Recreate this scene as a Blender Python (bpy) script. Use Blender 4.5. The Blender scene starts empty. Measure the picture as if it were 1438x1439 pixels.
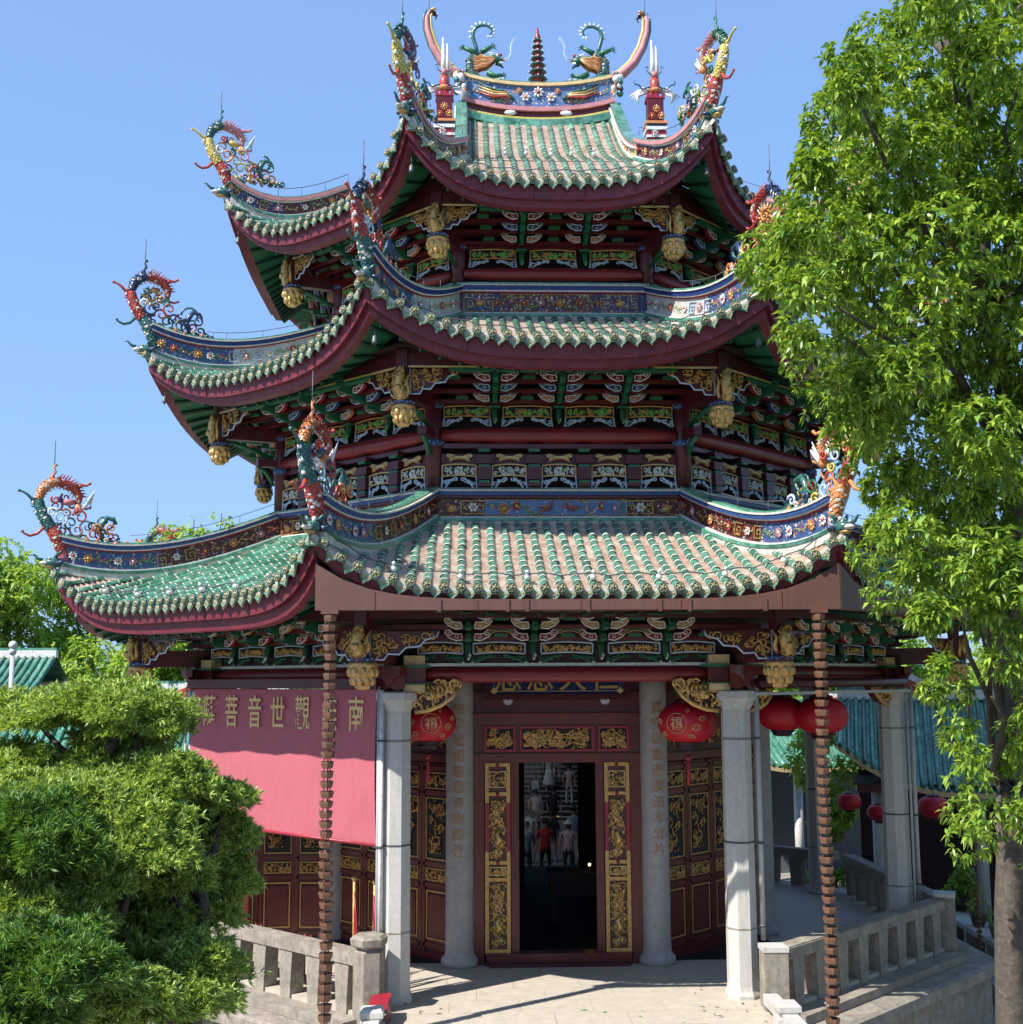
import bpy, math, random
import numpy as np
from mathutils import Vector, Matrix, Euler
R = math.radians
SC = bpy.context.scene
COL = SC.collection
random.seed(7)
# ------------------------------------------------------------------ camera, sky, sun, exposure
cd = bpy.data.cameras.new('camera'); cam = bpy.data.objects.new('camera', cd); COL.objects.link(cam)
cd.sensor_fit = 'HORIZONTAL'; cd.sensor_width = 36.0; cd.lens = 36.0 * 1748.8 / 1438.0
cd.clip_end = 2000
cam.matrix_world = (Matrix.Translation((-1.3211, -22.1133, 4.0895)) @ Matrix.Rotation(-0.0357, 4, 'Z')
                    @ Matrix.Rotation(math.pi/2 + 0.1334, 4, 'X') @ Matrix.Rotation(-0.0045, 4, 'Z'))
SC.camera = cam
SUN_EL = R(48.5); SUN_DIR = Vector((-0.80, -0.60, 0)).normalized()
world = bpy.data.worlds.new('World'); SC.world = world; world.use_nodes = True
wn = world.node_tree; bg = wn.nodes['Background']
sky = wn.nodes.new('ShaderNodeTexSky'); sky.sky_type = 'NISHITA'; sky.sun_disc = False
sky.sun_elevation = SUN_EL; sky.sun_rotation = math.atan2(SUN_DIR.x, SUN_DIR.y)
sky.air_density = 1.0; sky.dust_density = 0.9; sky.ozone_density = 4.5; sky.altitude = 0
tint = wn.nodes.new('ShaderNodeVectorMath'); tint.operation = 'MULTIPLY'; tint.inputs[1].default_value = (1.12, 1.62, 2.50)
gm_ = wn.nodes.new('ShaderNodeGamma'); gm_.inputs[1].default_value = .35; wn.links.new(sky.outputs[0], gm_.inputs[0]); wn.links.new(gm_.outputs[0], tint.inputs[0]); wn.links.new(tint.outputs[0], bg.inputs[0]); bg.inputs[1].default_value = 0.15
sl = bpy.data.lights.new('sun', 'SUN'); sl.energy = 5.0; sl.angle = R(0.5); sl.color = (1, 0.95, 0.87)
sun = bpy.data.objects.new('sun', sl); COL.objects.link(sun)
sd = Vector((SUN_DIR.x*math.cos(SUN_EL), SUN_DIR.y*math.cos(SUN_EL), math.sin(SUN_EL)))
sun.rotation_euler = sd.to_track_quat('Z', 'Y').to_euler(); sun.location = sd*60
SC.view_settings.view_transform = 'Standard'; SC.view_settings.look = 'None'
SC.view_settings.gamma = 1.0; SC.view_settings.exposure = 0.74; SC.view_settings.use_curve_mapping = False

# ------------------------------------------------------------------ materials
_M = {}
def mat(name, col, rough=0.6, metal=0.0, var=0.25, scale=9.0, bump=0.15, dirt=None, island=0.0, hue2=None, coat=0.0, trans=0.0, emit=None, obj=0.0, streak=0.0):
    """procedural paint: base colour broken by two noises, optional second hue, per piece variation"""
    if name in _M: return _M[name]
    m = bpy.data.materials.new(name); m.use_nodes = True; _M[name] = m
    n = m.node_tree; b = n.nodes['Principled BSDF']; L = n.links.new
    b.inputs['Roughness'].default_value = rough; b.inputs['Metallic'].default_value = metal
    if coat: b.inputs['Coat Weight'].default_value = coat; b.inputs['Coat Roughness'].default_value = 0.15
    tc = n.nodes.new('ShaderNodeTexCoord')
    nz = n.nodes.new('ShaderNodeTexNoise'); nz.inputs['Scale'].default_value = scale; nz.inputs['Detail'].default_value = 6; nz.inputs['Roughness'].default_value = .65
    L(tc.outputs['Object'], nz.inputs['Vector'])
    rp = n.nodes.new('ShaderNodeMapRange'); rp.inputs[1].default_value = .3; rp.inputs[2].default_value = .7
    rp.inputs[3].default_value = 1-var; rp.inputs[4].default_value = 1+var*.6
    L(nz.outputs[0], rp.inputs[0])
    c0 = n.nodes.new('ShaderNodeRGB'); c0.outputs[0].default_value = (*col, 1)
    cur = c0.outputs[0]
    def mixc(fac, a, bb, mode='MIX'):
        x = n.nodes.new('ShaderNodeMix'); x.data_type = 'RGBA'; x.blend_type = mode
        if isinstance(fac, float): x.inputs[0].default_value = fac
        else: L(fac, x.inputs[0])
        if isinstance(a, tuple): x.inputs[6].default_value = (*a, 1)
        else: L(a, x.inputs[6])
        if isinstance(bb, tuple): x.inputs[7].default_value = (*bb, 1)
        else: L(bb, x.inputs[7])
        return x.outputs[2]
    if hue2:
        n2 = n.nodes.new('ShaderNodeTexNoise'); n2.inputs['Scale'].default_value = scale*.45; n2.inputs['Detail'].default_value = 4
        L(tc.outputs['Object'], n2.inputs['Vector'])
        r2 = n.nodes.new('ShaderNodeMapRange'); r2.inputs[1].default_value = .42; r2.inputs[2].default_value = .62
        L(n2.outputs[0], r2.inputs[0]); cur = mixc(r2.outputs[0], cur, hue2)
    if dirt:
        n3 = n.nodes.new('ShaderNodeTexNoise'); n3.inputs['Scale'].default_value = scale*2.3; n3.inputs['Detail'].default_value = 8; n3.inputs['Roughness'].default_value = .75
        L(tc.outputs['Object'], n3.inputs['Vector'])
        r3 = n.nodes.new('ShaderNodeMapRange'); r3.inputs[1].default_value = .52; r3.inputs[2].default_value = .70; r3.inputs[4].default_value = .8
        L(n3.outputs[0], r3.inputs[0]); cur = mixc(r3.outputs[0], cur, dirt)
    if streak:                      # rain streaks running down
        mp = n.nodes.new('ShaderNodeMapping'); mp.inputs['Scale'].default_value = (7, 7, .55); L(tc.outputs['Object'], mp.inputs[0])
        n4 = n.nodes.new('ShaderNodeTexNoise'); n4.inputs['Scale'].default_value = 3; n4.inputs['Detail'].default_value = 5; L(mp.outputs[0], n4.inputs['Vector'])
        r4 = n.nodes.new('ShaderNodeMapRange'); r4.inputs[1].default_value = .5; r4.inputs[2].default_value = .75; r4.inputs[4].default_value = streak; L(n4.outputs[0], r4.inputs[0])
        cur = mixc(r4.outputs[0], cur, tuple(c*.45+.02 for c in col))
    if island or obj:
        if island:
            g = n.nodes.new('ShaderNodeNewGeometry'); src = g.outputs['Random Per Island']; amt = island
        else:
            g = n.nodes.new('ShaderNodeObjectInfo'); src = g.outputs['Random']; amt = obj
        ri = n.nodes.new('ShaderNodeMapRange'); ri.inputs[3].default_value = 1-amt; ri.inputs[4].default_value = 1+amt
        L(src, ri.inputs[0]); mm = n.nodes.new('ShaderNodeMath'); mm.operation = 'MULTIPLY'
        L(ri.outputs[0], mm.inputs[0]); L(rp.outputs[0], mm.inputs[1]); fac = mm.outputs[0]
    else: fac = rp.outputs[0]
    hs = n.nodes.new('ShaderNodeVectorMath'); hs.operation = 'SCALE'
    L(cur, hs.inputs[0]); L(fac, hs.inputs['Scale']); L(hs.outputs[0], b.inputs['Base Color'])
    if bump:
        bp = n.nodes.new('ShaderNodeBump'); bp.inputs['Strength'].default_value = bump; bp.inputs['Distance'].default_value = .02
        L(nz.outputs[0], bp.inputs['Height']); L(bp.outputs[0], b.inputs['Normal'])
    if trans:
        tr = n.nodes.new('ShaderNodeBsdfTranslucent'); L(hs.outputs[0], tr.inputs[0])
        ms = n.nodes.new('ShaderNodeMixShader'); ms.inputs[0].default_value = trans
        L(b.outputs[0], ms.inputs[1]); L(tr.outputs[0], ms.inputs[2]); L(ms.outputs[0], n.nodes['Material Output'].inputs[0])
    if emit:
        b.inputs['Emission Color'].default_value = (*emit[:3], 1); b.inputs['Emission Strength'].default_value = emit[3]
    return m
MAROON = mat('maroon_paint', (.085, .009, .016), .42, var=.3, scale=5, dirt=(.05, .012, .014), bump=.05)
FASCIA = mat('eave_red_paint', (.15, .014, .028), .5, var=.3, scale=4, dirt=(.20, .055, .06), bump=.06, streak=.45)
REDBEAM = mat('red_beam_paint', (.20, .014, .018), .38, var=.2, scale=4, bump=.03)
DWOOD = mat('dark_red_lacquer', (.105, .009, .011), .3, var=.35, scale=6, bump=.05, dirt=(.07, .015, .01))
BROWNWOOD = mat('brown_red_wood', (.13, .018, .012), .35, var=.35, scale=7, bump=.08)
CRIMSON = mat('crimson_paint', (.28, .010, .026), .4, var=.15)
GOLD = mat('gilded_wood', (.66, .42, .16), .40, .6, var=.35, scale=20, bump=.4, dirt=(.16, .07, .02))
OGOLD = mat('old_gold', (.58, .34, .11), .42, .35, var=.4, scale=22, bump=.4, dirt=(.12, .05, .02))
CREAM = mat('cream_paint', (.62, .45, .22), .5, var=.25)
WHITE = mat('white_paint', (.70, .68, .64), .5, var=.25, dirt=(.35, .33, .30))
GREENP = mat('green_paint', (.018, .125, .06), .45, var=.2)
DGREEN = mat('dark_green_paint', (.008, .05, .028), .45, var=.2)
LGREEN = mat('leaf_green_paint', (.16, .42, .10), .45, var=.3)
BLUE = mat('blue_paint', (.025, .060, .19), .45, var=.25, dirt=(.08, .12, .2))
SKYB = mat('sky_blue_plaster', (.07, .16, .36), .55, var=.25, dirt=(.25, .30, .35))
LBLUE = mat('pale_blue_paint', (.46, .56, .68), .5, var=.2)
NAVY = mat('navy_paint', (.012, .03, .14), .4, var=.2)
PINK = mat('pink_plaster', (.50, .20, .22), .6, var=.25, dirt=(.35, .25, .22))
YELLOW = mat('yellow_glaze', (.58, .46, .10), .35, var=.35, scale=30, dirt=(.50, .46, .34))
ORANGE = mat('orange_glaze', (.60, .22, .07), .35, var=.35, scale=30, dirt=(.55, .42, .28))
REDG = mat('red_glaze', (.38, .045, .03), .32, var=.35, scale=30, island=.25, dirt=(.42, .22, .17))
TEALG = mat('teal_glaze', (.025, .11, .095), .28, var=.35, scale=30, dirt=(.30, .38, .34))
BLUEG = mat('dark_blue_glaze', (.018, .04, .11), .28, var=.35, scale=30, dirt=(.25, .30, .38))
PURPLE = mat('purple_glaze', (.16, .08, .20), .35, var=.3)
TILE = mat('green_glazed_tile', (.035, .15, .10), .25, var=.45, scale=9, bump=.2, dirt=(.36, .36, .30), obj=.35, hue2=(.10, .28, .20), coat=.3)
TILEM = mat('green_glazed_tile_run', (.035, .17, .105), .25, var=.4, scale=7, bump=.15, dirt=(.36, .38, .31), island=.35, hue2=(.10, .28, .20), coat=.3)
PAN = mat('terracotta_pan_tile', (.50, .34, .26), .75, var=.35, scale=11, bump=.4, dirt=(.30, .25, .21), hue2=(.58, .49, .41))
MORTAR = mat('white_lime', (.58, .55, .48), .8, var=.3, scale=14, bump=.3, dirt=(.22, .22, .19))
DRIP = mat('drip_tile_glaze', (.52, .49, .40), .4, var=.35, scale=16, bump=.3, dirt=(.42, .19, .09), hue2=(.10, .26, .17))
DISC = mat('end_tile_glaze', (.08, .13, .09), .35, var=.4, scale=20, bump=.3, dirt=(.3, .3, .22))
BROWNM = mat('brown_sheet_metal', (.13, .058, .043), .5, .0, var=.16, scale=2.5, bump=.02, dirt=(.11, .058, .046), streak=.6)
CUPM = mat('copper_brown_cup', (.19, .095, .058), .42, .2, var=.25, scale=8, bump=.1)
GRANITE = mat('pale_granite', (.48, .465, .44), .7, var=.10, scale=16, bump=.15, dirt=(.38, .365, .34), hue2=(.50, .48, .45), streak=.35)
GRANITED = mat('weathered_granite', (.255, .22, .18), .8, var=.3, scale=9, bump=.35, dirt=(.11, .095, .08), hue2=(.32, .28, .23), streak=.5)
GRANITE2 = mat('inner_granite', (.33, .305, .30), .6, var=.14, scale=9, bump=.12, dirt=(.27, .25, .25), hue2=(.37, .34, .33))
FLOOR = mat('porch_floor_stone', (.45, .40, .33), .7, var=.14, scale=5, bump=.1, dirt=(.34, .31, .27))
PIPE = mat('grey_downpipe', (.42, .42, .41), .45, var=.12, bump=.02)
DARKP = mat('dark_pipe', (.10, .11, .12), .45, var=.2)
BLIND = mat('rose_blind_fabric', (.42, .10, .125), .75, var=.08, scale=1.6, bump=.6, dirt=(.37, .095, .12), streak=.22)
TAN = mat('dull_gold_print', (.74, .50, .22), .6, var=.2, scale=14, bump=0)
LANT = mat('red_lantern_fabric', (.55, .012, .03), .45, var=.12, scale=6, bump=.05, trans=.12)
LGOLD = mat('lantern_gold_print', (.62, .34, .16), .5, var=.2, bump=0)
BLACK = mat('near_black', (.008, .008, .01), .6, var=.3)  # plain black for pupils, carving grounds and the hall's painted darkness
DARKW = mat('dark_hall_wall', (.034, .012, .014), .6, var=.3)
IRON = mat('thin_iron', (.08, .08, .085), .5, var=.2)
BARK = mat('grey_brown_bark', (.085, .066, .05), .9, var=.45, scale=12, bump=.9, dirt=(.18, .16, .13))
WHITEGLZ = mat('white_glaze', (.72, .72, .70), .3, var=.3, dirt=(.45, .45, .42))

def mosaic(name, base, cols, scale=26, amount=.45):
    """cut porcelain ground: small flat chips of several colours set in a plain field"""
    m = mat(name, base, .45, var=.25, scale=14); n = m.node_tree; L = n.links.new; b = n.nodes['Principled BSDF']
    src = b.inputs['Base Color'].links[0].from_socket
    tc = n.nodes.new('ShaderNodeTexCoord'); v = n.nodes.new('ShaderNodeTexVoronoi'); v.inputs['Scale'].default_value = scale; L(tc.outputs['Object'], v.inputs['Vector'])
    sp = n.nodes.new('ShaderNodeSeparateColor'); L(v.outputs['Color'], sp.inputs[0])
    cr = n.nodes.new('ShaderNodeValToRGB'); cr.color_ramp.interpolation = 'CONSTANT'; e = cr.color_ramp.elements
    e[0].color = (*cols[0], 1); e[1].position = 1/len(cols); e[1].color = (*cols[1], 1)
    for i, c in enumerate(cols[2:]): q = e.new((i+2)/len(cols)); q.color = (*c, 1)
    L(sp.outputs[0], cr.inputs[0])
    lt = n.nodes.new('ShaderNodeMath'); lt.operation = 'LESS_THAN'; lt.inputs[1].default_value = .42; L(v.outputs['Distance'], lt.inputs[0])
    l2 = n.nodes.new('ShaderNodeMath'); l2.operation = 'LESS_THAN'; l2.inputs[1].default_value = amount; L(sp.outputs[1], l2.inputs[0])
    mu = n.nodes.new('ShaderNodeMath'); mu.operation = 'MULTIPLY'; L(lt.outputs[0], mu.inputs[0]); L(l2.outputs[0], mu.inputs[1])
    x = n.nodes.new('ShaderNodeMix'); x.data_type = 'RGBA'; L(mu.outputs[0], x.inputs[0]); L(src, x.inputs[6]); L(cr.outputs[0], x.inputs[7]); L(x.outputs[2], b.inputs['Base Color']); return m
CH = [(.45, .10, .05), (.55, .50, .42), (.10, .28, .16), (.50, .34, .10), (.12, .22, .42), (.45, .20, .20)]
MBLUE = mosaic('blue_mosaic', (.045, .085, .20), CH, amount=.40); MDARK = mosaic('dark_mosaic', (.085, .018, .018), CH, amount=.42); MNAVY = mosaic('navy_mosaic', (.03, .035, .09), CH, amount=.42); MSKY = mosaic('sky_mosaic', (.08, .16, .34), CH, amount=.34); MWHITE = mosaic('white_mosaic', (.50, .48, .45), CH, amount=.28)
# ------------------------------------------------------------------ mesh builder
class MB:
    def __init__(s): s.v = []; s.f = []; s.mi = []; s.sm = []; s.mats = []
    def m(s, mt):
        if mt not in s.mats: s.mats.append(mt)
        return s.mats.index(mt)
    def add(s, vs, fs, mt, smooth=False, M=None):
        o = len(s.v); i = s.m(mt)
        if M is not None: vs = [tuple(M @ Vector(p)) for p in vs]
        s.v += [tuple(p) for p in vs]; s.f += [tuple(o+k for k in f) for f in fs]
        s.mi += [i]*len(fs); s.sm += [smooth]*len(fs)
    def box(s, x0, x1, y0, y1, z0, z1, mt, M=None):
        s.add([(x0,y0,z0),(x1,y0,z0),(x1,y1,z0),(x0,y1,z0),(x0,y0,z1),(x1,y0,z1),(x1,y1,z1),(x0,y1,z1)],
              [(0,3,2,1),(4,5,6,7),(0,1,5,4),(1,2,6,5),(2,3,7,6),(3,0,4,7)], mt, M=M)
    def tube(s, pts, rad, mt, n=6, M=None, flat=1.0, smooth=True, cap=True):
        P = [Vector(p) for p in pts]; k = len(P)
        if k < 2: return
        if not hasattr(rad, '__len__'): rad = [rad]*k
        vs = []; up = None
        for i in range(k):
            t = (P[min(i+1,k-1)]-P[max(i-1,0)])
            if t.length < 1e-9: t = Vector((0,0,1))
            t.normalize()
            if up is None:
                up = Vector((0,1,0)) if abs(t.y) < .9 else Vector((1,0,0))
            a = (up - t*up.dot(t)); a.normalize(); up = a; b = t.cross(a)
            for j in range(n):
                th = 2*math.pi*j/n
                vs.append(P[i] + a*(math.cos(th)*rad[i]*flat) + b*(math.sin(th)*rad[i]))
        fs = [(i*n+j, i*n+(j+1)%n, (i+1)*n+(j+1)%n, (i+1)*n+j) for i in range(k-1) for j in range(n)]
        if cap: fs += [tuple(range(n-1,-1,-1)), tuple((k-1)*n+j for j in range(n))]
        s.add(vs, fs, mt, smooth, M)
    def lathe(s, prof, mt, n=12, M=None, smooth=True, a0=0.0, sq=(1,1)):
        vs = [(r*math.cos(a0+2*math.pi*j/n)*sq[0], r*math.sin(a0+2*math.pi*j/n)*sq[1], z) for r, z in prof for j in range(n)]
        k = len(prof)
        fs = [(i*n+j, i*n+(j+1)%n, (i+1)*n+(j+1)%n, (i+1)*n+j) for i in range(k-1) for j in range(n)]
        fs += [tuple(range(n-1,-1,-1)), tuple((k-1)*n+j for j in range(n))]
        s.add(vs, fs, mt, smooth, M)
    def prism(s, poly, y0, y1, mt, M=None):
        """2D polygon in x,z pushed from y0 (front) to y1"""
        k = len(poly)
        vs = [(x, y0, z) for x, z in poly] + [(x, y1, z) for x, z in poly]
        fs = [tuple(range(k)), tuple(range(2*k-1, k-1, -1))] + [(i, k+i, k+(i+1)%k, (i+1)%k) for i in range(k)]
        s.add(vs, fs, mt, M=M)
    def grid(s, rows, mt, smooth=False, flip=False):
        nr = len(rows); nc = len(rows[0]); vs = [p for r in rows for p in r]
        fs = [(i*nc+j, i*nc+j+1, (i+1)*nc+j+1, (i+1)*nc+j) for i in range(nr-1) for j in range(nc-1)]
        if flip: fs = [f[::-1] for f in fs]
        s.add(vs, fs, mt, smooth)
    def ball(s, c, r, mt, n=6, sc=(1,1,1)):
        k = max(3, n//2+1)
        pr = [(max(.001, math.sin(math.pi*i/k))*r, -math.cos(math.pi*i/k)*r) for i in range(k+1)]
        s.lathe(pr, mt, n, Matrix.Translation(c) @ Matrix.Diagonal((*sc, 1)))
    def mesh(s, name):
        me = bpy.data.meshes.new(name); me.from_pydata(s.v, [], s.f)
        for mt in s.mats: me.materials.append(mt)
        me.polygons.foreach_set('material_index', s.mi); me.polygons.foreach_set('use_smooth', s.sm)
        me.update(); return me
    def build(s, name, parent=None, loc=(0,0,0), rz=0.0, **kw):
        return ob(name, s.mesh(name), parent, loc, rz, **kw)
def tag(o, label=None, cat=None, group=None, kind=None):
    if label: o['label'] = label
    if cat: o['category'] = cat
    if group: o['group'] = group
    if kind: o['kind'] = kind
    return o
def ob(name, me, parent=None, loc=(0,0,0), rz=0.0, rx=0.0, ry=0.0, sc=None, **kw):
    o = bpy.data.objects.new(name, me); COL.objects.link(o)
    o.location = loc; o.rotation_euler = (rx, ry, rz)
    if sc is not None: o.scale = sc if hasattr(sc, '__len__') else (sc, sc, sc)
    if parent: o.parent = parent
    if kw: tag(o, **kw)
    return o
def thing(name, label, cat, loc=(0,0,0), rz=0.0, group=None):
    return tag(ob(name, None, None, loc, rz), label, cat, group)
def copy_tree(o, parent=None):
    c = o.copy(); COL.objects.link(c)
    if parent is not None: c.parent = parent
    for ch in list(o.children): copy_tree(ch, c)
    return c
def FR(k): return -math.pi/4*k                  # turn of face k: 0 front, 1 front left, 7 front right
def FP(k, t, d, z):                             # point on face k: t along, d from the axis, z up
    a = FR(k); c, s = math.cos(a), math.sin(a)
    return (c*t + s*d, s*t - c*d, z)
def put(name, me, parent, k, t, d, z, rz=0.0, rx=0.0, sc=None, **kw):
    return ob(name, me, parent, FP(k, t, d, z), FR(k)+rz, rx, 0.0, sc, **kw)
TAN22 = math.tan(math.pi/8)

# ------------------------------------------------------------------ carving and ornament meshes (all face -y)
def spiral(mb, cx, cz, r, turns, a0, th, mt, y=0.0, n=4, hand=1, steps=9):
    pts = []; rad = []
    for i in range(steps+1):
        u = i/steps; a = a0 + hand*turns*2*math.pi*u; rr = r*(1-.82*u)
        pts.append((cx+rr*math.cos(a), y - .15*th*math.sin(u*3), cz+rr*math.sin(a))); rad.append(th*(1-.45*u))
    mb.tube(pts, rad, mt, n)
def carving(w, h, seed, mt, dens=1.0, th=.012, extra=(), inside=None, y=0.0):
    """pierced scrollwork filling w x h, centred"""
    rd = random.Random(seed); mb = MB(); n = int(min(110, max(8, dens*w*h/(2.4*(.21*min(w, h))**2))))
    mts = [mt]+list(extra)
    for i in range(n):
        r = min(h, w)*rd.uniform(.13, .30); x = rd.uniform(-w/2+r*.6, w/2-r*.6); z = rd.uniform(-h/2+r*.6, h/2-r*.6)
        if inside and not inside(x, z): continue
        k = mts[0] if rd.random() < .7 or len(mts) < 2 else rd.choice(mts[1:])
        spiral(mb, x, z, r, rd.uniform(.6, 1.2), rd.uniform(0, 6.28), th*rd.uniform(.9, 1.5), k, y+rd.uniform(-.012, .006), 4, rd.choice((1, -1)), 6)
        if rd.random() < .6:
            mb.ball((x+rd.uniform(-r, r)*.7, y-.008, z+rd.uniform(-r, r)*.7), th*1.5, rd.choice(mts), 5, (1.2, .8, .9))
    return mb
def frame_box(mb, w, h, t, d, mt, y=0.0):
    mb.box(-w/2, w/2, y-d, y, h/2-t, h/2, mt); mb.box(-w/2, w/2, y-d, y, -h/2, -h/2+t, mt)
    mb.box(-w/2, -w/2+t, y-d, y, -h/2+t, h/2-t, mt); mb.box(w/2-t, w/2, y-d, y, -h/2+t, h/2-t, mt)
def flower(r, petal, core, n=8, d=.035):
    mb = MB()
    for i in range(n):
        a = 2*math.pi*i/n; c, s = math.cos(a), math.sin(a); p = .42*math.pi/n*2
        tip = [(0, -.006, 0), (r*.75*math.cos(a-p), -d*.55, r*.75*math.sin(a-p)), (r*c, -d*.8, r*s), (r*.75*math.cos(a+p), -d*.55, r*.75*math.sin(a+p)), (r*.55*c, -d, r*.55*s)]
        mb.add(tip, [(0,1,4),(1,2,4),(2,3,4),(3,0,4)], petal)
    mb.ball((0, -d*.6, 0), r*.34, core, 6, (1, .9, 1))
    return mb
def leaf_spray(w, mt1, mt2):
    mb = MB(); pts = [(-w/2+w*i/6, -.01, .02*math.sin(i*1.3)) for i in range(7)]
    mb.tube(pts, .006, mt1, 4)
    for i in range(7):
        x, y, z = pts[i]; s = 1 if i % 2 else -1
        mb.add([(x, -.008, z), (x+.02, -.022, z+s*.018), (x+.055, -.012, z+s*.045), (x+.012, -.02, z+s*.04)], [(0,1,2,3)] if s > 0 else [(3,2,1,0)], mt2 if i % 3 == 0 else mt1)
        mb.ball((x+.03, -.012, z-s*.02), .010, mt2, 4)
    return mb
def meander(h, mt, d=.02, t=.011):
    """key-pattern bracket, h high"""
    mb = MB(); s = h/2-t
    for x0, x1, z0, z1 in [(-s,s,s-t,s),(-s,-s+t,-s,s),(-s,s*.7,-s,-s+t),(s*.7-t,s*.7,-s,s*.35),(-s*.3,s*.7,s*.35-t,s*.35),(-s*.3,-s*.3+t,-s*.4,s*.35),(-s*.3,s*.2,-s*.4,-s*.4+t)]:
        mb.box(x0, x1, -d, 0, z0, z1, mt)
    return mb
def bird(mt1, mt2, mt3, w=.30):
    mb = MB()
    mb.tube([(-w*.30,-.02,.0),(-w*.1,-.03,-.01),(w*.12,-.03,.0),(w*.25,-.025,.04),(w*.34,-.02,.055)], [.006,.024,.026,.014,.006], mt1, 5)
    for i in range(4): mb.tube([(0,-.03,.005),(-w*.10-.02*i,-.035,.05+.006*i),(-w*.28-.02*i,-.02,.03+.018*i)], [.012,.010,.003], (mt2, mt1, mt3)[i % 3], 4)
    for i in range(3): mb.tube([(-w*.25,-.02,0),(-w*.38,-.025,-.02+.012*i),(-w*.52,-.015,-.03+.03*i)], [.008,.008,.003], (mt3, mt2, mt1)[i], 4)
    return mb
# ------------------------------------------------------------------ the octagonal hall
hall = thing('temple_hall', 'octagonal three tiered temple hall with upswept green tiled eaves and maroon timbers', 'temple hall')

class Tier:
    def __init__(s, di, zi, de, ze, dc, zc, sag=3.0, q=3.0, bow=.25):
        s.di, s.zi, s.de, s.ze, s.dc, s.zc = di, zi, de, ze, dc, zc; s.sag = sag; s.q = q; s.bow = bow
        s.lift = zc-ze
    def D(s, u): return s.de+(s.dc-s.de)*abs(u)**3
    def uv(s, u, v):
        """u -1..1 across the face, v 0 at the wall .. 1 at the eave -> t, d, z"""
        dd = s.di+(s.D(u)-s.di)*v; t = u*TAN22*(s.di+(s.dc-s.di)*v)
        z = s.zi+(s.ze-s.zi)*((1+s.bow)*v-s.bow*v*v)+s.lift*(max(v, 0)**s.sag)*abs(u)**s.q
        return t, dd, z
    def td(s, t, d):
        v = (d-s.di)/(s.de-s.di)
        for _ in range(12):
            u = max(-1, min(1, t/(TAN22*(s.di+(s.dc-s.di)*v)))); v = (d-s.di)/(s.D(u)-s.di)
        return s.uv(u, v)[2]
    def edge(s, t):                       # eave distance at t
        u = t/(TAN22*s.dc); return s.D(u)
T1 = Tier(4.30, 6.36, 7.35, 5.13, 7.60, 5.80, q=5.2)
T2 = Tier(3.55, 9.60, 6.20, 8.53, 6.45, 9.24)
T3 = Tier(3.35, 12.20, 5.10, 11.17, 5.37, 12.05, bow=.2, q=3.5)
TIERS = [T1, T2, T3]
SP = .20                                   # spacing of the barrel rows

# --- shared tile meshes
def barrel(L, r=.052):
    mb = MB(); n = 6; vs = []
    for y, rr in ((0, r), (-L, r*1.06)):
        for i in range(n+1):
            a = math.pi*i/n; vs.append((-math.cos(a)*rr, y, math.sin(a)*rr))
    fs = [(i, i+1, n+2+i, n+1+i) for i in range(n)]; mb.add(vs, fs, TILE, True)
    vs2 = [(x*1.03, y, z*1.03) for x, y, z in vs[n+1:]]; e = [(x, -L+.03, z) for x, _, z in vs2]
    mb.add([(x, -L-.004, z) for x, _, z in vs2]+e, [(i+1, i, n+1+i, n+2+i) for i in range(n)], MORTAR, True)
    return mb.mesh('barrel_tile')
TL = .235; BARREL = barrel(TL)
def disc_mesh():
    mb = MB(); Mx = Matrix.Rotation(math.pi/2, 4, 'X')
    mb.lathe([(.062, 0), (.064, .018), (.050, .024), (.046, .016), (.03, .018), (.022, .032), (.004, .036)], DISC, 10, Mx)
    for i in range(5):
        a = i*1.2566; mb.ball((.032*math.cos(a), -.022, .032*math.sin(a)), .012, OGOLD, 4)
    mb.ball((0, -.03, 0), .012, YELLOW, 4)
    mb.lathe([(.06, -.10), (.06, 0)], TILE, 8, Mx)
    return mb.mesh('eave_disc')
DISCM = disc_mesh()
def drip_mesh():
    mb = MB()
    pl = [(-.088, .035), (-.090, -.015), (-.066, -.056), (-.030, -.082), (0, -.122), (.030, -.082), (.066, -.056), (.090, -.015), (.088, .035), (0, .02)]
    mb.prism(pl, -.012, .012, DRIP)
    pl2 = [(x*.86, z*.8-.006) for x, z in pl]
    k = len(pl2)
    mb.tube([(x, -.014, z) for x, z in pl2[:9]], .007, GREENP, 4, smooth=False)
    mb.ball((0, -.014, -.03), .017, ORANGE, 5, (1, .5, 1))
    for s in (-1, 1): mb.ball((s*.042, -.014, -.012), .013, OGOLD, 4, (1.3, .5, .8))
    return mb.mesh('drip_tile')
DRIPM = drip_mesh()

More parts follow.
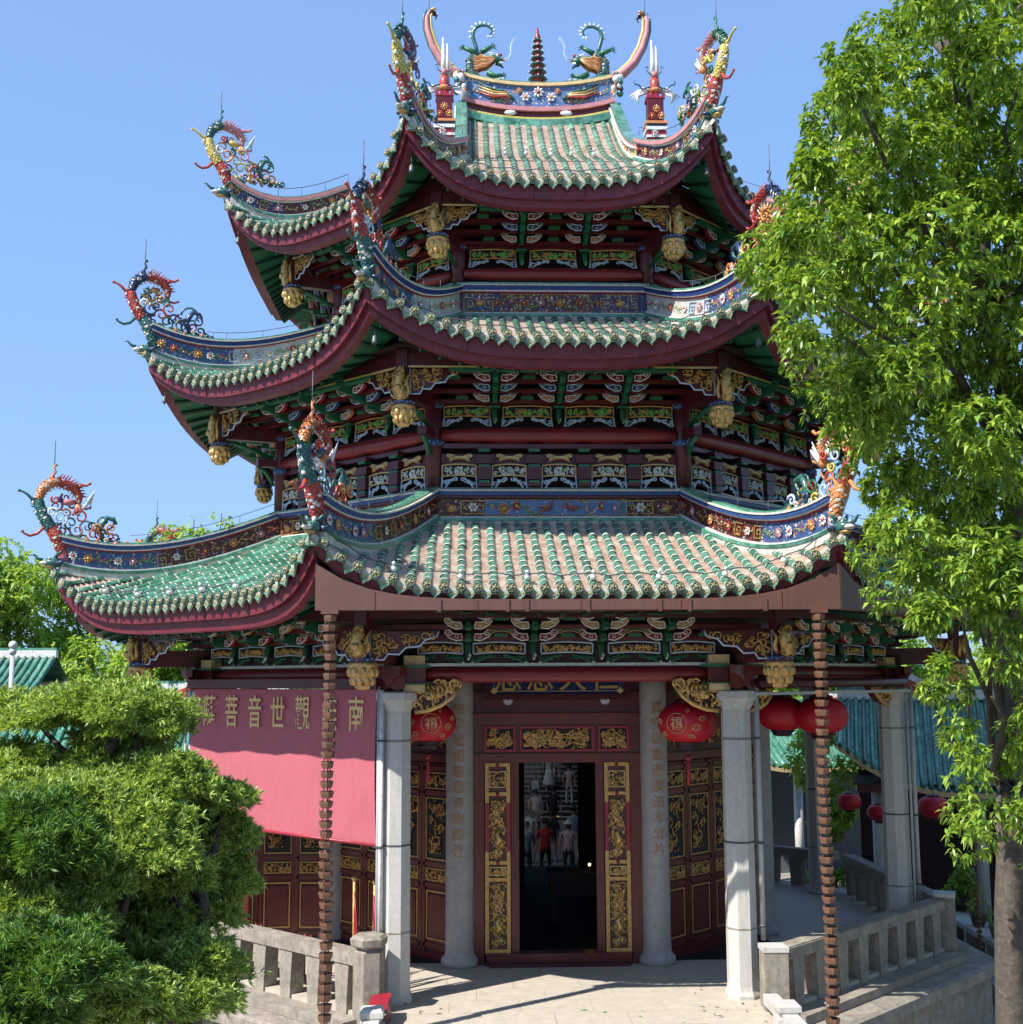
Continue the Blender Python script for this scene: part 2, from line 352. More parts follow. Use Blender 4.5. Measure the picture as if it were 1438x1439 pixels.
def bed(T, k, vmin=0.0, courses=34, nu=28):
    mb = MB(); rows = []
    for i in range(courses):
        v0 = vmin+(1-vmin)*i/courses; v1 = vmin+(1-vmin)*(i+1)/courses
        for v, dz in ((v0, -.012), (v1, .026)):
            rows.append([(lambda q: (q[0], -q[1], q[2]+dz))(T.uv(-1+2*j/nu, v)) for j in range(nu+1)])
    mb.grid(rows, PAN, flip=False)
    u = [(lambda q: (q[0], -q[1], q[2]-.05))(T.uv(-1+2*j/nu, 1)) for j in range(nu+1)]
    mb.grid([rows[-1], u], MORTAR)
    return mb.build('roof_slope', hall, (0,0,0), FR(k))
def seg_run(mbx, T, t, d0, d1, sc=1.0):
    """one barrel tile run joined into mbx (used where the tiles are too small to lift singly)"""
    n = max(1, round((d1-d0)/TL)); st = (d1-d0)/n
    for i in range(n):
        a = d0+st*i; b = a+st; za = T.td(t, a); zb = T.td(t, b)
        L = math.hypot(st, zb-za); sl = math.atan2(za-zb, st)
        M = Matrix.Translation((t, -a, za+.012)) @ Matrix.Rotation(sl, 4, 'X')
        vs = []; n6 = 5
        for y, rr in ((0, .050), (-L, .055)):
            for j in range(n6+1):
                th = math.pi*j/n6; vs.append((-math.cos(th)*rr, y, math.sin(th)*rr+.0))
        mbx.add(vs, [(j, j+1, n6+2+j, n6+1+j) for j in range(n6)], TILEM, True, M)
        vs2 = [(-math.cos(math.pi*j/n6)*.058, -L-.003, math.sin(math.pi*j/n6)*.058) for j in range(n6+1)]+[(-math.cos(math.pi*j/n6)*.056, -L+.022, math.sin(math.pi*j/n6)*.056) for j in range(n6+1)]
        mbx.add(vs2, [(j+1, j, n6+1+j, n6+2+j) for j in range(n6)], MORTAR, True, M)
def eave_t(T):
    w = TAN22*T.dc; n = int((w-.07)/SP); return [i*SP for i in range(-n, n+1)]
def roof_face(T, ti, k, single, eaves):
    sl = bed(T, k)
    mbx = MB(); edm = MB()
    for t in eave_t(T):
        d1 = T.edge(t)-.02; d0 = max(T.di+.05, abs(t)/TAN22+.10)
        if d1-d0 > .06:
            if single:
                n = max(1, round((d1-d0)/TL)); st = (d1-d0)/n
                for i in range(n):
                    a = d0+st*i; b = a+st; za = T.td(t, a); zb = T.td(t, b)
                    o = ob('barrel_tile', BARREL, sl, (t+random.uniform(-.006, .006), -a, za+.012+random.uniform(0, .006)), random.uniform(-.03, .03), math.atan2(za-zb, st)+random.uniform(-.02, .02), sc=(1, math.hypot(st, zb-za)/TL, 1))
            else: seg_run(mbx, T, t, d0, d1)
        ze = T.td(t, d1); sl_t = (T.td(t+.05, T.edge(t+.05))-T.td(t-.05, T.edge(t-.05)))/.1
        # round end tile closing each barrel run
        if eaves:
            o = ob('eave_disc', DISCM, sl, (t+random.uniform(-.005, .005), -d1-.07, ze+.022+random.uniform(-.006, .006)), random.uniform(-.1, .1), R(-8)+random.uniform(-.1, .1))
    if mbx.v: tag(mbx.build('barrel_tile_run', sl), kind='stuff')
    tt = eave_t(T); ds = [x+SP/2 for x in tt[:-1]]+[tt[0]-SP/2, tt[-1]+SP/2]
    for t in ds:
        if abs(t) > TAN22*T.dc-.02: continue
        d1 = T.edge(t)+.0; ze = T.td(t, d1)
        ang = math.atan((T.td(t+.05, T.edge(t+.05))-T.td(t-.05, T.edge(t-.05)))/.1)
        if eaves:
            o = ob('drip_tile', DRIPM, sl, (t+random.uniform(-.006, .006), -d1-.02, ze-.03+random.uniform(-.008, .006)), random.uniform(-.08, .08), random.uniform(-.12, .08), -ang+random.uniform(-.07, .07), sc=random.uniform(.82, .93))
    return sl

# drip tiles hang from the slopes of the three sides in view
for ti, T in enumerate(TIERS):
    for k in range(8):
        if ti == 2 and k in (0, 4): continue
        roof_face(T, ti, k, ti == 0 and k == 0, k in (0, 1, 7))
# top roof, front and back: the slope runs on up to the main ridge
TOP_T = 1.42; RZ = 14.42
def ztop(d): v = d/3.35; return 12.20+(RZ-12.20)*(1-v)*(1+.12*v*0)-.22*math.sin(math.pi*(1-v))*1.0
def ztop_t(t, d):
    if d >= T3.di: return T3.td(t, d)
    return ztop(d)+.10*(abs(t)/TOP_T)**2*(1-d/3.35)
for k in (0, 4):
    sl = bed(T3, k)
    mb = MB(); rows = []; C = 40
    for i in range(C):
        for v, dz in ((i/C, -.012), ((i+1)/C, .026)):
            d = .12+(3.35-.12)*v; rows.append([(-TOP_T+2*TOP_T*j/10, -d, ztop_t(-TOP_T+2*TOP_T*j/10, d)+dz) for j in range(11)])
    mb.grid(rows, PAN); mb.build('upper_bed', sl)
    class TT:
        @staticmethod
        def td(t, d): return ztop_t(t, d)
    run = MB()
    for t in eave_t(T3):
        d1 = T3.edge(t)-.02; d0 = .2 if abs(t) < TOP_T-.1 else max(T3.di+.05, abs(t)/TAN22+.1)
        if d1-d0 > .06: seg_run(run, TT, t, d0, d1)
        if k == 0: ob('eave_disc', DISCM, sl, (t, -d1-.07, T3.td(t, d1)+.022), 0, R(-8))
    tag(run.build('barrel_tile_run', sl), kind='stuff')
    for t in [x+SP/2 for x in eave_t(T3)][:-1]+[eave_t(T3)[0]-SP/2, eave_t(T3)[-1]+SP/2]:
        if k or abs(t) > TAN22*T3.dc-.02: continue
        d1 = T3.edge(t); ang = math.atan((T3.td(t+.05, T3.edge(t+.05))-T3.td(t-.05, T3.edge(t-.05)))/.1)
        ob('drip_tile', DRIPM, sl, (t, -d1-.02, T3.td(t, d1)-.03+random.uniform(-.008, .006)), random.uniform(-.08, .08), random.uniform(-.12, .08), -ang+random.uniform(-.07, .07), sc=random.uniform(.82, .93))
# gable block above the skirt
mb = MB(); N = 10
for s in (-1, 1):
    top = [(s*1.42, -3.35+6.7*i/N, ztop(abs(-3.35+6.7*i/N))+.02) for i in range(N+1)]
    mb.grid([top, [(x, y, 12.1) for x, y, z in top]] if s > 0 else [[(x, y, 12.1) for x, y, z in top], top], MAROON)
    for k in range(-1, 2):
        pass
mb.build('gable_wall', hall)
mb = MB()
for s in (-1, 1):                           # side shed roofs between skirt and gable
    rows = [[(s*3.35, -1.39+2.78*j/6, 12.18) for j in range(7)], [(s*1.45, -1.9+3.8*j/6, 13.1) for j in range(7)]]
    mb.grid(rows, TILEM, flip=s > 0)
    for q in (-1, 1):
        mb.add([(s*3.35, q*1.39, 12.18), (s*1.39, q*3.35, 12.18), (s*1.43, q*3.3, 12.3), (s*1.45, q*1.9, 13.1)], [(0,1,2,3) if s*q > 0 else (3,2,1,0)], TILEM)
mb.build('side_roof', hall)

# --- fascia, soffit, rafters, eave beam per tier and face
PD = [6.35, 5.31, 4.255]                    # pendant octagon distance
FH = [.34, .30, .30]
EB = [4.86, 8.35, 11.09]                    # eave beam centre height
def fascia(ti, k):
    T = TIERS[ti]; n = 24; mb = MB(); us = [-1+2*j/n for j in range(n+1)]
    def row(off, dz, lift=1.0):
        r = []
        for u in us:
            t, d, z = T.uv(u, 1.0); dd = d-off; tt = t*(dd/ (T.dc if abs(u) > .999 else d)) if abs(u) > .999 else t*(1-off/T.dc)
            r.append((tt, -dd, T.ze+(z-T.ze)*lift+dz))
        return r
    FHk = .17 if (ti == 0 and k in (0, 7, 6)) else FH[ti]; LOW = .12 if (ti == 0 and k in (0, 7, 6)) else .20
    a = row(.05, -.05); b = row(.07, -.05-LOW, .97); c = row(.14, -.05-LOW, .97); d = row(.16, -.05-FHk, .92)
    mb.grid([a, b, c, d], FASCIA)
    e = row(.30, -.06-FHk, .88); mb.grid([d, e], FASCIA)
    for i in range(2, n, 4): mb.tube([tuple(Vector(a[i])+Vector((0, -.003, 0))), tuple(Vector(b[i])+Vector((0, -.003, 0)))], .005, DWOOD, 4)
    mb.build('eave_fascia', hall, rz=FR(k))
    # soffit boards
    sf = MB(); inner = []
    for u in us:
        pd = PD[ti]+.12; inner.append((u*TAN22*pd, -pd, EB[ti]+.06+(T.zc-T.ze)*.62*abs(u)**3))
    mid = [tuple(.5*(p+q) for p, q in zip(x, y)) for x, y in zip(e, inner)]
    sf.grid([e, mid, inner], GREENP); so = sf.build('eave_soffit', hall, rz=FR(k))
    inf = MB(); pd = PD[ti]+.02; lo = [(u*TAN22*pd, -pd, EB[ti]+.0) for u in us]; hi = [(u*TAN22*pd, -pd, p[2]+.03) for u, p in zip(us, inner)]; inf.grid([lo, hi], MAROON); inf.build('eave_board', hall, rz=FR(k))
    if k in (0, 1, 7, 2, 6):
        rb = MB()
        for u in [-.97+.94*j*2/19*1.03 for j in range(20)]:
            i = min(n-1, int((u+1)/2*n)); f = (u+1)/2*n-i
            P = [tuple(p*(1-f)+q*f for p, q in zip(r[i], r[i+1])) for r in (e, mid, inner)]
            rb.tube([(x, y, z-.03) for x, y, z in P], .028, DGREEN, 4, smooth=False)
        tag(rb.build('soffit_rafter', so), kind='stuff')
for ti in range(3):
    for k in range(8): fascia(ti, k)

# --- hip bands and waist bands with relief
FL_R = [flower(.085, WHITE, REDG, 8), flower(.09, ORANGE, YELLOW, 9), flower(.08, REDG, YELLOW, 7), flower(.075, WHITEGLZ, ORANGE, 6), flower(.085, PINK, WHITE, 8)]
FLM = [m.mesh('relief_flower') for m in FL_R]
LSM = [leaf_spray(.34, OGOLD, GREENP).mesh('relief_leaf'), leaf_spray(.30, LGREEN, ORANGE).mesh('relief_leaf'), leaf_spray(.34, YELLOW, REDG).mesh('relief_leaf')]
MEM = meander(.22, OGOLD).mesh('relief_key_pattern')
MEW = meander(.22, LBLUE).mesh('relief_key_pattern')
BRM = [bird(REDG, ORANGE, PINK).mesh('relief_bird'), bird(PINK, WHITEGLZ, REDG).mesh('relief_bird')]
def basket():
    mb = MB(); mb.lathe([(.05, -.06), (.085, 0), (.075, .01)], OGOLD, 8, sq=(1, .4))
    for i in range(7): mb.ball((-.06+.02*i, -.02, .03+.02*math.sin(i*2)), .024, (REDG, ORANGE, PINK, YELLOW)[i % 4], 5)
    return mb
BKM = basket().mesh('relief_flower_basket')
WB = [(4.36, 6.33, .33), (3.58, 9.58, .38), (0, 0, 0)]    # distance, foot, height of relief
BG1 = [(-1.80, -1.50, DWOOD, 'basket'), (-1.50, -1.22, DWOOD, 'mem'), (-1.22, 1.18, SKYB, 'centre')]
def band_section(mb, path, z0, h, th, bgm, cap):
    """path: list of (x,y,zfoot); stacked strips, th half thickness"""
    P = [Vector(p) for p in path]; n = len(P)
    nor = []
    for i in range(n):
        t = P[min(i+1, n-1)]-P[max(i-1, 0)]; t.z = 0; t.normalize(); nor.append(Vector((t.y, -t.x, 0)))
    def strip(za, zb, w, mt):
        a = [p+m*w+Vector((0,0,za)) for p, m in zip(P, nor)]; b = [p+m*w+Vector((0,0,zb)) for p, m in zip(P, nor)]
        c = [p-m*w+Vector((0,0,zb)) for p, m in zip(P, nor)]; d = [p-m*w+Vector((0,0,za)) for p, m in zip(P, nor)]
        vs = [tuple(v) for q in zip(a, b, c, d) for v in q]
        fs = [(i*4+j, i*4+4+j, i*4+4+(j+1) % 4, i*4+(j+1) % 4) for i in range(n-1) for j in range(4)]
        fs += [(3, 2, 1, 0), tuple(4*(n-1)+j for j in range(4))]
        mb.add(vs, fs, mt)
    strip(z0-.10, z0, th+.06, MORTAR)
    for i in range(n):                       # joints of the lower roll
        pass
    strip(z0, z0+.045, th+.075, TILEM); strip(z0+.045, z0+.07, th+.03, WHITE)
    strip(z0+.07, z0+h, th, bgm)
    z = z0+h
    for hh, w, mt in cap: strip(z, z+hh, th+w, mt); z += hh
    return nor
CAPS = [[(.022, .03, CRIMSON), (.022, .045, WHITE), (.055, .07, BLUE), (.025, .085, MORTAR), (.03, .04, TILEM)],
        [(.02, .03, CRIMSON), (.02, .045, WHITE), (.065, .06, NAVY), (.02, .08, MORTAR), (.03, .05, TILEM)],
        [(.02, .03, WHITE), (.06, .06, PINK), (.02, .05, TILEM)]]
def waist(ti, k):
    d, z, h = WB[ti]; w = d*TAN22
    mb = MB(); path = [(-w, -d, z), (-w*.5, -d, z), (0, -d, z), (w*.5, -d, z), (w, -d, z)]
    bgm = MDARK if ti == 0 else MNAVY
    band_section(mb, path, 0, h, .05, bgm, CAPS[ti])
    b = mb.build('waist_band', hall, rz=FR(k))
    if k not in (0, 1, 7): return
    y = -d-.052; zc = z+.07+(h-.07)/2
    def bgp(x0, x1, mt, nm='relief_panel'):
        q = MB(); q.box(x0, x1, y-.012, y+.01, z+.085, z+h-.015, mt)
        q.tube([(x0, y-.014, z+.085), (x1, y-.014, z+.085), (x1, y-.014, z+h-.015), (x0, y-.014, z+h-.015), (x0, y-.014, z+.085)], .007, OGOLD, 4, smooth=False)
        return q.build(nm, b)
    yy = y-.012
    if ti == 0:
        bgp(-1.08, .98, MSKY); bgp(-1.72, -1.40, MDARK); bgp(1.36, 1.74, MDARK)
        for x in (-1.32, -1.06-.1, 1.06, 1.28): ob('relief_key_pattern', MEM, b, (x, yy, zc))
        for x in (-1.24, 1.17): ob('relief_flower', FLM[3], b, (x, yy-.01, zc))
        for i, x in enumerate((-.80, -.62, .60, .78)): ob('relief_flower', FLM[(1, 2, 2, 4)[i]], b, (x, yy, zc+(-.02, .02, .02, -.01)[i]), i*.3)
        for i, x in enumerate((-.94, -.45, .42, .88)): ob('relief_leaf', LSM[i % 3], b, (x, yy, zc+(.03, -.04, -.03, .02)[i]), 0, 0, i*.5)
        ob('relief_bird', BRM[0], b, (-.16, yy, zc), 0, 0, -.5); ob('relief_bird', BRM[0], b, (.18, yy, zc-.01), math.pi*0, 0, .3)
        for x in (-1.56, 1.55): ob('relief_flower_basket', BKM, b, (x, yy, zc-.01))
    else:
        segs = [(-1.38, -.92, MNAVY), (-.82, .62, MDARK), (.74, 1.30, MNAVY)]
        for x0, x1, mt in segs: bgp(x0, x1, mt)
        for i, x in enumerate((-.45, -.2, .1, .42)): ob('relief_flower', FLM[(2, 4, 1, 2)[i]], b, (x, yy, zc), sc=.8)
        for i, x in enumerate((-.62, -.32, -.05, .27, .55)): ob('relief_leaf', LSM[i % 3], b, (x, yy, zc+(.04, -.05)[i % 2]), 0, 0, (.4, -.4)[i % 2], sc=.8)
        for x in (-1.30, -.98, .80, 1.22): ob('relief_key_pattern', MEM, b, (x, yy, zc), sc=.8)
        for x in (-1.14, 1.02): ob('relief_flower_basket', BKM, b, (x, yy, zc), sc=.9)
        for x in (-.88, .68): ob('relief_flower', FLM[2], b, (x, yy, zc), sc=.7)
for ti in (0, 1):
    for k in range(8): waist(ti, k)
HIPV = [(.02, .965), (.02, .97), (.02, .95)]
HH = [.33, .34, .28]
def hip_path(ti, n=16):
    T = TIERS[ti]; v0, v1 = HIPV[ti]; P = []
    for i in range(n+1):
        v = v0+(v1-v0)*i/n; t, d, z = T.uv(-1, v); P.append((t, -d, z+.05))
    return P
HIPEND = []
def hip(ti, k):
    """ridge band along the hip at the left end of face k"""
    P = hip_path(ti); mb = MB()
    bgm = [(MBLUE, MDARK), (MWHITE, MBLUE), (MNAVY, MDARK)][ti]
    half = len(P)*5//9
    # two backgrounds: inner length and outer length
    band_section(mb, P[:half+1], 0, HH[ti], .055, bgm[1] if ti != 1 else MWHITE, CAPS[ti])
    band_section(mb, P[half:], 0, HH[ti], .055, bgm[0] if ti != 1 else MBLUE, CAPS[ti])
    b = mb.build('hip_band', hall, rz=FR(k))
    if k in (0, 1, 2, 7, 6):
        n = len(P)-1
        items = [('b', 0), ('f', 4), ('l', 2), ('f', 1), ('l', 0), ('f', 2), ('k', 0), ('f', 3), ('k', 0), ('l', 1), ('f', 4), ('f', 0), ('l', 2), ('f', 1), ('f', 0)]
        if ti == 2: items = items[:9]
        rr = random.Random(ti*10+k)
        for side in (-1, 1):
            for j, (ty, q) in enumerate(items):
                s = .6+(n-1.1)*j/(len(items)-1)*.98; i = min(n-1, int(s)); f = s-i
                p = Vector(P[i]).lerp(Vector(P[i+1]), f); tg = Vector(P[i+1])-Vector(P[i]); sl = math.atan2(tg.z, math.hypot(tg.x, tg.y))
                h = Vector((tg.x, tg.y, 0)).normalized(); nr = Vector((h.y, -h.x, 0))*side
                rz = math.atan2(nr.x, -nr.y)    # mesh faces -y
                rz = math.atan2(nr.y, nr.x)+math.pi/2
                loc = p+nr*.062+Vector((0, 0, .07+(HH[ti]-.07)/2))
                me = {'f': FLM[(q+ti) % 5], 'l': LSM[(q+ti) % 3], 'k': MEM if ti != 1 else MEW, 'b': BRM[ti % 2]}[ty]
                nm = {'f': 'relief_flower', 'l': 'relief_leaf', 'k': 'relief_key_pattern', 'b': 'relief_bird'}[ty]
                ang = -sl if side*1 > 0 else sl
                # direction of local x against path tangent
                lx = Vector((math.cos(rz), math.sin(rz), 0)); ang = -sl if lx.dot(h) > 0 else sl
                ob(nm, me, b, tuple(loc), rz, 0, ang, sc=.85 if ti < 2 else .75)
for ti in range(3):
    for k in range(8): hip(ti, k)
# corner end of each roof: curled horn tile and painted beast mask under the band end
def beast():
    mb = MB()
    mb.ball((0, -.02, .0), .10, TEALG, 8, (1, 1.5, .8)); mb.ball((0, -.15, -.01), .06, MORTAR, 7, (1.1, 1.5, .6)); mb.ball((0, -.07, -.06), .06, OGOLD, 7, (1.1, 1.6, .5))
    for s in (-1, 1):
        mb.ball((s*.06, -.10, .055), .022, MORTAR, 6); mb.ball((s*.066, -.118, .058), .010, BLACK, 5)
        mb.tube([(s*.06, .0, .08), (s*.12, .03, .14), (s*.15, .08, .16)], [.03, .02, .006], TEALG, 5)
        mb.tube([(s*.09, .02, -.02), (s*.14, .07, 0), (s*.13, .13, .04)], [.035, .03, .008], BLUEG, 5)
    mb.tube([(0, -.18, .03), (0, -.25, .05), (0, -.31, .11), (0, -.36, .10)], [.03, .024, .016, .008], TEALG, 5)
    return mb.mesh('corner_beast_mask')
BST = beast()
for ti, T in enumerate(TIERS):
    for k in (0, 1, 2, 7, 6):
        t, d, z = T.uv(-1, .985); a = FR(k); c, s = math.cos(a), math.sin(a)
        ob('corner_beast_mask', BST, hall, (c*t+s*d, s*t-c*d, z+.08), a-math.pi/8)
# ------------------------------------------------------------------ columns, beams, brackets
def ring_col(r, z0, z1, rings, mt, rm=BLUE):
    mb = MB(); mb.lathe([(r*1.04, z0), (r, z0+.1), (r, z1)], mt, 14)
    return mb
def column2(ti, r, z0, z1, rings):
    d = [0, 4.36, 3.51][ti]; me = MB(); me.lathe([(r, z0), (r, z1)], MAROON, 14); me = me.mesh('upper_column')
    rm = MB()
    for z in rings:
        rm.lathe([(r+.012, z-.045), (r+.018, z-.04), (r+.018, z+.04), (r+.012, z+.045)], BLUE, 14)
        for i in range(16):
            a = i*math.pi/8; rm.ball(((r+.02)*math.cos(a), (r+.02)*math.sin(a), z+(.017 if i % 2 else -.017)), .009, WHITE, 4)
    rm = rm.mesh('ring')
    for k in range(8):
        c = put('upper_column', me, hall, k, -d*TAN22, d, 0); ob('ring', rm, c)
column2(1, .125, 6.62, 8.6, (7.47, 8.02)); column2(2, .115, 9.9, 11.3, (10.72,))
# dark core walls behind the brackets
def oct_wall(name, d, z0, z1, mt, faces=range(8), parent=hall):
    w = d*TAN22
    for k in faces:
        mb = MB(); mb.box(-w, w, -d, -d+.08, z0, z1, mt); mb.build(name, parent, rz=FR(k))
oct_wall('core_wall', 4.02, 6.3, 8.7, DARKW); oct_wall('core_wall', 3.25, 9.5, 11.6, DARKW)
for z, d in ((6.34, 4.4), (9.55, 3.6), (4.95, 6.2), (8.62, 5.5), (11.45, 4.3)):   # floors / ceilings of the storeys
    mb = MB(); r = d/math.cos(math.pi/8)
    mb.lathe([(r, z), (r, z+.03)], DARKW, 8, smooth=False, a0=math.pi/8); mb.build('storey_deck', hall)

# pendants ----------------------------------------------------------
def pendant_meshes():
    lo = MB(); prof = [(.02, 0), (.07, .01), (.10, .05), (.085, .08), (.15, .12), (.175, .20), (.17, .27), (.19, .29), (.19, .33), (.15, .35)]
    lo.lathe(prof, GOLD, 12)
    for row, (rr, z, s, n) in enumerate(((.135, .12, .045, 9), (.172, .225, .048, 9), (.085, .05, .028, 6))):
        for i in range(n):
            a = 2*math.pi*(i+.5*(row % 2))/n; lo.ball((rr*.93*math.cos(a), rr*.93*math.sin(a), z), s, GOLD, 7, (1.05, 1.05, 1.5))
    ri = MB(); ri.lathe([(.15, 0), (.17, .01), (.17, .05), (.15, .06)], BLUE, 12)
    for i in range(16): ri.ball((.172*math.cos(i*math.pi/8), .172*math.sin(i*math.pi/8), .03+(.01 if i % 2 else -.01)), .009, WHITE, 4)
    fg = MB(); fg.box(-.07, .07, -.07, .07, 0, .46, MAROON)
    rd = random.Random(3)
    fg.tube([(0,-.10,0),(.02,-.13,.10),(-.02,-.15,.22),(.01,-.13,.33),(0,-.10,.43)], [.07,.09,.075,.085,.06], GOLD, 7)
    fg.ball((0, -.17, .30), .055, GOLD, 7); fg.ball((0, -.20, .15), .06, GOLD, 6)
    for i in range(26):
        spiral(fg, rd.uniform(-.11, .11), rd.uniform(.02, .44), rd.uniform(.03, .06), .9, rd.uniform(0, 6), .014, GOLD, -.13-rd.uniform(0, .05), 4, rd.choice((1, -1)), 6)
    for s in (-1, 1):
        fg.tube([(s*.07,-.06,.02),(s*.12,-.07,.14),(s*.09,-.08,.26),(s*.15,-.07,.38)], [.03,.035,.03,.012], GOLD, 5)
    return lo.mesh('lotus_drop'), ri.mesh('ring'), fg.mesh('carved_figure')
LO, RI, FG = pendant_meshes()
PEND = [(6.35, 3.96, 4.86, 1.0, .86), (5.31, 7.52, 8.34, .88, 1.02), (4.255, 10.29, 11.05, .90, .98)]
for ti, (d, z0, z1, s, sf) in enumerate(PEND):
    for k in range(8):
        mb = MB(); mb.box(-.085, .085, -.085, .085, z0+.34*s, z1+.25, MAROON)
        a = FR(k); t = -d*TAN22; c, sn = math.cos(a), math.sin(a)
        p = mb.build('pendant_post', hall, (c*t+sn*d, sn*t-c*d, 0), a-math.pi/8)
        ob('lotus_drop', LO, p, (0, 0, z0), sc=s); ob('ring', RI, p, (0, 0, z0+.35*s), sc=s)
        if k in (0, 1, 2, 7, 6): ob('carved_figure', FG, p, (0, -.01, z0+.41*s), sc=(s, s, sf))

# carved pieces ------------------------------------------------------
def tri_fret(w, h, seed, rim, rim2=LBLUE):
    mb = MB()
    edge = [(0, 0), (w, 0), (w*.97, -h*.18), (w*.80, -h*.30), (w*.72, -h*.52), (w*.52, -h*.56), (w*.42, -h*.80), (w*.26, -h*.78), (w*.20, -h*.98), (0, -h)]
    def ins(x, z):
        return -z < h*(1-.82*(x/w)) and x > .02 and z < -.01
    mb.prism([(x, z) for x, z in edge][::-1], .01, .03, DWOOD)
    mb.tube([(x, -.008, z) for x, z in edge[1:]]+[(0, -.008, 0)], .014, rim2, 5); mb.tube([(x, -.012, z+.012) for x, z in edge[1:]], .006, rim, 4)
    rd = random.Random(seed); n = 0
    while n < 26:
        x, z = rd.uniform(.05, w*.95), rd.uniform(-h*.92, -.03)
        if not ins(x+.02, z-.03): continue
        spiral(mb, x, z, rd.uniform(.035, .075), rd.uniform(.7, 1.2), rd.uniform(0, 6.3), .014, OGOLD, -.01-rd.uniform(0, .02), 4, rd.choice((1, -1)), 7); n += 1
    return mb.mesh('corner_fret')
FRET = [tri_fret(.86, .36, 1, BLUE), tri_fret(.66, .36, 2, BLUE), tri_fret(.48, .34, 3, BLUE)]
def flipx(me, name):
    m2 = me.copy(); m2.transform(Matrix.Scale(-1, 4, (1, 0, 0))); m2.flip_normals(); m2.name = name; return m2
FRETR = [flipx(m, 'corner_fret') for m in FRET]
def arch_panel(w, h, drop, seed, fm, cm, dm, extra=(), t=1.5):
    """framed pierced panel with two hanging scroll spandrels"""
    mb = carving(w-.04, h-.03, seed, cm, 1.0, .009, extra, y=-.01)
    mb.box(-w/2+.01, w/2-.01, .0, .012, -h/2+.01, h/2-.01, DARKW)
    n = 8
    for z0, b in ((h/2, .02), (-h/2, .02)):
        mb.tube([(-w/2+w*i/n, -.012, z0+b*math.sin(math.pi*i/n)) for i in range(n+1)], .011, fm, 4, smooth=False)
    for s in (-1, 1):
        mb.tube([(s*w/2, -.012, -h/2), (s*w/2, -.012, h/2)], .011, fm, 4, smooth=False)
        rd = random.Random(seed+5)
        mb.tube([(s*w/2, -.01, -h/2), (s*(w/2+.01), -.01, -h/2-drop*.9), (s*(w/2-.03), -.01, -h/2-drop), (s*w*.33, -.01, -h/2-drop*.55), (s*w*.12, -.01, -h/2-.01)], .010*t, dm, 4)
        for i in range(5): spiral(mb, s*(w/2-.035-.05*i*.8*w/.5), -h/2-drop*(.45-.07*i)-.01, .03+.004*rd.random(), .9, rd.uniform(0, 6), .009*t, dm, -.01, 4, s, 7)
        mb.tube([(s*(w/2-.01), -.012, -h/2-drop*.9), (s*(w/2+.03), -.012, -h/2-drop)], [.012, .015], LBLUE, 4)
    return mb
WIN = [arch_panel(.49, .16, .19, 11+i, CREAM, WHITE, LBLUE, (YELLOW, LBLUE, LGREEN, WHITE)).mesh('arched_fret') for i in range(2)]
PNL = [arch_panel(.70, .15, .13, 21+i, OGOLD, LGREEN, LBLUE, (ORANGE, LGREEN)).mesh('carved_panel') for i in range(2)]
PNL1 = [arch_panel(.70, .13, .11, 31+i, LBLUE, GOLD, GREENP, (GOLD,)).mesh('carved_panel') for i in range(2)]
def gold_cap():
    mb = MB(); mb.prism([(-.17,.06),(-.19,.02),(-.14,-.005),(-.15,-.06),(-.08,-.03),(0,-.015),(.08,-.03),(.15,-.06),(.14,-.005),(.19,.02),(.17,.06),(.10,.045),(.05,.02),(-.05,.02),(-.10,.045)][::-1], -.03, .01, CREAM)
    mb.tube([(-.17,-.035,.055),(-.13,-.035,0),(-.14,-.035,-.05),(-.07,-.035,-.022),(0,-.035,-.008),(.07,-.035,-.022),(.14,-.035,-.05),(.13,-.035,0),(.17,-.035,.055)], .007, OGOLD, 4)
    for s in (-1, 1): spiral(mb, s*.10, .015, .03, 1, 0, .007, OGOLD, -.035, 4, s, 7)
    return mb.mesh('cloud_bracket')
GCAP = gold_cap()
def recol(me, a, b):
    m = me.copy(); m.name = me.name
    for i, x in enumerate(m.materials):
        if x == a: m.materials[i] = b
    return m
GCG = recol(GCAP, CREAM, GREENP); GCB = recol(GCAP, CREAM, BLUE)
def wing(m1, m2, w=.24, h=.10):
    """cloud shaped bracket wing leaving x=0 to the right"""
    mb = MB(); pl = [(.02, 0), (.03, h*.5), (.08, h*.45), (w*.6, h*.55), (w*.8, h), (w, h*.95), (w*1.02, h*.6), (w*.85, h*.1), (w*.55, -h*.25), (.10, -h*.4), (.02, -h*.3)]
    mb.prism(pl[::-1], -.035, .035, m2); mb.tube([(x, -.04, z) for x, z in pl]+[(pl[0][0], -.04, pl[0][1])], .010, m1, 4)
    spiral(mb, w*.78, h*.55, h*.36, 1.1, 2, .009, m1, -.042, 4, 1, 8); spiral(mb, w*.35, h*.08, h*.3, 1.0, 1, .008, m1, -.042, 4, -1, 8)
    return mb.mesh('cloud_wing')
WG = wing(WHITE, OGOLD); WB_ = wing(LBLUE, BLUE); WR = wing(CREAM, DWOOD); WGR = wing(WHITE, GREENP)
WGm, WBm, WRm, WGRm = [flipx(m, 'cloud_wing') for m in (WG, WB_, WR, WGR)]
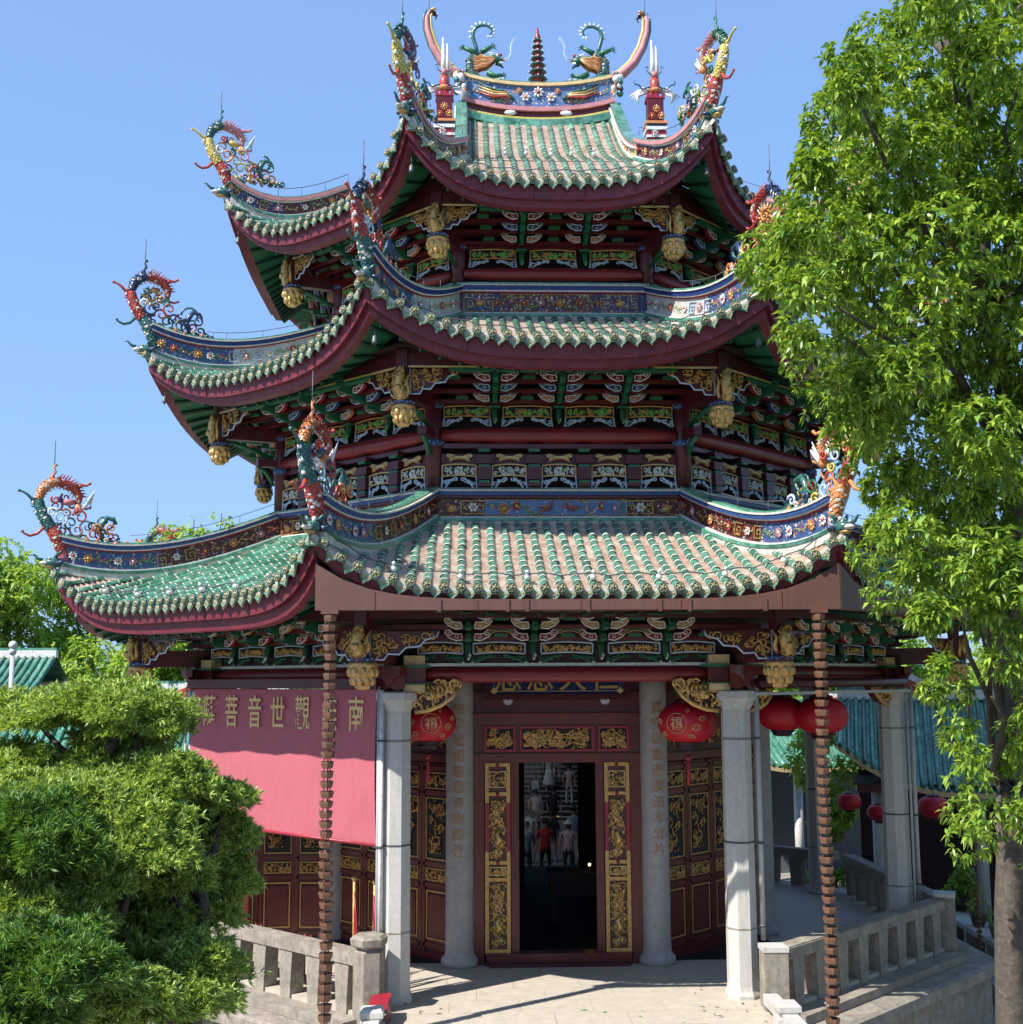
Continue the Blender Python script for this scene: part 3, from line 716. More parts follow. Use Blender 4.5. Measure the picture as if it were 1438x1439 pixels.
def arm(h=.15, L=.34):
    mb = MB()
    mb.prism([(-L, 0), (-L+.02, h*.45), (-L+.10, h*.8), (-L+.12, h), (0.05, h), (0.05, 0), (-L*.4, -.03)], -.035, .035, GREENP, Matrix.Rotation(math.pi/2, 4, 'Z') @ Matrix.Identity(4))
    mb.box(-.075, .075, -L-.05, -L+.09, h, h+.03, GREENP); mb.box(-.055, .055, -L-.03, -L+.07, h-.03, h, DGREEN)
    return mb.mesh('bracket_arm')
ARM = arm()
def corbel(cm):
    mb = MB(); mb.tube([(0,0,.16),(0,-.02,.08),(0,-.05,0),(0,-.10,-.06)], [.04,.045,.035,.02], GREENP, 6)
    mb.tube([(0,-.03,.03),(.015,-.07,-.02),(0,-.11,-.08)], [.022,.028,.01], cm, 5); mb.box(-.08,.08,-.06,.04,.16,.19,GREENP)
    return mb.mesh('corbel')
CB = corbel(LGREEN); CB1 = corbel(WHITEGLZ)
def blockstack(rows):
    mb = MB()
    for w, z0, z1, mt in rows: mb.box(-w/2, w/2, -.07, .05, z0, z1, mt)
    return mb.mesh('bracket_block')
# second storey: block stacks between the arched frets
BST2 = blockstack([(.20, .00, .05, MAROON), (.16, .05, .085, GREENP), (.20, .10, .28, MAROON), (.17, .28, .315, GREENP), (.24, .33, .45, MAROON), (.16, .50, .54, GREENP), (.22, .54, .60, MAROON)])
def beam(name, w, d, z0, z1, th, mt, k, extra=None, kids=None):
    mb = MB(); mb.box(-w/2, w/2, -d-th/2, -d+th/2, z0, z1, mt)
    if extra: extra(mb)
    return mb.build(name, hall, rz=FR(k))
def rbeam(w, d, z, r, k, mt=REDBEAM, name='round_beam', e=.7):
    mb = MB(); n = 12
    mb.tube([(-w/2+w*i/n, -d, z) for i in range(n+1)], [r*(e if i in (0, n) else (1 if 1 < i < n-1 else (1+e)/2)) for i in range(n+1)], mt, 12)
    return mb.build(name, hall, rz=FR(k))
def eave_beam(ti, k):
    d = PD[ti]; w = 2*d*TAN22; z = EB[ti]; mb = MB()
    mb.box(-w/2, w/2, -d-.06, -d+.06, z+.02, z+.20, MAROON); mb.box(-w/2, w/2, -d-.075, -d-.058, z-.005, z+.022, CREAM if ti else MAROON)
    if ti: mb.box(-w/2+.62, w/2-.62, -d-.078, -d+.05, z-.045, z-.006, GREENP); mb.box(-w/2+.6, w/2-.6, -d-.082, -d-.074, z-.004, z+.012, YELLOW)
    return mb.build('eave_beam', hall, rz=FR(k))
KV = (0, 1, 7, 2, 6)
for ti in range(3):
    for k in range(8): eave_beam(ti, k)
    for k in KV:
        d = PD[ti]; w = d*TAN22; z = EB[ti]-(.0 if ti else .16)
        put('corner_fret', FRET[ti], hall, k, -w+.09, d+.01, z-.01); put('corner_fret', FRETR[ti], hall, k, w-.09, d+.01, z-.01)
def brackets(ti, k, ts, steps, w0, mats_):
    """stepped bracket sets; steps = (d, z) pairs outwards"""
    for si, (d, z) in enumerate(steps):
        w = 2*d*TAN22
        beam('purlin', w-.05, d+.0, z+.07, z+.15, .09, MAROON, k); beam('purlin', w-.1, d+.02, z-.07, z-.02, .05, DWOOD, k)
        for t in ts:
            a = put('bracket_arm', ARM, hall, k, t, d, z-.06)
            pr = mats_[si % len(mats_)]
            ob('cloud_wing', pr[0], a, (.06, -.12, .03)); ob('cloud_wing', pr[1], a, (-.06, -.12, .03))
        for i in range(len(ts)+1):
            tm = (([-w/2]+list(ts))[i]+(list(ts)+[w/2])[i])/2
            if abs(tm) < w/2-.25 and (si % 2 == 0 or len(ts) < 3): put('bracket_block', SMB, hall, k, tm, d+.04, z)
SMB = blockstack([(.18, -.02, .02, GREENP), (.12, .02, .07, MAROON)])
WO = wing(LBLUE, ORANGE); WC = wing(WHITE, CRIMSON); WOm, WCm = flipx(WO, 'cloud_wing'), flipx(WC, 'cloud_wing')
OW = [(WO, WOm), (WB_, WBm), (WC, WCm)]
for k in KV:
    # ---- storey 2
    for i in range(5): put('arched_fret', WIN[i % 2], hall, k, (-1.46+.73*i)*.985, 4.42, 7.06)
    for i in range(5): put('cloud_bracket', GCAP, hall, k, (-1.46+.73*i)*.985, 4.44, 7.25)
    for i in range(4): put('bracket_block', BST2, hall, k, -1.08+.72*i, 4.44, 6.83)
    beam('sill_beam', 3.5, 4.40, 6.66, 6.80, .12, MAROON, k); beam('middle_beam', 3.5, 4.36, 7.17, 7.31, .10, MAROON, k); beam('tie_beam', 3.5, 4.34, 7.40, 7.47, .10, DWOOD, k)
    rbeam(3.4, 4.42, 7.585, .115, k)
    for i, t in enumerate((-1.34, -.46, .46, 1.34)): put('carved_panel', PNL[i % 2], hall, k, t*.99, 4.40, 7.93, sc=(1.0 if i in (1, 2) else .95, 1, 1))
    for t in (-.93, 0, .93): put('corbel', CB, hall, k, t, 4.44, 7.82)
    beam('tie_beam', 3.6, 4.36, 8.03, 8.10, .10, DWOOD, k)
    brackets(1, k, (-.93, 0, .93), ((4.52, 8.10), (4.80, 8.19), (5.06, 8.27)), 0, OW)
    # ---- storey 3
    rbeam(2.75, 3.60, 10.27, .10, k); mb = MB(); mb.box(-1.32, 1.32, -3.56, -3.50, 9.98, 10.16, WHITE)
    for s in (-1, 1): mb.box(s*.93-.05, s*.93+.05, -3.57, -3.56, 9.985, 10.155, BLUE); mb.ball((s*1.12, -3.56, 10.07), .06, OGOLD, 8, (1.6, .2, 1))
    for i in range(9): mb.ball((-.6+.15*i+.03*math.sin(i*5), -3.56, 10.07+.03*math.sin(i*3)), .012, (GREENP, REDG, DARKP)[i % 3], 4, (1.6, .4, 1))
    mb.build('painted_frieze', hall, rz=FR(k))
    for i, t in enumerate((-.94, 0, .94)): put('carved_panel', PNL[i % 2], hall, k, t*.99, 3.56, 10.59, sc=(1.0, 1, .95))
    for t in (-.49, .49): put('corbel', CB, hall, k, t, 3.60, 10.47)
    beam('tie_beam', 2.9, 3.52, 10.69, 10.76, .10, DWOOD, k)
    brackets(2, k, (-.49, .49), ((3.62, 10.80), (3.86, 10.90), (4.08, 10.99)), 0, OW)
    # ---- ground storey frieze (column octagon)
    rbeam(4.02, 5.43, 4.15, .105, k, e=.6)
    for i, t in enumerate((-1.68, -.90, 0, .90, 1.68)): put('carved_panel', PNL1[i % 2], hall, k, t, 5.50, 4.49, sc=(.84 if i in (0, 4) else .98, 1, 1.05))
    for t in (-1.31, -.45, .45, 1.31): put('corbel', CB1, hall, k, t, 5.54, 4.42)
    beam('tie_beam', 4.3, 5.40, 4.26, 4.30, .08, WHITE, k); beam('tie_beam', 4.4, 5.36, 4.28, 4.62, .06, DARKW, k); beam('tie_beam', 4.3, 5.46, 4.60, 4.68, .10, DWOOD, k)
    brackets(0, k, (-1.31, -.45, .45, 1.31), ((5.62, 4.66), (5.92, 4.80)), 0, [(WC, WCm), (WG, WGm)])
    for t in (-.88, 0, .88):
        c = put('cloud_bracket', GCG, hall, k, t, 5.86, 4.72, sc=(1.0, 1, .9)); put('cloud_bracket', GCB, hall, k, t, 6.16, 4.90, sc=(1.0, 1, .9))
        for s in (-1, 1): put('cloud_wing', (WG, WGm)[s < 0], hall, k, t+s*.14, 6.14, 4.88, sc=(1, 1, .8))
        c = put('bracket_block', SMB, hall, k, t, 6.05, 4.86)
    # corner blocks above the granite capitals
    for s in (-1, 1):
        t = s*2.02; mb = MB()
        mb.box(t-.14, t+.14, -5.58, -5.30, 3.93, 4.02, CREAM); mb.box(t-.19, t+.19, -5.62, -5.28, 4.02, 4.035, GREENP)
        mb.box(t-.15, t+.15, -5.56, -5.30, 4.035, 4.24, DWOOD); mb.box(t-.22, t+.20, -5.62, -5.26, 4.24, 4.275, GREENP); mb.box(t-.14, t+.14, -5.58, -5.30, 4.275, 4.40, CREAM)
        mb.build('corner_block', hall, rz=FR(k))
        x0 = s*2.2
        mb = MB(); mb.prism([(0, -.12), (.10, -.16), (.22, -.10), (.30, .0), (.42, .05), (.42, .16), (0, .16)] if s > 0 else [(0, .16), (-.42, .16), (-.42, .05), (-.30, 0), (-.22, -.10), (-.10, -.16), (0, -.12)], -.05, .05, DWOOD)
        if 0: mb.tube([(s*.42, -.055, .05), (s*.30, -.055, 0), (s*.22, -.055, -.10), (s*.10, -.055, -.16), (0, -.055, -.12)], .022, GREENP, 5)
        o = mb.build('bracket_tail', hall, FP(k, s*2.14, 5.62, 4.10), FR(k))
# radial beams from wall columns out to the pendants
for (d0, z0, d1, z1, h) in ((5.3, 4.42, 6.5, 4.42, .26), (4.4, 8.06, 5.4, 8.06, .22), (4.4, 7.60, 4.75, 7.72, .12), (3.5, 10.76, 4.35, 10.76, .22), (2.9, 4.3, 5.6, 4.3, .3)):
    for k in range(8):
        mb = MB(); cs = math.cos(math.pi/8)
        mb.box(-.07, .07, -d1/cs, -d0/cs, z0-h/2, z0+h/2, MAROON)
        if z0 > 5: mb.tube([(-.0, -d1/cs+.02, z0-h/2-.01), (0, -(d1*.6+d0*.4)/cs, z0-h/2-.09), (0, -d0/cs-.12, z0-h/2-.26)], [.03, .04, .03], GREENP, 5)
        mb.build('radial_beam', hall, rz=FR(k)-math.pi/8)
# ------------------------------------------------------------------ platform, ground
mb = MB(); a8 = math.pi/8; cs = math.cos(a8)
mb.lathe([(6.62/cs, -1.4), (6.62/cs, -.34)], GRANITED, 8, smooth=False, a0=a8); mb.lathe([(6.72/cs, -.36), (6.78/cs, -.34), (6.78/cs, -.20), (6.72/cs, -.17)], GRANITED, 8, smooth=False, a0=a8)
mb.build('platform', kind='structure')
mb = MB(); mb.lathe([(6.1/cs, -.2), (6.1/cs, 0)], FLOOR, 8, smooth=False, a0=a8)
mb.box(-2.55, 2.55, -7.9, -5.9, -1.35, -.003, FLOOR)
pf = mb.build('porch_floor', kind='structure')
# slab joints of the porch floor are real gaps between thin slabs laid on it
rr = random.Random(5)
def slab(x0, x1, y0, y1):
    m = MB(); h = .006+rr.uniform(0, .002); m.box(x0+.004, x1-.004, y0+.004, y1-.004, 0, h, FLOOR); m.build('floor_slab', pf)
y = -7.88
row = 0
while y < -3.3:
    x = -2.4+(row % 2)*.45
    lim = 2.45 if y < -5.9 else 3.4
    x = -lim if row % 2 else -lim+.4-.9
    while x < lim:
        x1 = min(x+.9, lim); x0 = max(x, -lim)
        if x1-x0 > .1:
            ok = True
            for xx in (x0, x1):
                for yy in (y, y+.6):
                    for k in (0, 1, 7):
                        a = FR(k); n = (math.sin(a), -math.cos(a))
                        if k and (-math.sin(-a)*xx*1 + n[1]*yy) > 99: ok = False
                        if k and (n[0]*xx+n[1]*yy) > 6.05: ok = False
            inwall = y+.6 > -3.55
            if ok and not inwall: slab(x0, x1, y, y+.6)
        x += .9
    y += .6; row += 1
PAVE = mat('grey_paving', (.25, .24, .225), .85, var=.25, scale=3, bump=.25, dirt=(.15, .145, .135))
mb = MB(); mb.add([(-400, -400, -1.38), (400, -400, -1.38), (400, 600, -1.38), (-400, 600, -1.38)], [(0,1,2,3)], PAVE); gr = mb.build('courtyard_ground', kind='structure')
me = MB(); me.box(-.395, .395, -.295, .295, 0, .008, PAVE); me = me.mesh('paving_slab')
for i in range(10):
    for j in range(14):
        x, y = 6.9+.8*i+(j % 2)*.4, -4.2+.6*j
        if x*.7071-y*.7071 > 6.9 and x > 6.95: ob('paving_slab', me, gr, (x, y, -1.38))
# ------------------------------------------------------------------ granite columns of the porch
def gcol():
    mb = MB(); prof = [(.235, 0), (.24, .05), (.215, .10), (.205, .16), (.20, 1.9), (.195, 3.68)]
    mb.lathe(prof, GRANITE, 8, smooth=False, a0=a8)
    for z in (.86, 1.95, 3.28): mb.lathe([(.203, z), (.207, z+.006), (.207, z+.02), (.203, z+.026)], IRON if z == 1.95 else GRANITED, 8, smooth=False, a0=a8)
    return mb.mesh('porch_column')
def gcap():
    mb = MB(); mb.lathe([(.20, 3.68), (.21, 3.70), (.235, 3.75), (.25, 3.79), (.29, 3.82), (.29, 3.915), (.25, 3.93)], GRANITE, 8, smooth=False, a0=a8); return mb.mesh('capital')
GC, GCP = gcol(), gcap()
for k in range(8):
    c = put('porch_column', GC, hall, k, -2.25, 5.432, 0); ob('capital', GCP, c)
def icol():
    mb = MB(); mb.lathe([(.26, 0), (.27, .04), (.27, .10), (.215, .16), (.205, .25), (.20, 3.9), (.20, 4.4)], GRANITE2, 18); return mb.mesh('inner_column')
IC = icol()
for k in range(8): put('inner_column', IC, hall, k, -1.433, 3.46, 0)

# ------------------------------------------------------------------ writing
def text_mesh(body, size, mt, depth=.006, name='lettering', vertical=0):
    c = bpy.data.curves.new(name, 'FONT'); c.body = body; c.size = size; c.align_x = 'CENTER'; c.align_y = 'CENTER'; c.extrude = depth; c.offset = size*.008
    o = bpy.data.objects.new(name, c); COL.objects.link(o)
    dg = bpy.context.evaluated_depsgraph_get(); me = bpy.data.meshes.new_from_object(o.evaluated_get(dg))
    bpy.data.objects.remove(o); bpy.data.curves.remove(c)
    me.transform(Matrix.Rotation(math.pi/2, 4, 'X'))
    xs = [v.co.x for v in me.vertices]; zs = [v.co.z for v in me.vertices]
    if xs: me.transform(Matrix.Translation((-(min(xs)+max(xs))/2, 0, -(min(zs)+max(zs))/2)))
    me.materials.clear(); me.materials.append(mt); me.name = name; return me

# ------------------------------------------------------------------ front wall with the door
W0 = 3.46
mb = MB(); mb.box(-1.27, 1.27, -3.40, -3.30, 3.40, 4.9, MAROON)
mb.build('wall_panel', hall)
def fbox(name, x0, x1, z0, z1, y0, y1, mt, parent=hall, rz=0.0):
    m = MB(); m.box(x0, x1, y0, y1, z0, z1, mt); return m.build(name, parent, rz=rz)
fbox('upper_lintel', -1.28, 1.28, 3.585, 3.90, -3.47, -3.40, MAROON); fbox('lintel_moulding', -1.28, 1.28, 3.56, 3.583, -3.52, -3.38, REDBEAM)
fbox('lintel', -1.28, 1.28, 3.42, 3.557, -3.46, -3.38, BROWNWOOD); fbox('frieze_board', -1.28, 1.28, 3.0, 3.417, -3.42, -3.34, DWOOD)
fbox('door_lintel', -1.28, 1.28, 2.865, 2.998, -3.47, -3.36, BROWNWOOD)
for x, w_ in ((-.84, .44), (0, 1.08), (.84, .44)):
    m = MB(); frame_box(m, w_+.02, .37, .035, .05, CRIMSON, -3.42); m2 = m.build('frieze_frame', hall, (x, 0, 3.21))
    cm = carving(w_-.07, .29, int(x*10)+50, GOLD, 2.6, .013, (GOLD, OGOLD), y=-3.44); cm.box(-w_/2+.03, w_/2-.03, -3.425, -3.42, -.16, .16, BLACK)
    for i in range(int(w_*16)):
        q = random.Random(i+int(w_*100)); cm.ball((q.uniform(-w_/2+.07, w_/2-.07), -3.455, q.uniform(-.11, .11)), q.uniform(.016, .034), GOLD, 5, (1.5, .7, .8))
    cm.build('carved_frieze', m2)
def clasp():
    mb = MB(); mb.prism([(-.08, .05), (-.055, -.03), (-.03, -.05), (.03, -.05), (.055, -.03), (.08, .05), (.03, .03), (-.03, .03)], -.03, 0, LBLUE)
    mb.ball((0, -.035, 0), .022, CREAM, 6); mb.tube([(-.08, -.032, .05), (-.055, -.032, -.03), (-.03, -.032, -.05), (.03, -.032, -.05), (.055, -.032, -.03), (.08, -.032, .05)], .007, WHITE, 4)
    return mb.mesh('door_clasp')
CL = clasp()
for x in (-.72, .72): ob('door_clasp', CL, hall, (x, -3.475, 3.77))
# jambs, threshold
for s in (-1, 1):
    x0, x1 = sorted((s*1.075, s*1.28)); fbox('door_jamb', x0, x1, 0, 2.863, -3.45, -3.36, BROWNWOOD)
    x0, x1 = sorted((s*.565, s*.68)); fbox('door_post', x0, x1, 0, 2.863, -3.46, -3.34, DWOOD)
fbox('threshold', -1.05, 1.05, 0, .17, -3.56, -3.30, DWOOD)
fbox('threshold_foot', -1.0, 1.0, 0, .05, -3.66, -3.562, MAROON)
CARVEBG = mat('carving_ground', (.09, .045, .02), .6, var=.4, scale=25)
def door_panel(seed, w=.37, mirror=1):
    """tall gilded panel beside the door: board, frame pieces and four carvings"""
    b = MB(); b.box(-w/2, w/2, -.02, .03, 0, 2.69, DWOOD)
    for z0, z1, mt in ((0, .02, GOLD), (.02, 1.42, OGOLD), (1.42, 2.12, CRIMSON), (2.12, 2.69, OGOLD)):
        for s in (-1, 1):
            x0, x1 = sorted((s*w/2, s*(w/2-.055))); b.box(x0, x1, -.05, -.02, z0, z1, mt)
    for z in (0, 1.0, 1.24, 2.22, 2.64): b.box(-w/2+.055, w/2-.055, -.05, -.02, z, z+.05, OGOLD)
    for z in (1.265, 2.245, 2.66): b.ball((0, -.055, z), .028, CRIMSON, 6)
    root = b.mesh('carved_door_board')
    out = [('carved_door_board', root)]
    for nm, z, h, dn, n_ in (('carved_plaque', 2.455, .27, 1.2, 4), ('carved_panel', 1.76, .84, 2.4, 26), ('carved_plaque', 1.145, .15, 1.2, 3), ('carved_panel', .53, .90, 2.4, 26)):
        c = carving(w-.13, h, seed+int(z*10), GOLD, dn, .011, (GOLD, OGOLD, GOLD, PURPLE), y=-.035); c.box(-w/2+.06, w/2-.06, -.026, -.02, -h/2, h/2, CARVEBG)
        q = random.Random(seed+n_)
        for i in range(n_): c.ball((q.uniform(-.09, .09), -.05, q.uniform(-h*.45, h*.45)), q.uniform(.015, .034), GOLD, 5, (1.1, .8, 1.3))
        if h < .3: frame_box(c, w-.13, h-.03, .014, .012, CREAM, -.035)
        else:
            for i in range(8):
                a = i*.785; c.ball((.045*math.cos(a), -.06, h*.36+.045*math.sin(a)), .018, GOLD, 4)
            c.tube([(-.02,-.06,-h*.28),(.03,-.075,-h*.20),(-.02,-.08,-h*.10),(.04,-.07,-.02)], [.05,.055,.04,.012], GOLD, 6)
        out.append((nm, c.mesh(nm), z))
    return out
DP = door_panel(70)
for s in (-1, 1):
    r = ob('carved_door_board', DP[0][1], hall, (s*.878, -3.44, .172))
    for nm, me, z in DP[1:]: ob(nm, me, r, (0, 0, z))
# plaque above the door
pl = thing('name_plaque', 'dark blue framed plaque with gold characters hung above the temple doorway', 'plaque', (0, -3.62, 3.86))
mb = MB(); mb.box(-1.0, 1.0, -.02, .03, 0, .80, NAVY); pb = mb.build('plaque_board', pl)
mb = MB()
for x0, x1, z0, z1 in ((-1.08, 1.08, -.07, .0), (-1.08, 1.08, .80, .87), (-1.08, -1.0, 0, .80), (1.0, 1.08, 0, .80)): mb.box(x0, x1, -.05, .03, z0, z1, MAROON)
mb.build('plaque_frame', pl)
mb = MB()
mb.tube([(-.93, -.025, .05), (.93, -.025, .05), (.93, -.025, .75), (-.93, -.025, .75), (-.93, -.025, .05)], .006, CREAM, 4, smooth=False)
for x, z in ((-.93, .05), (.93, .05), (-.93, .75), (.93, .75)): mb.box(x-.045, x+.045, -.035, -.02, z-.02, z+.02, TAN); mb.box(x-.02, x+.02, -.036, -.02, z-.045, z+.045, TAN)
mb.build('plaque_trim', pb)
CGOLD = mat('gold_leaf_letter', (.62, .40, .13), .45, .3, var=.15)
for ch, x in (('悲', -.72), ('慈', -.25), ('大', .23), ('仁', .70)):
    ob('lettering', text_mesh(ch, .42, CGOLD, .012), pb, (x, -.03, .25))
for x in (-.86, .86):
    for i in range(5): ob('lettering', text_mesh('一' if i % 2 else '二', .05, CREAM, .004), pb, (x, -.025, .20+.09*i))
pl.rotation_euler = (R(-7), 0, 0)
# couplets on the two round inner columns
COLG = mat('worn_gold_inscription', (.38, .22, .10), .5, var=.3, scale=20, bump=0)
def wrap_cyl(me, r):
    for v in me.vertices: v.co.y = -math.sqrt(max(r*r-v.co.x**2, 0))+v.co.y
    return me
ccol = [o for o in hall.children if o.name.startswith('inner_column')]
for idx, chars, x, turn in ((0, '無宗定相慈悲濟物即菩', -1.433, R(-6)), (7, '真空以象形演法本公片', 1.433, R(10))):
    for i, ch in enumerate(chars):
        me = wrap_cyl(text_mesh(ch, .19, COLG, .004), .203); ob('lettering', me, hall, (x, -3.46, 3.66-.225*i), turn)

# ------------------------------------------------------------------ other walls of the core: door leaves
def leaf(seed, w=.66):
    b = MB(); b.box(-w/2+.005, w/2-.005, -.03, .03, 0, 2.72, DWOOD)
    for z0, z1 in ((.06, .12), (.92, .98), (1.22, 1.28), (2.26, 2.32), (2.62, 2.68)): b.box(-w/2+.03, w/2-.03, -.055, -.03, z0, z1, BROWNWOOD)
    for s in (-1, 1):
        x0, x1 = sorted((s*(w/2-.005), s*(w/2-.07))); b.box(x0, x1, -.055, -.031, 0, 2.72, BROWNWOOD if seed % 2 else DWOOD)
    return b.mesh('door_leaf'), seed
def leaf_parts(seed, w=.66):
    out = []
    for nm, z, h in (('carved_plaque', 2.47, .24), ('carved_panel', 1.77, .90), ('carved_plaque', 1.10, .18)):
        c = carving(w-.20, h-.04, seed+int(z*7), OGOLD, 1.6, .011, (GOLD, DWOOD, OGOLD), y=-.045); c.box(-w/2+.09, w/2-.09, -.036, -.03, -h/2+.01, h/2-.01, BLACK); frame_box(c, w-.17, h, .016, .02, OGOLD, -.035)
        out.append((nm, c.mesh(nm), z))
    c = MB(); frame_box(c, w-.19, .70, .02, .015, OGOLD, -.035); c.box(-w/2+.14, w/2-.14, -.05, -.03, -.29, .29, BROWNWOOD)
    out.append(('lower_panel', c.mesh('lower_panel'), .52)); return out
LF = leaf(1)[0]; LP = leaf_parts(90)
for k in (1, 7, 2, 6):
    for i in range(4):
        l = put('door_leaf', LF, hall, k, -.99+.66*i, 3.44, .12)
        for nm, me, z in LP: ob(nm, me, l, (0, 0, z))
    fbox('wall_panel', -1.4, 1.4, 2.86, 4.9, -3.44, -3.36, MAROON, rz=FR(k)); fbox('threshold', -1.4, 1.4, 0, .12, -3.52, -3.36, DWOOD, rz=FR(k))
    fbox('lintel', -1.4, 1.4, 2.86, 2.98, -3.50, -3.445, BROWNWOOD, rz=FR(k))
    m = carving(2.3, .24, 140+k, OGOLD, 1.0, .013, (GOLD,), y=-3.46); m.build('carved_frieze', hall, (0, 0, 3.2), FR(k)) if False else ob('carved_frieze', m.mesh('carved_frieze'), hall, (0, 0, 3.2), FR(k))
for k in (3, 5): fbox('wall_panel', -1.43, 1.43, 0, 4.9, -3.46, -3.36, DARKW, rz=FR(k))
# three door leaves folded open across the left porch
for i in range(3):
    l = ob('door_leaf', LF, hall, (-3.78-.575*i, -1.52+.02*i, .02), R(4 if i % 2 else -4), sc=(.88, 1, 1))
    for nm, me, z in LP: ob(nm, me, l, (0, 0, z))
# back wall with its own doorway, seen through the hall
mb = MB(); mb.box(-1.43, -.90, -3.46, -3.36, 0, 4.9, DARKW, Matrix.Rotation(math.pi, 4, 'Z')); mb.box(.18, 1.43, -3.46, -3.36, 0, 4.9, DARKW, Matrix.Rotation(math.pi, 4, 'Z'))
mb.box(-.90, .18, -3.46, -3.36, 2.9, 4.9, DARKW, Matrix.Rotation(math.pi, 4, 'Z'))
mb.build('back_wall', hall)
gm = bpy.data.materials.new('dimming_glass'); gm.use_nodes = True; _n = gm.node_tree
_t = _n.nodes.new('ShaderNodeBsdfTransparent'); _t.inputs[0].default_value = (.20, .21, .225, 1); _g = _n.nodes.new('ShaderNodeBsdfGlossy'); _g.inputs['Roughness'].default_value = .03
_x = _n.nodes.new('ShaderNodeMixShader'); _x.inputs[0].default_value = .03; _n.links.new(_t.outputs[0], _x.inputs[1]); _n.links.new(_g.outputs[0], _x.inputs[2]); _n.links.new(_x.outputs[0], _n.nodes['Material Output'].inputs[0])
fbox('dimming_pane', -.18, .90, .0, 2.9, 3.40, 3.412, gm)  # tinted pane added in the back doorway to dim the view beyond
mb = MB(); mb.box(-3.4, 3.4, -3.3, 3.3, .008, .02, BLACK); mb.build('hall_floor', hall)  # floor and ceiling coloured near black, putting the hall's darkness into paint
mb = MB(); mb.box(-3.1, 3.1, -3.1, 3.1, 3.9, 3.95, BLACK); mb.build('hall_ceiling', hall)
# altar table and the small lamp burning on it
alt = thing('altar_table', 'dark altar table standing in the shadow inside the doorway', 'altar table', (.75, -.2, 0))
mb = MB(); mb.box(-.7, .7, -.3, .3, .78, .84, DARKW); mb.build('table_top', alt)
mb = MB(); mb.box(-.66, .66, -.26, -.22, .45, .78, DARKW); mb.build('apron', alt)
for x in (-.62, .62):
    for y in (-.24, .24): mb = MB(); mb.box(x-.04, x+.04, y-.04, y+.04, 0, .78, DARKW); mb.build('leg', alt)
lp = thing('altar_lamp', 'tiny golden lamp glowing on the altar table inside the dark doorway', 'lamp', (.76, -.35, .84))
mb = MB(); mb.lathe([(.05, 0), (.05, .01), (.012, .02), (.012, .05), (.04, .06), (.045, .075)], GOLD, 10); mb.build('lamp_base', lp)
mb = MB(); mb.ball((0, 0, .11), .022, mat('lamp_flame', (1, .8, .5), .5, emit=(1, .66, .30, 9)), 8, (1, 1, .9)); mb.build('flame', lp)

# ------------------------------------------------------------------ gutter of sheet metal on the front and right eaves
def gutter(k):
    w = 3.10; n = 20; mb = MB(); top = []; bot = []
    for i in range(n+1):
        t = -w+2*w*i/n; u = t/(TAN22*7.60); z = T1.ze-.11+(T1.zc-T1.ze)*.68*abs(u)**5.4; top.append((t, z)); bot.append((t, 4.895))
    d = 7.50
    vs = [(t, -d, z) for t, z in bot]+[(t, -d, z) for t, z in top]+[(t, -d+.03, z) for t, z in top]+[(t, -d+.14, 4.895) for t, z in bot]; m = n+1
    fs = []
    for i in range(n): fs += [(i, i+1, m+i+1, m+i), (m+i, m+i+1, 2*m+i+1, 2*m+i), (i+1, i, 3*m+i, 3*m+i+1), (2*m+i, 2*m+i+1, 3*m+i+1, 3*m+i)]
    fs += [(0, m, 2*m, 3*m), (n, 3*m+n, 2*m+n, m+n)]
    mb.add(vs, fs, BROWNM); return mb.mesh('gutter_trough')
gut = thing('rain_gutter', 'long brown sheet metal gutter fixed under the lowest front eaves', 'gutter')
gmesh = gutter(0)
st = MB(); st.box(-.02, .02, -.012, 0, 4.885, 5.02, BROWNM); st.box(-.02, .02, -.012, .13, 4.875, 4.885, BROWNM); st = st.mesh('gutter_strap')
for k in (0, 7, 6):
    g = ob('gutter_trough', gmesh, gut, (0, 0, 0), FR(k))
    sm = MB()
    for t in (-2.4, -1.2, 0.02, 1.2, 2.4): sm.box(t-.004, t+.004, -7.504, -7.498, 4.90, T1.ze-.13+(T1.zc-T1.ze)*.68*abs(t/(TAN22*7.6))**5.4, DWOOD)
    sm.build('sheet_joint', g)
    for t in (-1.65, -.85, -.62, .1, .95, 1.3, 2.2): ob('gutter_strap', st, g, (t, -7.503, 0))
# ------------------------------------------------------------------ rain chains of square cups
def cup():
    mb = MB(); mb.lathe([(.05, 0), (.082, .006), (.098, .052), (.100, .080), (.088, .079), (.05, .02)], CUPM, 6, smooth=False, a0=math.pi/2)
    mb.tube([(-.055, 0, .07), (-.03, 0, .12), (.03, 0, .12), (.055, 0, .07)], .007, CUPM, 4)
    mb.ball((0, -.062, .04), .014, IRON, 5, (1, .4, 1)); return mb.mesh('chain_cup')
CUP = cup()
def chain(x, y, z1, z0, label, sc=1.0, step=.112):
    c = thing('rain_chain', label, 'rain chain', (x, y, 0), 0, 'rain chains hanging from the lowest gutter'); n = int((z1-z0)/step); rd = random.Random(int(x*10))
    for i in range(n): ob('chain_cup', CUP, c, (rd.uniform(-.004, .004)+.012*math.sin(i*.23), rd.uniform(-.004, .004), z1-step*(i+1)), rd.uniform(-.35, .35), sc=(.84*sc, .84*sc, sc))
    mb = MB(); mb.tube([(0, 0, z0), (0, 0, z1)], .008, IRON, 5); mb.build('centre_rod', c)
    mb = MB(); mb.box(-.10, .10, -.07, .07, z1-.02, z1+.04, BROWNM); mb.build('outlet', c)
chain(-2.93, -7.44, 4.87, -1.0, 'brown cup rain chain hanging in front of the rose blind')
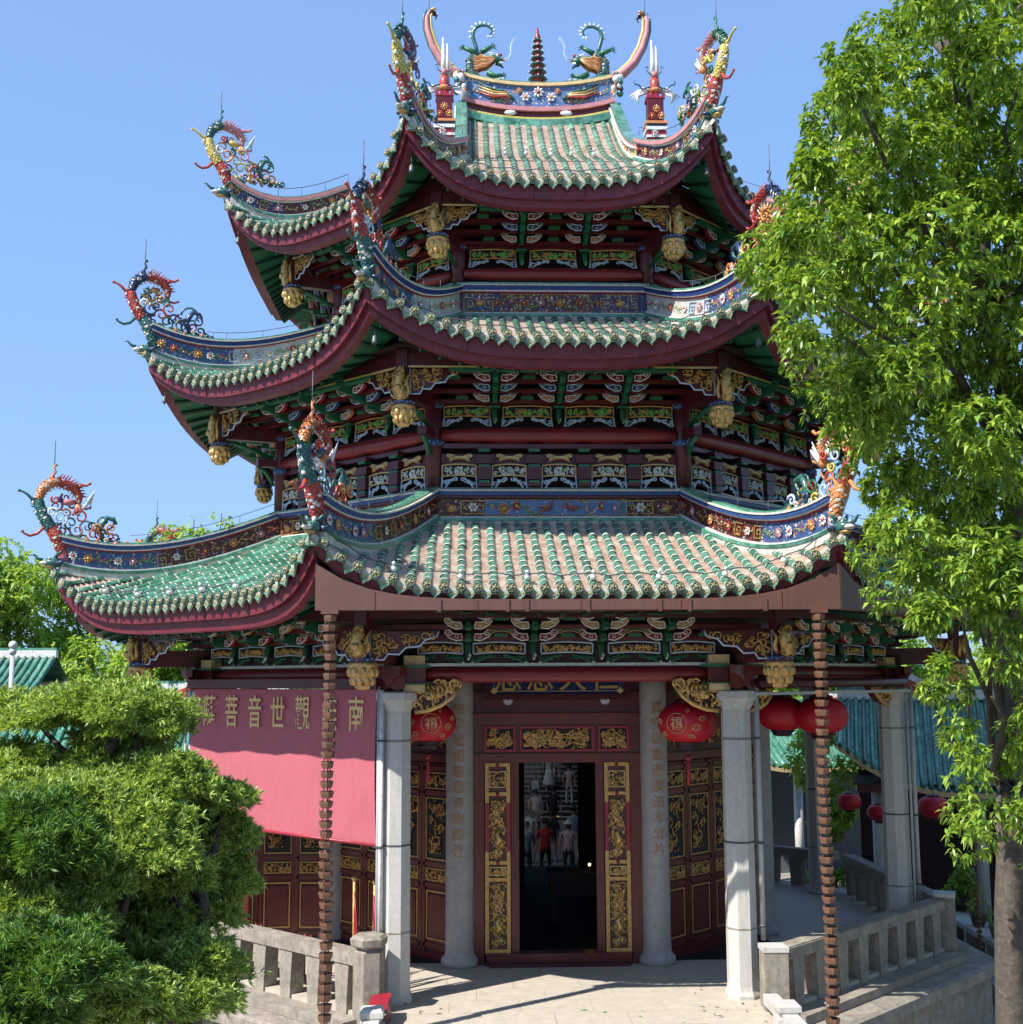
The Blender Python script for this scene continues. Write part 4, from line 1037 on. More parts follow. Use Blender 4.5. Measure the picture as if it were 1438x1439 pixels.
chain(2.84, -7.44, 4.87, -1.0, 'brown cup rain chain hanging right of the doorway lanterns')
x3, y3 = 7.50, -.2
chain(x3, y3, 4.3, -1.30, 'dark thin rain chain reaching a round stone by the planter bench', .62, .085)
mb = MB(); mb.lathe([(.22, 0), (.24, .03), (.22, .08), (.10, .10)], GRANITED, 14); tag(mb.build('drain_stone', None, (x3, y3, -1.38)), 'round stone disc on the ground under the thin rain chain', 'stone')

# ------------------------------------------------------------------ balustrades
def balustrade(k, label, skip=()):
    b = thing('stone_balustrade', label, 'balustrade', (0, 0, 0), FR(k)); d = 6.02; w = 2.30
    mb = MB(); mb.box(-w, w, -d-.13, -d+.13, .56, .70, GRANITED); mb.box(-w, w, -d-.11, -d+.11, .70, .715, GRANITED); mb.build('top_rail', b)
    mb = MB(); mb.box(-w-.1, w+.1, -6.42, -5.92, -.165, -.05, GRANITED); mb.build('base_ledge', b)
    m = MB(); m.add([(-.10,-.11,0),(.10,-.11,0),(.10,.11,0),(-.10,.11,0),(-.14,-.11,.61),(.14,-.11,.61),(.14,.11,.61),(-.14,.11,.61)], [(0,3,2,1),(4,5,6,7),(0,1,5,4),(1,2,6,5),(2,3,7,6),(3,0,4,7)], GRANITED); m = m.mesh('baluster')
    n = 8
    for i in range(n): ob('baluster', m, b, (-w+.28+(2*w-.56)*i/(n-1), -d, -.05))
    return b
balustrade(1, 'stone balustrade below the rose coloured blind with shrubs against it'); balustrade(7, 'shaded stone balustrade right of the entrance behind the rain chain')
balustrade(2, 'stone balustrade at the far left side of the porch'); balustrade(6, 'stone balustrade at the far right side of the porch'); balustrade(3, 'stone balustrade behind the hall on the left'); balustrade(5, 'stone balustrade behind the hall on the right')
def newel(k, t, label):
    p = thing('newel_post', label, 'post', FP(k, t, 6.02, 0), FR(k))
    mb = MB(); mb.lathe([(.20, -.16), (.20, .74)], GRANITED, 6, smooth=False); mb.build('shaft', p)
    mb = MB(); mb.lathe([(.19, .74), (.15, .77), (.23, .82), (.24, .90), (.19, .94)], GRANITED, 6, smooth=False); mb.build('cap', p)
newel(1, 2.42, 'hexagonal stone post with cap at the left side of the entrance')
def sqpost(x, y, label, s=.13, h=.72, rz=0):
    p = thing('newel_post', label, 'post', (x, y, 0), rz); mb = MB(); mb.box(-s, s, -s, s, -.16, h, GRANITED); mb.build('shaft', p)
    mb = MB(); mb.box(-s-.01, s+.01, -s-.01, s+.01, h, h+.06, GRANITE); mb.build('cap', p)
sqpost(2.52, -6.02, 'square stone post with grey pipe foot right of the entrance', .15, .70)
sqpost(6.03, -2.55, 'square stone post at the far right end of the shaded balustrade', .15, .74, -a8)
for s, nm in ((-1, 'low stone side wall with capped end post left of the entrance path'), (1, 'low stone side wall with red grille right of the entrance path')):
    b = thing('path_side_wall', nm, 'low wall', (s*2.42, -6.2, 0))
    mb = MB(); mb.box(-.09, .09, -1.5, .0, .10, .22, GRANITE); mb.build('coping', b)
    mb = MB(); mb.box(-.10, .10, -1.5, 0, -.9, -.25, GRANITE); mb.build('footing', b)
    for i in range(12): mb = MB(); mb.box(-.02, .02, -.12-.11*i, -.09-.11*i, -.25, .10, BROWNWOOD); mb.build('grille_bar', b)
    mb = MB(); mb.box(-.14, .14, -.98, -.70, -1.2, .16, GRANITE); mb.box(-.10, .10, -.94, -.74, .16, .19, GRANITE); mb.lathe([(.15, .19), (.19, .24), (.19, .30), (.15, .33)], GRANITE, 4, Matrix.Translation((0, -.84, 0)), smooth=False, a0=math.pi/4); mb.build('end_post', b)
rc = MB(); rc.grid([[(-2.26+.012*math.sin(i), -6.15-.1*i, z+.015*math.sin(i*2+z*8)) for i in range(9)] for z in (.27, .1, -.1, -.3)], CRIMSON); rc.grid([[(-2.26+.012*math.sin(i), -6.15-.1*i, .27+.015*math.sin(i*2+2.2)) for i in range(9)], [(-2.50, -6.15-.1*i, .255) for i in range(9)]], CRIMSON)
tag(rc.build('red_cloth'), 'red cloth draped over the low wall left of the entrance path', 'cloth')
lit = MB(); rd = random.Random(21)
for i in range(36):
    x, y = (rd.uniform(-2.3, 2.3), rd.uniform(-7.6, -5.6)) if i % 3 else (rd.choice((-1, 1))*rd.uniform(1.6, 2.4), rd.uniform(-6.2, -5.0)); a = rd.uniform(0, 6.28); L_ = rd.uniform(.03, .06); c, s_ = math.cos(a)*L_, math.sin(a)*L_
    lit.add([(x-c, y-s_, .012), (x+s_*.35, y-c*.35, .022), (x+c, y+s_, .014), (x-s_*.35, y+c*.35, .020)], [(0, 1, 2, 3)], (OGOLD, BARK, LGREEN)[i % 3])
tag(lit.build('leaf_litter'), 'scattered fallen leaves on the pale stone path of the entrance', 'leaves', kind='stuff')
# ------------------------------------------------------------------ blinds
bl = thing('roller_blind', 'large rose red blind with a line of gold characters lowered on the left side', 'blind', (0, 0, 0), FR(1))
mb = MB(); rows = [[(-2.17+4.30*j/24, -5.68-.016*math.sin(j*.9+i*.12)-.008*math.sin(j*2.3+i*.3)-.03*math.sin(math.pi*i/12), 3.96-(3.96-1.97)*i/12) for j in range(25)] for i in range(13)]
mb.grid(rows, BLIND, True, flip=True); mb.grid([[(x, y+.006, z) for x, y, z in r] for r in rows], BLIND, True); cl_ = mb.build('blind_cloth', bl)
for ch, x in zip('薩菩音世觀無南', (-1.68, -1.10, -.52, .03, .60, 1.20, 1.76)):
    ob('lettering', text_mesh(ch, .43, TAN, .002), cl_, (x, -5.722, 3.64), sc=(.80, 1, 1.15))
mb = MB(); mb.tube([(-2.2, -5.69, 1.96), (2.16, -5.69, 1.96)], .022, CRIMSON, 8); mb.build('bottom_bar', bl)
mb = MB(); mb.box(-2.25, 2.2, -5.76, -5.60, 3.97, 4.10, MAROON); mb.build('head_box', bl)
mb = MB(); mb.tube([(-2.22, -5.70, .0), (-2.22, -5.70, 4.0)], .02, PIPE, 6); mb.tube([(2.19, -5.70, .1), (2.19, -5.70, 4.0)], .022, PIPE, 6); mb.tube([(-2.34, -5.70, .0), (-2.34, -5.70, 4.0)], .016, PIPE, 6); mb.build('guide_rail', bl)
b2 = thing('rolled_blind', 'rolled up maroon blind under the beam of the right side', 'blind', (0, 0, 0), FR(7))
mb = MB(); mb.tube([(-2.1, -5.72, 4.02), (2.15, -5.72, 4.02)], .07, MAROON, 10); mb.build('roll', b2)
mb = MB(); mb.box(-2.2, 2.2, -5.80, -5.64, 3.86, 3.90, PIPE); mb.build('bottom_bar', b2); mb = MB(); mb.tube([(2.2, -5.72, .0), (2.2, -5.72, 3.9)], .022, PIPE, 6); mb.build('guide_rail', b2)
def downpipe(k, t, d, z0, z1, r, label, mt=PIPE):
    x, y, _ = FP(k, t, d, 0); p = thing('downpipe', label, 'pipe', (x, y, 0))
    mb = MB(); mb.tube([(0, 0, z0), (0, 0, z1)], r, mt, 8); mb.build('pipe', p)
    for z in (.9, 1.95, 3.3): mb = MB(); mb.tube([(0, 0, z-.015), (0, 0, z+.015)], r+.012, IRON, 8); mb.box(-.10, 0, -.01, .01, z-.01, z+.01, IRON); mb.build('clip', p)
downpipe(0, -2.25-.19, 5.60, .12, 3.95, .032, 'white pipe running down beside the left entrance column', WHITE)
downpipe(0, 2.25+.27, 5.50, .72, 3.95, .035, 'grey pipe running down beside the right entrance column')
downpipe(7, 2.25+.10, 5.72, .6, 3.95, .035, 'grey pipe beside the farthest right porch column')
# ------------------------------------------------------------------ gilded brackets under the round beam
def gilt():
    mb = MB(); rd = random.Random(9)
    mb.prism([(0, .0), (.62, 0), (.60, -.08), (.48, -.20), (.34, -.29), (.16, -.36), (0, -.40)][::-1], -.05, .05, DWOOD)
    for i in range(60):
        x = rd.uniform(.02, .58); z = -rd.uniform(.02, .38*(1-(x/.66)**1.6)+.02); spiral(mb, x, z, rd.uniform(.04, .085), rd.uniform(.5, 1.0), rd.uniform(0, 6.3), .020, GOLD, -.07-rd.uniform(0, .05), 5, rd.choice((1, -1)), 7)
    mb.tube([(.02,-.08,-.40),(.18,-.10,-.38),(.36,-.11,-.31),(.50,-.11,-.21),(.60,-.08,-.07)], [.03,.035,.035,.03,.025], GOLD, 6)
    mb.ball((.22, -.14, -.17), .08, GOLD, 8); mb.ball((.20, -.2, -.20), .045, GOLD, 6)
    for i in range(7): mb.tube([(.10+.06*i, -.10, -.02), (.14+.06*i, -.13, -.09), (.12+.065*i, -.10, -.17)], [.018,.022,.010], GOLD, 4)
    return mb.mesh('gilded_bracket')
GL = gilt(); GLm = flipx(GL, 'gilded_bracket')
for k in (0, 1, 7, 6, 2):
    put('gilded_bracket', GL, hall, k, -2.03, 5.43, 4.06); put('gilded_bracket', GLm, hall, k, 2.03, 5.43, 4.06)
# ------------------------------------------------------------------ lanterns
def lantern_meshes(fu=True):
    R0, H0 = .39, .265; mb = MB(); n = 28; rings = 9; vs = []; 
    for i in range(rings+1):
        a = -math.pi/2*.86+math.pi*.86*i/rings; rr = R0*math.cos(a)**.75; z = H0*math.sin(a)/math.sin(math.pi/2*.86)
        for j in range(n*2):
            q = 1.0 if j % 2 == 0 else .955; th = math.pi*j/n; vs.append((rr*q*math.cos(th), rr*q*math.sin(th), z))
    m = n*2; mb.add(vs, [(i*m+j, i*m+(j+1) % m, (i+1)*m+(j+1) % m, (i+1)*m+j) for i in range(rings) for j in range(m)], LANT, True)
    body = mb.mesh('lantern_body')
    cap = MB(); cap.lathe([(.17, 0), (.18, .02), (.15, .04), (.12, .05)], DWOOD, 16); cap.tube([(0, 0, .05), (0, 0, .22)], .008, IRON, 5); cap = cap.mesh('lantern_cap')
    bot = MB(); bot.lathe([(.19, 0), (.18, -.02), (.15, -.05), (.16, -.055), (.13, -.09), (.08, -.10)], DARKW, 16); bot = bot.mesh('lantern_base')
    ts = MB(); ts.tube([(0, 0, 0), (0, 0, -.10)], .006, CRIMSON, 5); ts.ball((0, 0, -.12), .045, CRIMSON, 8); ts.tube([(0, 0, -.16), (0, 0, -.20), (0, 0, -.46)], [.018, .028, .030], CRIMSON, 8); ts = ts.mesh('tassel')
    pr = MB()
    def on(x, z, off=.006):
        rr = R0*max(.05, 1-(z/(H0*1.03))**2)**.40; return -math.sqrt(max(.0, rr*rr-x*x))-off
    for cx, cz, r0 in ((0, .0, .135), (-.26, .02, .04), (.24, -.05, .045), (-.20, -.14, .035), (.17, -.17, .03), (.13, .16, .02), (.30, .06, .03)):
        P = [(cx+r0*math.cos(i*.3927), 0, cz+r0*.95*math.sin(i*.3927)) for i in range(17)]
        pr.tube([(x, on(x, z), z) for x, _, z in P], .005, LGOLD, 4)
        if r0 < .1:
            for q in range(4): a = q*1.57+.5; x, z = cx+r0*.5*math.cos(a), cz+r0*.5*math.sin(a); pr.ball((x, on(x, z), z), r0*.28, LGOLD, 4, (1, .3, 1))
    pm = pr.mesh('gold_print'); tm = text_mesh('福', .175, LGOLD, .002)
    for v in tm.vertices: v.co.y = on(v.co.x, v.co.z)+v.co.y
    return body, cap, bot, ts, pm, tm
LM = lantern_meshes()
def lantern(x, y, z, s, rz, label, group=None, full=True):
    l = thing('red_lantern', label, 'lantern', (x, y, z), rz, group)
    b = ob('lantern_body', LM[0], l, sc=s); ob('lantern_cap', LM[1], l, (0, 0, .255*s), sc=s); ob('lantern_base', LM[2], l, (0, 0, -.25*s), sc=s)
    if full: ob('tassel', LM[3], l, (0, 0, -.34*s), sc=s); ob('gold_print', LM[4], b); ob('lettering', LM[5], b)
    mb = MB(); mb.tube([(0, 0, .2), (0, 0, .62)], .006, IRON, 4); mb.build('hanging_cord', l)
lantern(-1.86, -4.9, 3.51, 1.0, R(8), 'red lantern with gold character beside the left entrance column')
lantern(1.70, -4.9, 3.49, 1.05, R(-32), 'red lantern with gold emblems beside the right entrance column')
lantern(3.93, -3.6, 3.53, 1.0, R(60), 'dark red shaded lantern hanging behind the right rain chain', full=False)
lantern(3.42, -3.25, 3.55, .95, R(60), 'shaded red lantern half hidden beside the right entrance pipe', full=False)
# ------------------------------------------------------------------ ribboned poles and trestles on the left porch
def pole(t, d, i, label):
    x, y, _ = FP(1, t, d, 0); p = thing('ribboned_pole', label, 'pole', (x, y, 0), FR(1), 'ribboned poles leaning behind the left balustrade')
    mb = MB(); mb.tube([(0, 0, 0), (.03*(i-1), .02, 1.35)], .022, OGOLD, 6); mb.ball((.03*(i-1), .02, 1.38), .04, GOLD, 6); mb.build('pole', p)
    mb = MB(); mb.tube([(.02, -.02, 1.22), (.06, -.03, .9), (.10, -.04, .55), (.13, -.03, .25)], [.012, .035, .04, .05], CRIMSON, 6, flat=.4); mb.build('ribbon', p)
for i, (t, l) in enumerate(((1.15, 'gold pole with red ribbon nearest the left rain chain'), (1.55, 'gold pole with red ribbon second from the rain chain'), (1.72, 'gold pole with red ribbon third from the rain chain'), (2.0, 'gold pole with red ribbon nearest the blind rail'))): pole(t, 5.2, i, l)
for i, t in enumerate((-1.9, -.7, .45, 1.5)):
    x, y, _ = FP(1, t, 5.55, 0); p = thing('wooden_trestle', ('brown wooden trestle behind the balustrade nearest the shrubs', 'brown wooden trestle behind the left balustrade, second from the shrubs', 'brown wooden trestle behind the balustrade left of the rain chain', 'brown wooden grid frame behind the balustrade by the hexagonal post')[i], 'trestle', (x, y, 0), FR(1), 'wooden trestles behind the left balustrade')
    for a, b in (((-.25, 0, 0), (.12, 0, .62)), ((.25, 0, 0), (.12, 0, .62))): mb = MB(); mb.tube([a, b], .022, BROWNWOOD, 4, smooth=False); mb.build('leg', p)
    mb = MB(); mb.tube([(-.22, 0, .05), (.25, 0, .05)], .02, BROWNWOOD, 4); mb.build('foot_bar', p)
    mb = MB(); mb.tube([(-.05, .1, .0), (-.05, .1, .6)], .018, BROWNWOOD, 4); mb.tube([(.08, .1, .0), (.08, .1, .6)], .018, BROWNWOOD, 4); mb.tube([(-.15, .1, .42), (.2, .1, .42)], .018, BROWNWOOD, 4); mb.build('lattice', p)
# ------------------------------------------------------------------ people and stairs beyond the hall
stp = MB(); RSHADE = mat('riser_shade_stone', (.05, .05, .05), .8)
SK = mat('skin', (.42, .24, .16), .6, var=.1); HAIR = mat('black_hair', (.012, .010, .010), .5, var=.2)
for i in range(22): stp.box(-6, 9, 27.6+.34*i, 27.6+.34*(i+1)+.02, -1.4, -1.47+.17*(i+1), RSHADE); stp.box(-6, 9, 27.59+.34*i, 27.72+.34*i, -1.47+.17*(i+1), -1.42+.17*(i+1), GRANITE)  # riser shade and sunlit tread edges put into dark and pale stone
tag(stp.build('stone_stairs'), kind='structure')
def person(x, y, z, h, rz, top, low, label, hat=None, bag=None, lean=0.0, stride=.0, skirt=False):
    p = thing('person', label, 'person', (x, y, z), rz); s = h/1.7
    V = [((0,0,.93),.135),((0,.0,1.12),.13),((0,0,1.33),.15),((0,0,1.46),.06),((0,0,1.53),.085),((0,0,1.62),.095),((0,0,1.68),.06),
         ((.10,0,.86),.095),((.11,.03+stride,.47),.062),((.11,-.02+stride,.08),.042),((.11,-.13+stride,.03),.032),
         ((-.10,0,.86),.095),((-.11,.03-stride,.47),.062),((-.11,.04-stride,.08),.042),((-.11,-.07-stride,.03),.032),
         ((.19,0,1.38),.062),((.25,.02,1.12),.045),((.24,-.10,.90),.034),((.23,-.15,.82),.03),
         ((-.19,0,1.38),.062),((-.25,.02,1.12),.045),((-.24,-.10,.90),.034),((-.23,-.15,.82),.03)]
    E_ = [(0,1),(1,2),(2,3),(3,4),(4,5),(5,6),(0,7),(7,8),(8,9),(9,10),(0,11),(11,12),(12,13),(13,14),(2,15),(15,16),(16,17),(17,18),(2,19),(19,20),(20,21),(21,22)]
    me = bpy.data.meshes.new('body'); me.from_pydata([v for v, r in V], E_, []); o = bpy.data.objects.new('body', me); COL.objects.link(o)
    md = o.modifiers.new('skin', 'SKIN')
    for i, (v, r) in enumerate(V): me.skin_vertices[0].data[i].radius = (r, r*.8)
    me.skin_vertices[0].data[0].use_root = True
    sb = o.modifiers.new('sub', 'SUBSURF'); sb.levels = 1; sb.render_levels = 1
    dg = bpy.context.evaluated_depsgraph_get(); m2 = bpy.data.meshes.new_from_object(o.evaluated_get(dg)); o.modifiers.clear(); o.data = m2
    for mt in (top, low, SK, HAIR): m2.materials.append(mt)
    for pl_ in m2.polygons:
        c = pl_.center; pl_.use_smooth = True
        pl_.material_index = 2 if c.z > 1.46 else (2 if abs(c.x) > .2 and c.z < 1.15 else (0 if c.z > .92 else (1 if c.z > .10 else 3)))
    o.parent = p; o.scale = (s, s, s)
    mb = MB()
    if skirt: mb.lathe([(.15, .98), (.19, .80), (.26, .45), (.27, .38)], low, 12); mb.build('skirt', p).scale = (s, s, s); mb = MB()
    mb.ball((0, .025, 1.63), .105, hat or HAIR, 9, (1, 1.05, 1.05))
    if hat: mb.lathe([(.16, 1.63), (.17, 1.64), (.11, 1.66)], hat, 12)
    mb.build('hat' if hat else 'hair', p).scale = (s, s, s)
    if bag: mb = MB(); mb.box(-.14, .14, -.24, -.12, 1.0, 1.38, bag); mb.build('backpack', p).scale = (s, s, s)
CW = mat('white_cotton', (.75, .74, .72), .8, var=.1); CGY = mat('grey_blue_cotton', (.28, .34, .42), .8, var=.1); CR = mat('red_cotton', (.5, .03, .04), .8, var=.1); CDK = mat('dark_cotton', (.03, .03, .04), .8, var=.1); CPK = mat('pale_pink_cotton', (.65, .5, .5), .8, var=.1)
person(2.0, 29.4, -.55, 1.68, 0, CW, CW, 'person in white top and long pale skirt climbing the stairs', skirt=True)
person(1.35, 28.1, -1.21, 1.62, 0, CDK, CGY, 'person with a white backpack at the foot of the stairs', bag=CW)
person(2.75, 28.6, -.95, 1.60, 0, CPK, CW, 'person in pale pink top near the right end of the view')
person(.62, 27.9, -1.21, 1.66, .3, CGY, CDK, 'person in grey blue top at the left edge of the back doorway')
person(.80, 12.6, -1.38, 1.68, 0, CR, CDK, 'person in a red shirt seen through the doorway')
person(.25, 12.0, -1.38, 1.66, .2, CGY, CDK, 'person in a pale blue shirt left of the one in red')
CROWD = 'visitors seen through the hall doorway'
person(1.15, 15.2, -1.38, 1.60, .1, CDK, CGY, 'person in dark clothes half hidden behind the one in red')
person(.55, 16.0, -1.38, 1.58, -.2, CW, CGY, 'person in white top behind the pale blue shirt')
person(1.85, 15.6, -1.38, 1.70, .2, CGY, CW, 'person in grey top at the right behind the white hat')
person(1.05, 22.0, -1.38, 1.66, 0, CPK, CDK, 'person in pink top halfway to the stairs')
person(1.75, 23.0, -1.38, 1.62, .1, CDK, CDK, 'person all in dark halfway to the stairs')
person(2.35, 29.9, -.21, 1.60, 0, CGY, CW, 'person high on the stairs right of the long pale skirt')
person(1.42, 12.4, -1.38, 1.64, -.2, CPK, CDK, 'person in a white hat right of the one in red', hat=CW)
# ------------------------------------------------------------------ curled ceramic finials at the roof corners
def scaled_seg(pts, rad, mt, flat=1.0, sc_mt=None, alt=None):
    """tapering body covered with overlapping raised scales"""
    mb = MB(); mb.tube(pts, rad, mt, 9, flat=flat)
    P = [Vector(p) for p in pts]; n = len(P); rd = random.Random(len(pts)*7+int(rad[0]*999))
    m = int(sum((P[i+1]-P[i]).length for i in range(n-1))/.034)
    for q in range(m):
        s = (q+.5)/m*(n-1); i = min(n-2, int(s)); f = s-i; c = P[i].lerp(P[i+1], f); r = rad[i]*(1-f)+rad[i+1]*f; t = (P[i+1]-P[i]).normalized()
        up = Vector((0, 1, 0)); a = (up-t*up.dot(t)).normalized(); b = t.cross(a); w = .40*r+.008
        for j in range(8):
            th = 2*math.pi*(j+.5*(q % 2))/8; d = a*math.cos(th)*flat+b*math.sin(th); e = t.cross(d).normalized(); o = c+d*r
            vs = [o-e*w+d*.004, o+e*w+d*.004, o+e*w*.75-t*.035+d*.016, o-t*.052+d*.022, o-e*w*.75-t*.035+d*.016, o-t*.02+d*.020]
            mb.add([tuple(v) for v in vs], [(0, 1, 5), (1, 2, 5), (2, 3, 5), (3, 4, 5), (4, 0, 5)], (sc_mt or mt) if rd.random() < .9 else (alt or MORTAR))
    return mb
def fins(pts, side, mt, L=.07, step=.05):
    """row of thin pointed fins on one side of a path in the x,z plane"""
    mb = MB(); P = [Vector(p) for p in pts]; n = len(P); m = max(2, int(sum((P[i+1]-P[i]).length for i in range(n-1))/step))
    for q in range(m):
        s = (q+.5)/m*(n-1); i = min(n-2, int(s)); f = s-i; c = P[i].lerp(P[i+1], f); t = (P[i+1]-P[i]).normalized(); d = Vector((t.z, 0, -t.x))*side
        mb.tube([c, c+d*L*.6+t*.01, c+d*L+t*.035], [.016, .011, .002], mt, 4, flat=.6)
    return mb
def L2(pts, y=0.0): return [((240-x)*-.0039, y, (440-z)*.0037) for x, z in pts]      # drawing grid to metres, outwards is -x
def curl(cx, cz, r, mt, y=0.0, th=.022, hand=1, a0=0.0, turns=1.3):
    mb = MB(); x = (240-cx)*-.0039; z = (440-cz)*.0037; spiral(mb, x, z, r*.0039, turns, a0, th, mt, y, 6, hand, 14); return mb
def finial(ti, k, cols, label, var=0, sc=1.0):
    T = TIERS[ti]; t, d, z = T.uv(-1, .96); a = FR(k); c, s = math.cos(a), math.sin(a)
    loc = (c*t+s*d, s*t-c*d, z+.20)
    # local -x points outward along the hip
    rz = math.atan2(loc[1], loc[0])+math.pi
    f = thing('corner_finial', label, 'roof ornament', loc, rz, 'curled ceramic finials on the roof corners'); f.scale = (sc,)*3
    c1, c2, c3, c4, c5, c6 = cols
    scaled_seg(L2([(250, 450), (232, 395), (212, 350), (192, 318)]), [.05, .075, .09, .07], c1).build('scaled_body', f)
    scaled_seg(L2([(190, 318), (168, 280), (152, 240), (146, 205)]), [.075, .075, .065, .05], c2).build('scaled_body', f)
    scaled_seg(L2([(146, 202), (158, 168), (180, 145), (212, 130)]), [.045, .055, .055, .05], c3).build('scaled_body', f)
    scaled_seg(L2([(212, 130), (245, 142), (275, 155), (294, 185), (292, 222)]), [.05, .055, .055, .045, .03], c4).build('scaled_body', f)
    for pts, rad, mt in ((((196, 325), (168, 322), (146, 350), (120, 360), (98, 350), (92, 342)), [.05, .035, .026, .022, .018, .016], c1),
                         (((150, 210), (122, 208), (104, 190), (88, 180), (74, 176)), [.045, .03, .022, .018, .018], c2),
                         (((204, 132), (190, 112), (204, 92), (196, 72), (204, 62)), [.04, .026, .020, .018, .018], c3),
                         (((284, 156), (302, 140), (322, 142), (332, 132)), [.04, .026, .020, .018], c4),
                         (((292, 215), (300, 236), (322, 240), (338, 232)), [.03, .022, .018, .014], c4)):
        mb = MB(); mb.tube(L2(pts), rad, mt, 6); mb.ball(L2([pts[-1]])[0], rad[-1]*1.5, mt, 6); mb.build('tentacle', f)
    mb = MB(); mb.tube(L2([(248, 470), (246, 440), (236, 400)]), [.07, .08, .08], c5, 9); mb.build('foot', f)
    for pts, mt_ in ((((236, 400), (200, 345), (178, 305)), c1), (((165, 290), (135, 240), (132, 205)), c2), (((142, 180), (165, 145), (205, 112)), c3), (((215, 112), (255, 122), (290, 150), (308, 195)), c4)):
        fins(L2(pts), -1, mt_, .075, .045).build('fin_row', f)
    fins(L2(((150, 200), (175, 165), (215, 148), (255, 158), (278, 190))), 1, WHITEGLZ, .06, .05).build('fin_row', f)
    # white spine edge following the outer side
    mb = MB()
    for i, (x, z_) in enumerate(((228,438),(218,400),(200,362),(184,330),(160,300),(146,262),(134,222))): mb.ball(L2([(x-8, z_)])[0], .03, WHITEGLZ, 5, (.7, 1.3, 1.1))
    tag(mb.build('white_crest', f), kind='stuff')
    rd = random.Random(ti*9+k)
    for i, (cx, cz, r, mt) in enumerate(((212, 230, 22, c5), (226, 282, 26, c6), (268, 300, 24, c2), (236, 330, 24, c1), (300, 276, 26, c4), (292, 330, 26, c5), (330, 312, 26, c6), (352, 346, 26, c1), (392, 290, 36, TEALG), (380, 345, 24, BLUEG), (418, 318, 20, c3), (262, 360, 20, c2), (320, 362, 18, c3), (196, 262, 18, WHITEGLZ), (250, 262, 17, c3), (216, 315, 18, c6), (284, 252, 16, c5), (346, 312, 18, c2), (300, 384, 18, WHITEGLZ), (362, 322, 18, c3), (404, 346, 20, c4), (436, 350, 18, c5), (340, 384, 16, c6), (244, 195, 16, c4), (268, 222, 16, c2), (206, 206, 15, c1), (398, 384, 16, c1), (452, 374, 15, GREENP), (480, 386, 13, c3))):
        y = (.06, -.06, 0)[i % 3]; curl(cx, cz, r*1.15, mt, y, .020, 1 if i % 2 else -1, rd.uniform(0, 6), 1.25).build('scroll', f)
    mb = MB(); mb.tube(L2([(440, 298), (428, 280), (402, 272), (386, 296), (372, 330), (388, 360), (420, 372), (470, 384)]), [.02, .035, .04, .045, .05, .045, .03, .012], TEALG if ti != 1 else BLUEG, 7); mb.build('long_scroll', f)
    if var == 0:          # phoenix wing
        mb = MB()
        for i in range(6):
            p0, p1, p2 = (300, 250), (318+5*i, 225-6*i), (352-3*i, 162+16*i); mb.tube(L2([p0, p1, p2], .01*(i-3)), [.03, .028, .008], WHITEGLZ, 5, flat=.4)
        mb.build('wing', f); mb = MB(); mb.ball(L2([(292, 240)])[0], .07, ORANGE, 8, (1, .8, 1.2)); mb.ball(L2([(255, 215)])[0], .07, c5, 8, (1.4, .8, .8)); mb.ball(L2([(222, 205)])[0], .05, BLUEG, 7); mb.build('phoenix_body', f)
    else:                 # flaming sun
        mb = MB(); x, _, zz = L2([(232, 225)])[0]
        for i in range(13): an = i*.483; mb.tube([(x+.10*math.cos(an), 0, zz+.10*math.sin(an)), (x+.15*math.cos(an+.15), 0, zz+.15*math.sin(an+.15)), (x+.20*math.cos(an), 0, zz+.20*math.sin(an))], [.03, .022, .006], OGOLD, 5)
        spiral(mb, x, zz, .12, 1.0, 1, .035, OGOLD, 0, 6, 1, 12); mb.build('flaming_sun', f)
    # lower leaf tail hugging the band
    mb = MB()
    for i in range(26): x, z_ = 255+i*9, 392-6*math.sin(i*2)-rd.uniform(0, 14); mb.ball((L2([(x, z_)])[0][0], rd.uniform(-.07, .07), L2([(x, z_)])[0][2]), .018+.010*(i % 3), (c4, c3, c2, WHITEGLZ, c5, GREENP)[i % 6], 5, (1.2, 1.3, .9))
    tag(mb.build('flower_cluster', f), kind='stuff')
    for i in range(5): x, z_ = 290+i*36, 380-(i % 2)*12; ob('ceramic_flower', FLM[i % 5], f, L2([(x, z_)], -.10)[0], 0, sc=.55); ob('ceramic_flower', FLM[(i+2) % 5], f, L2([(x, z_)], .10)[0], math.pi, sc=.55)
    r_ = MB(); r_.tube([L2([(198, 110)])[0], tuple(Vector(L2([(198, 110)])[0])+Vector((0, 0, .55)))], .007, IRON, 4); r_.build('lightning_rod', f)
    return f
YG, OG, RG = YELLOW, ORANGE, REDG
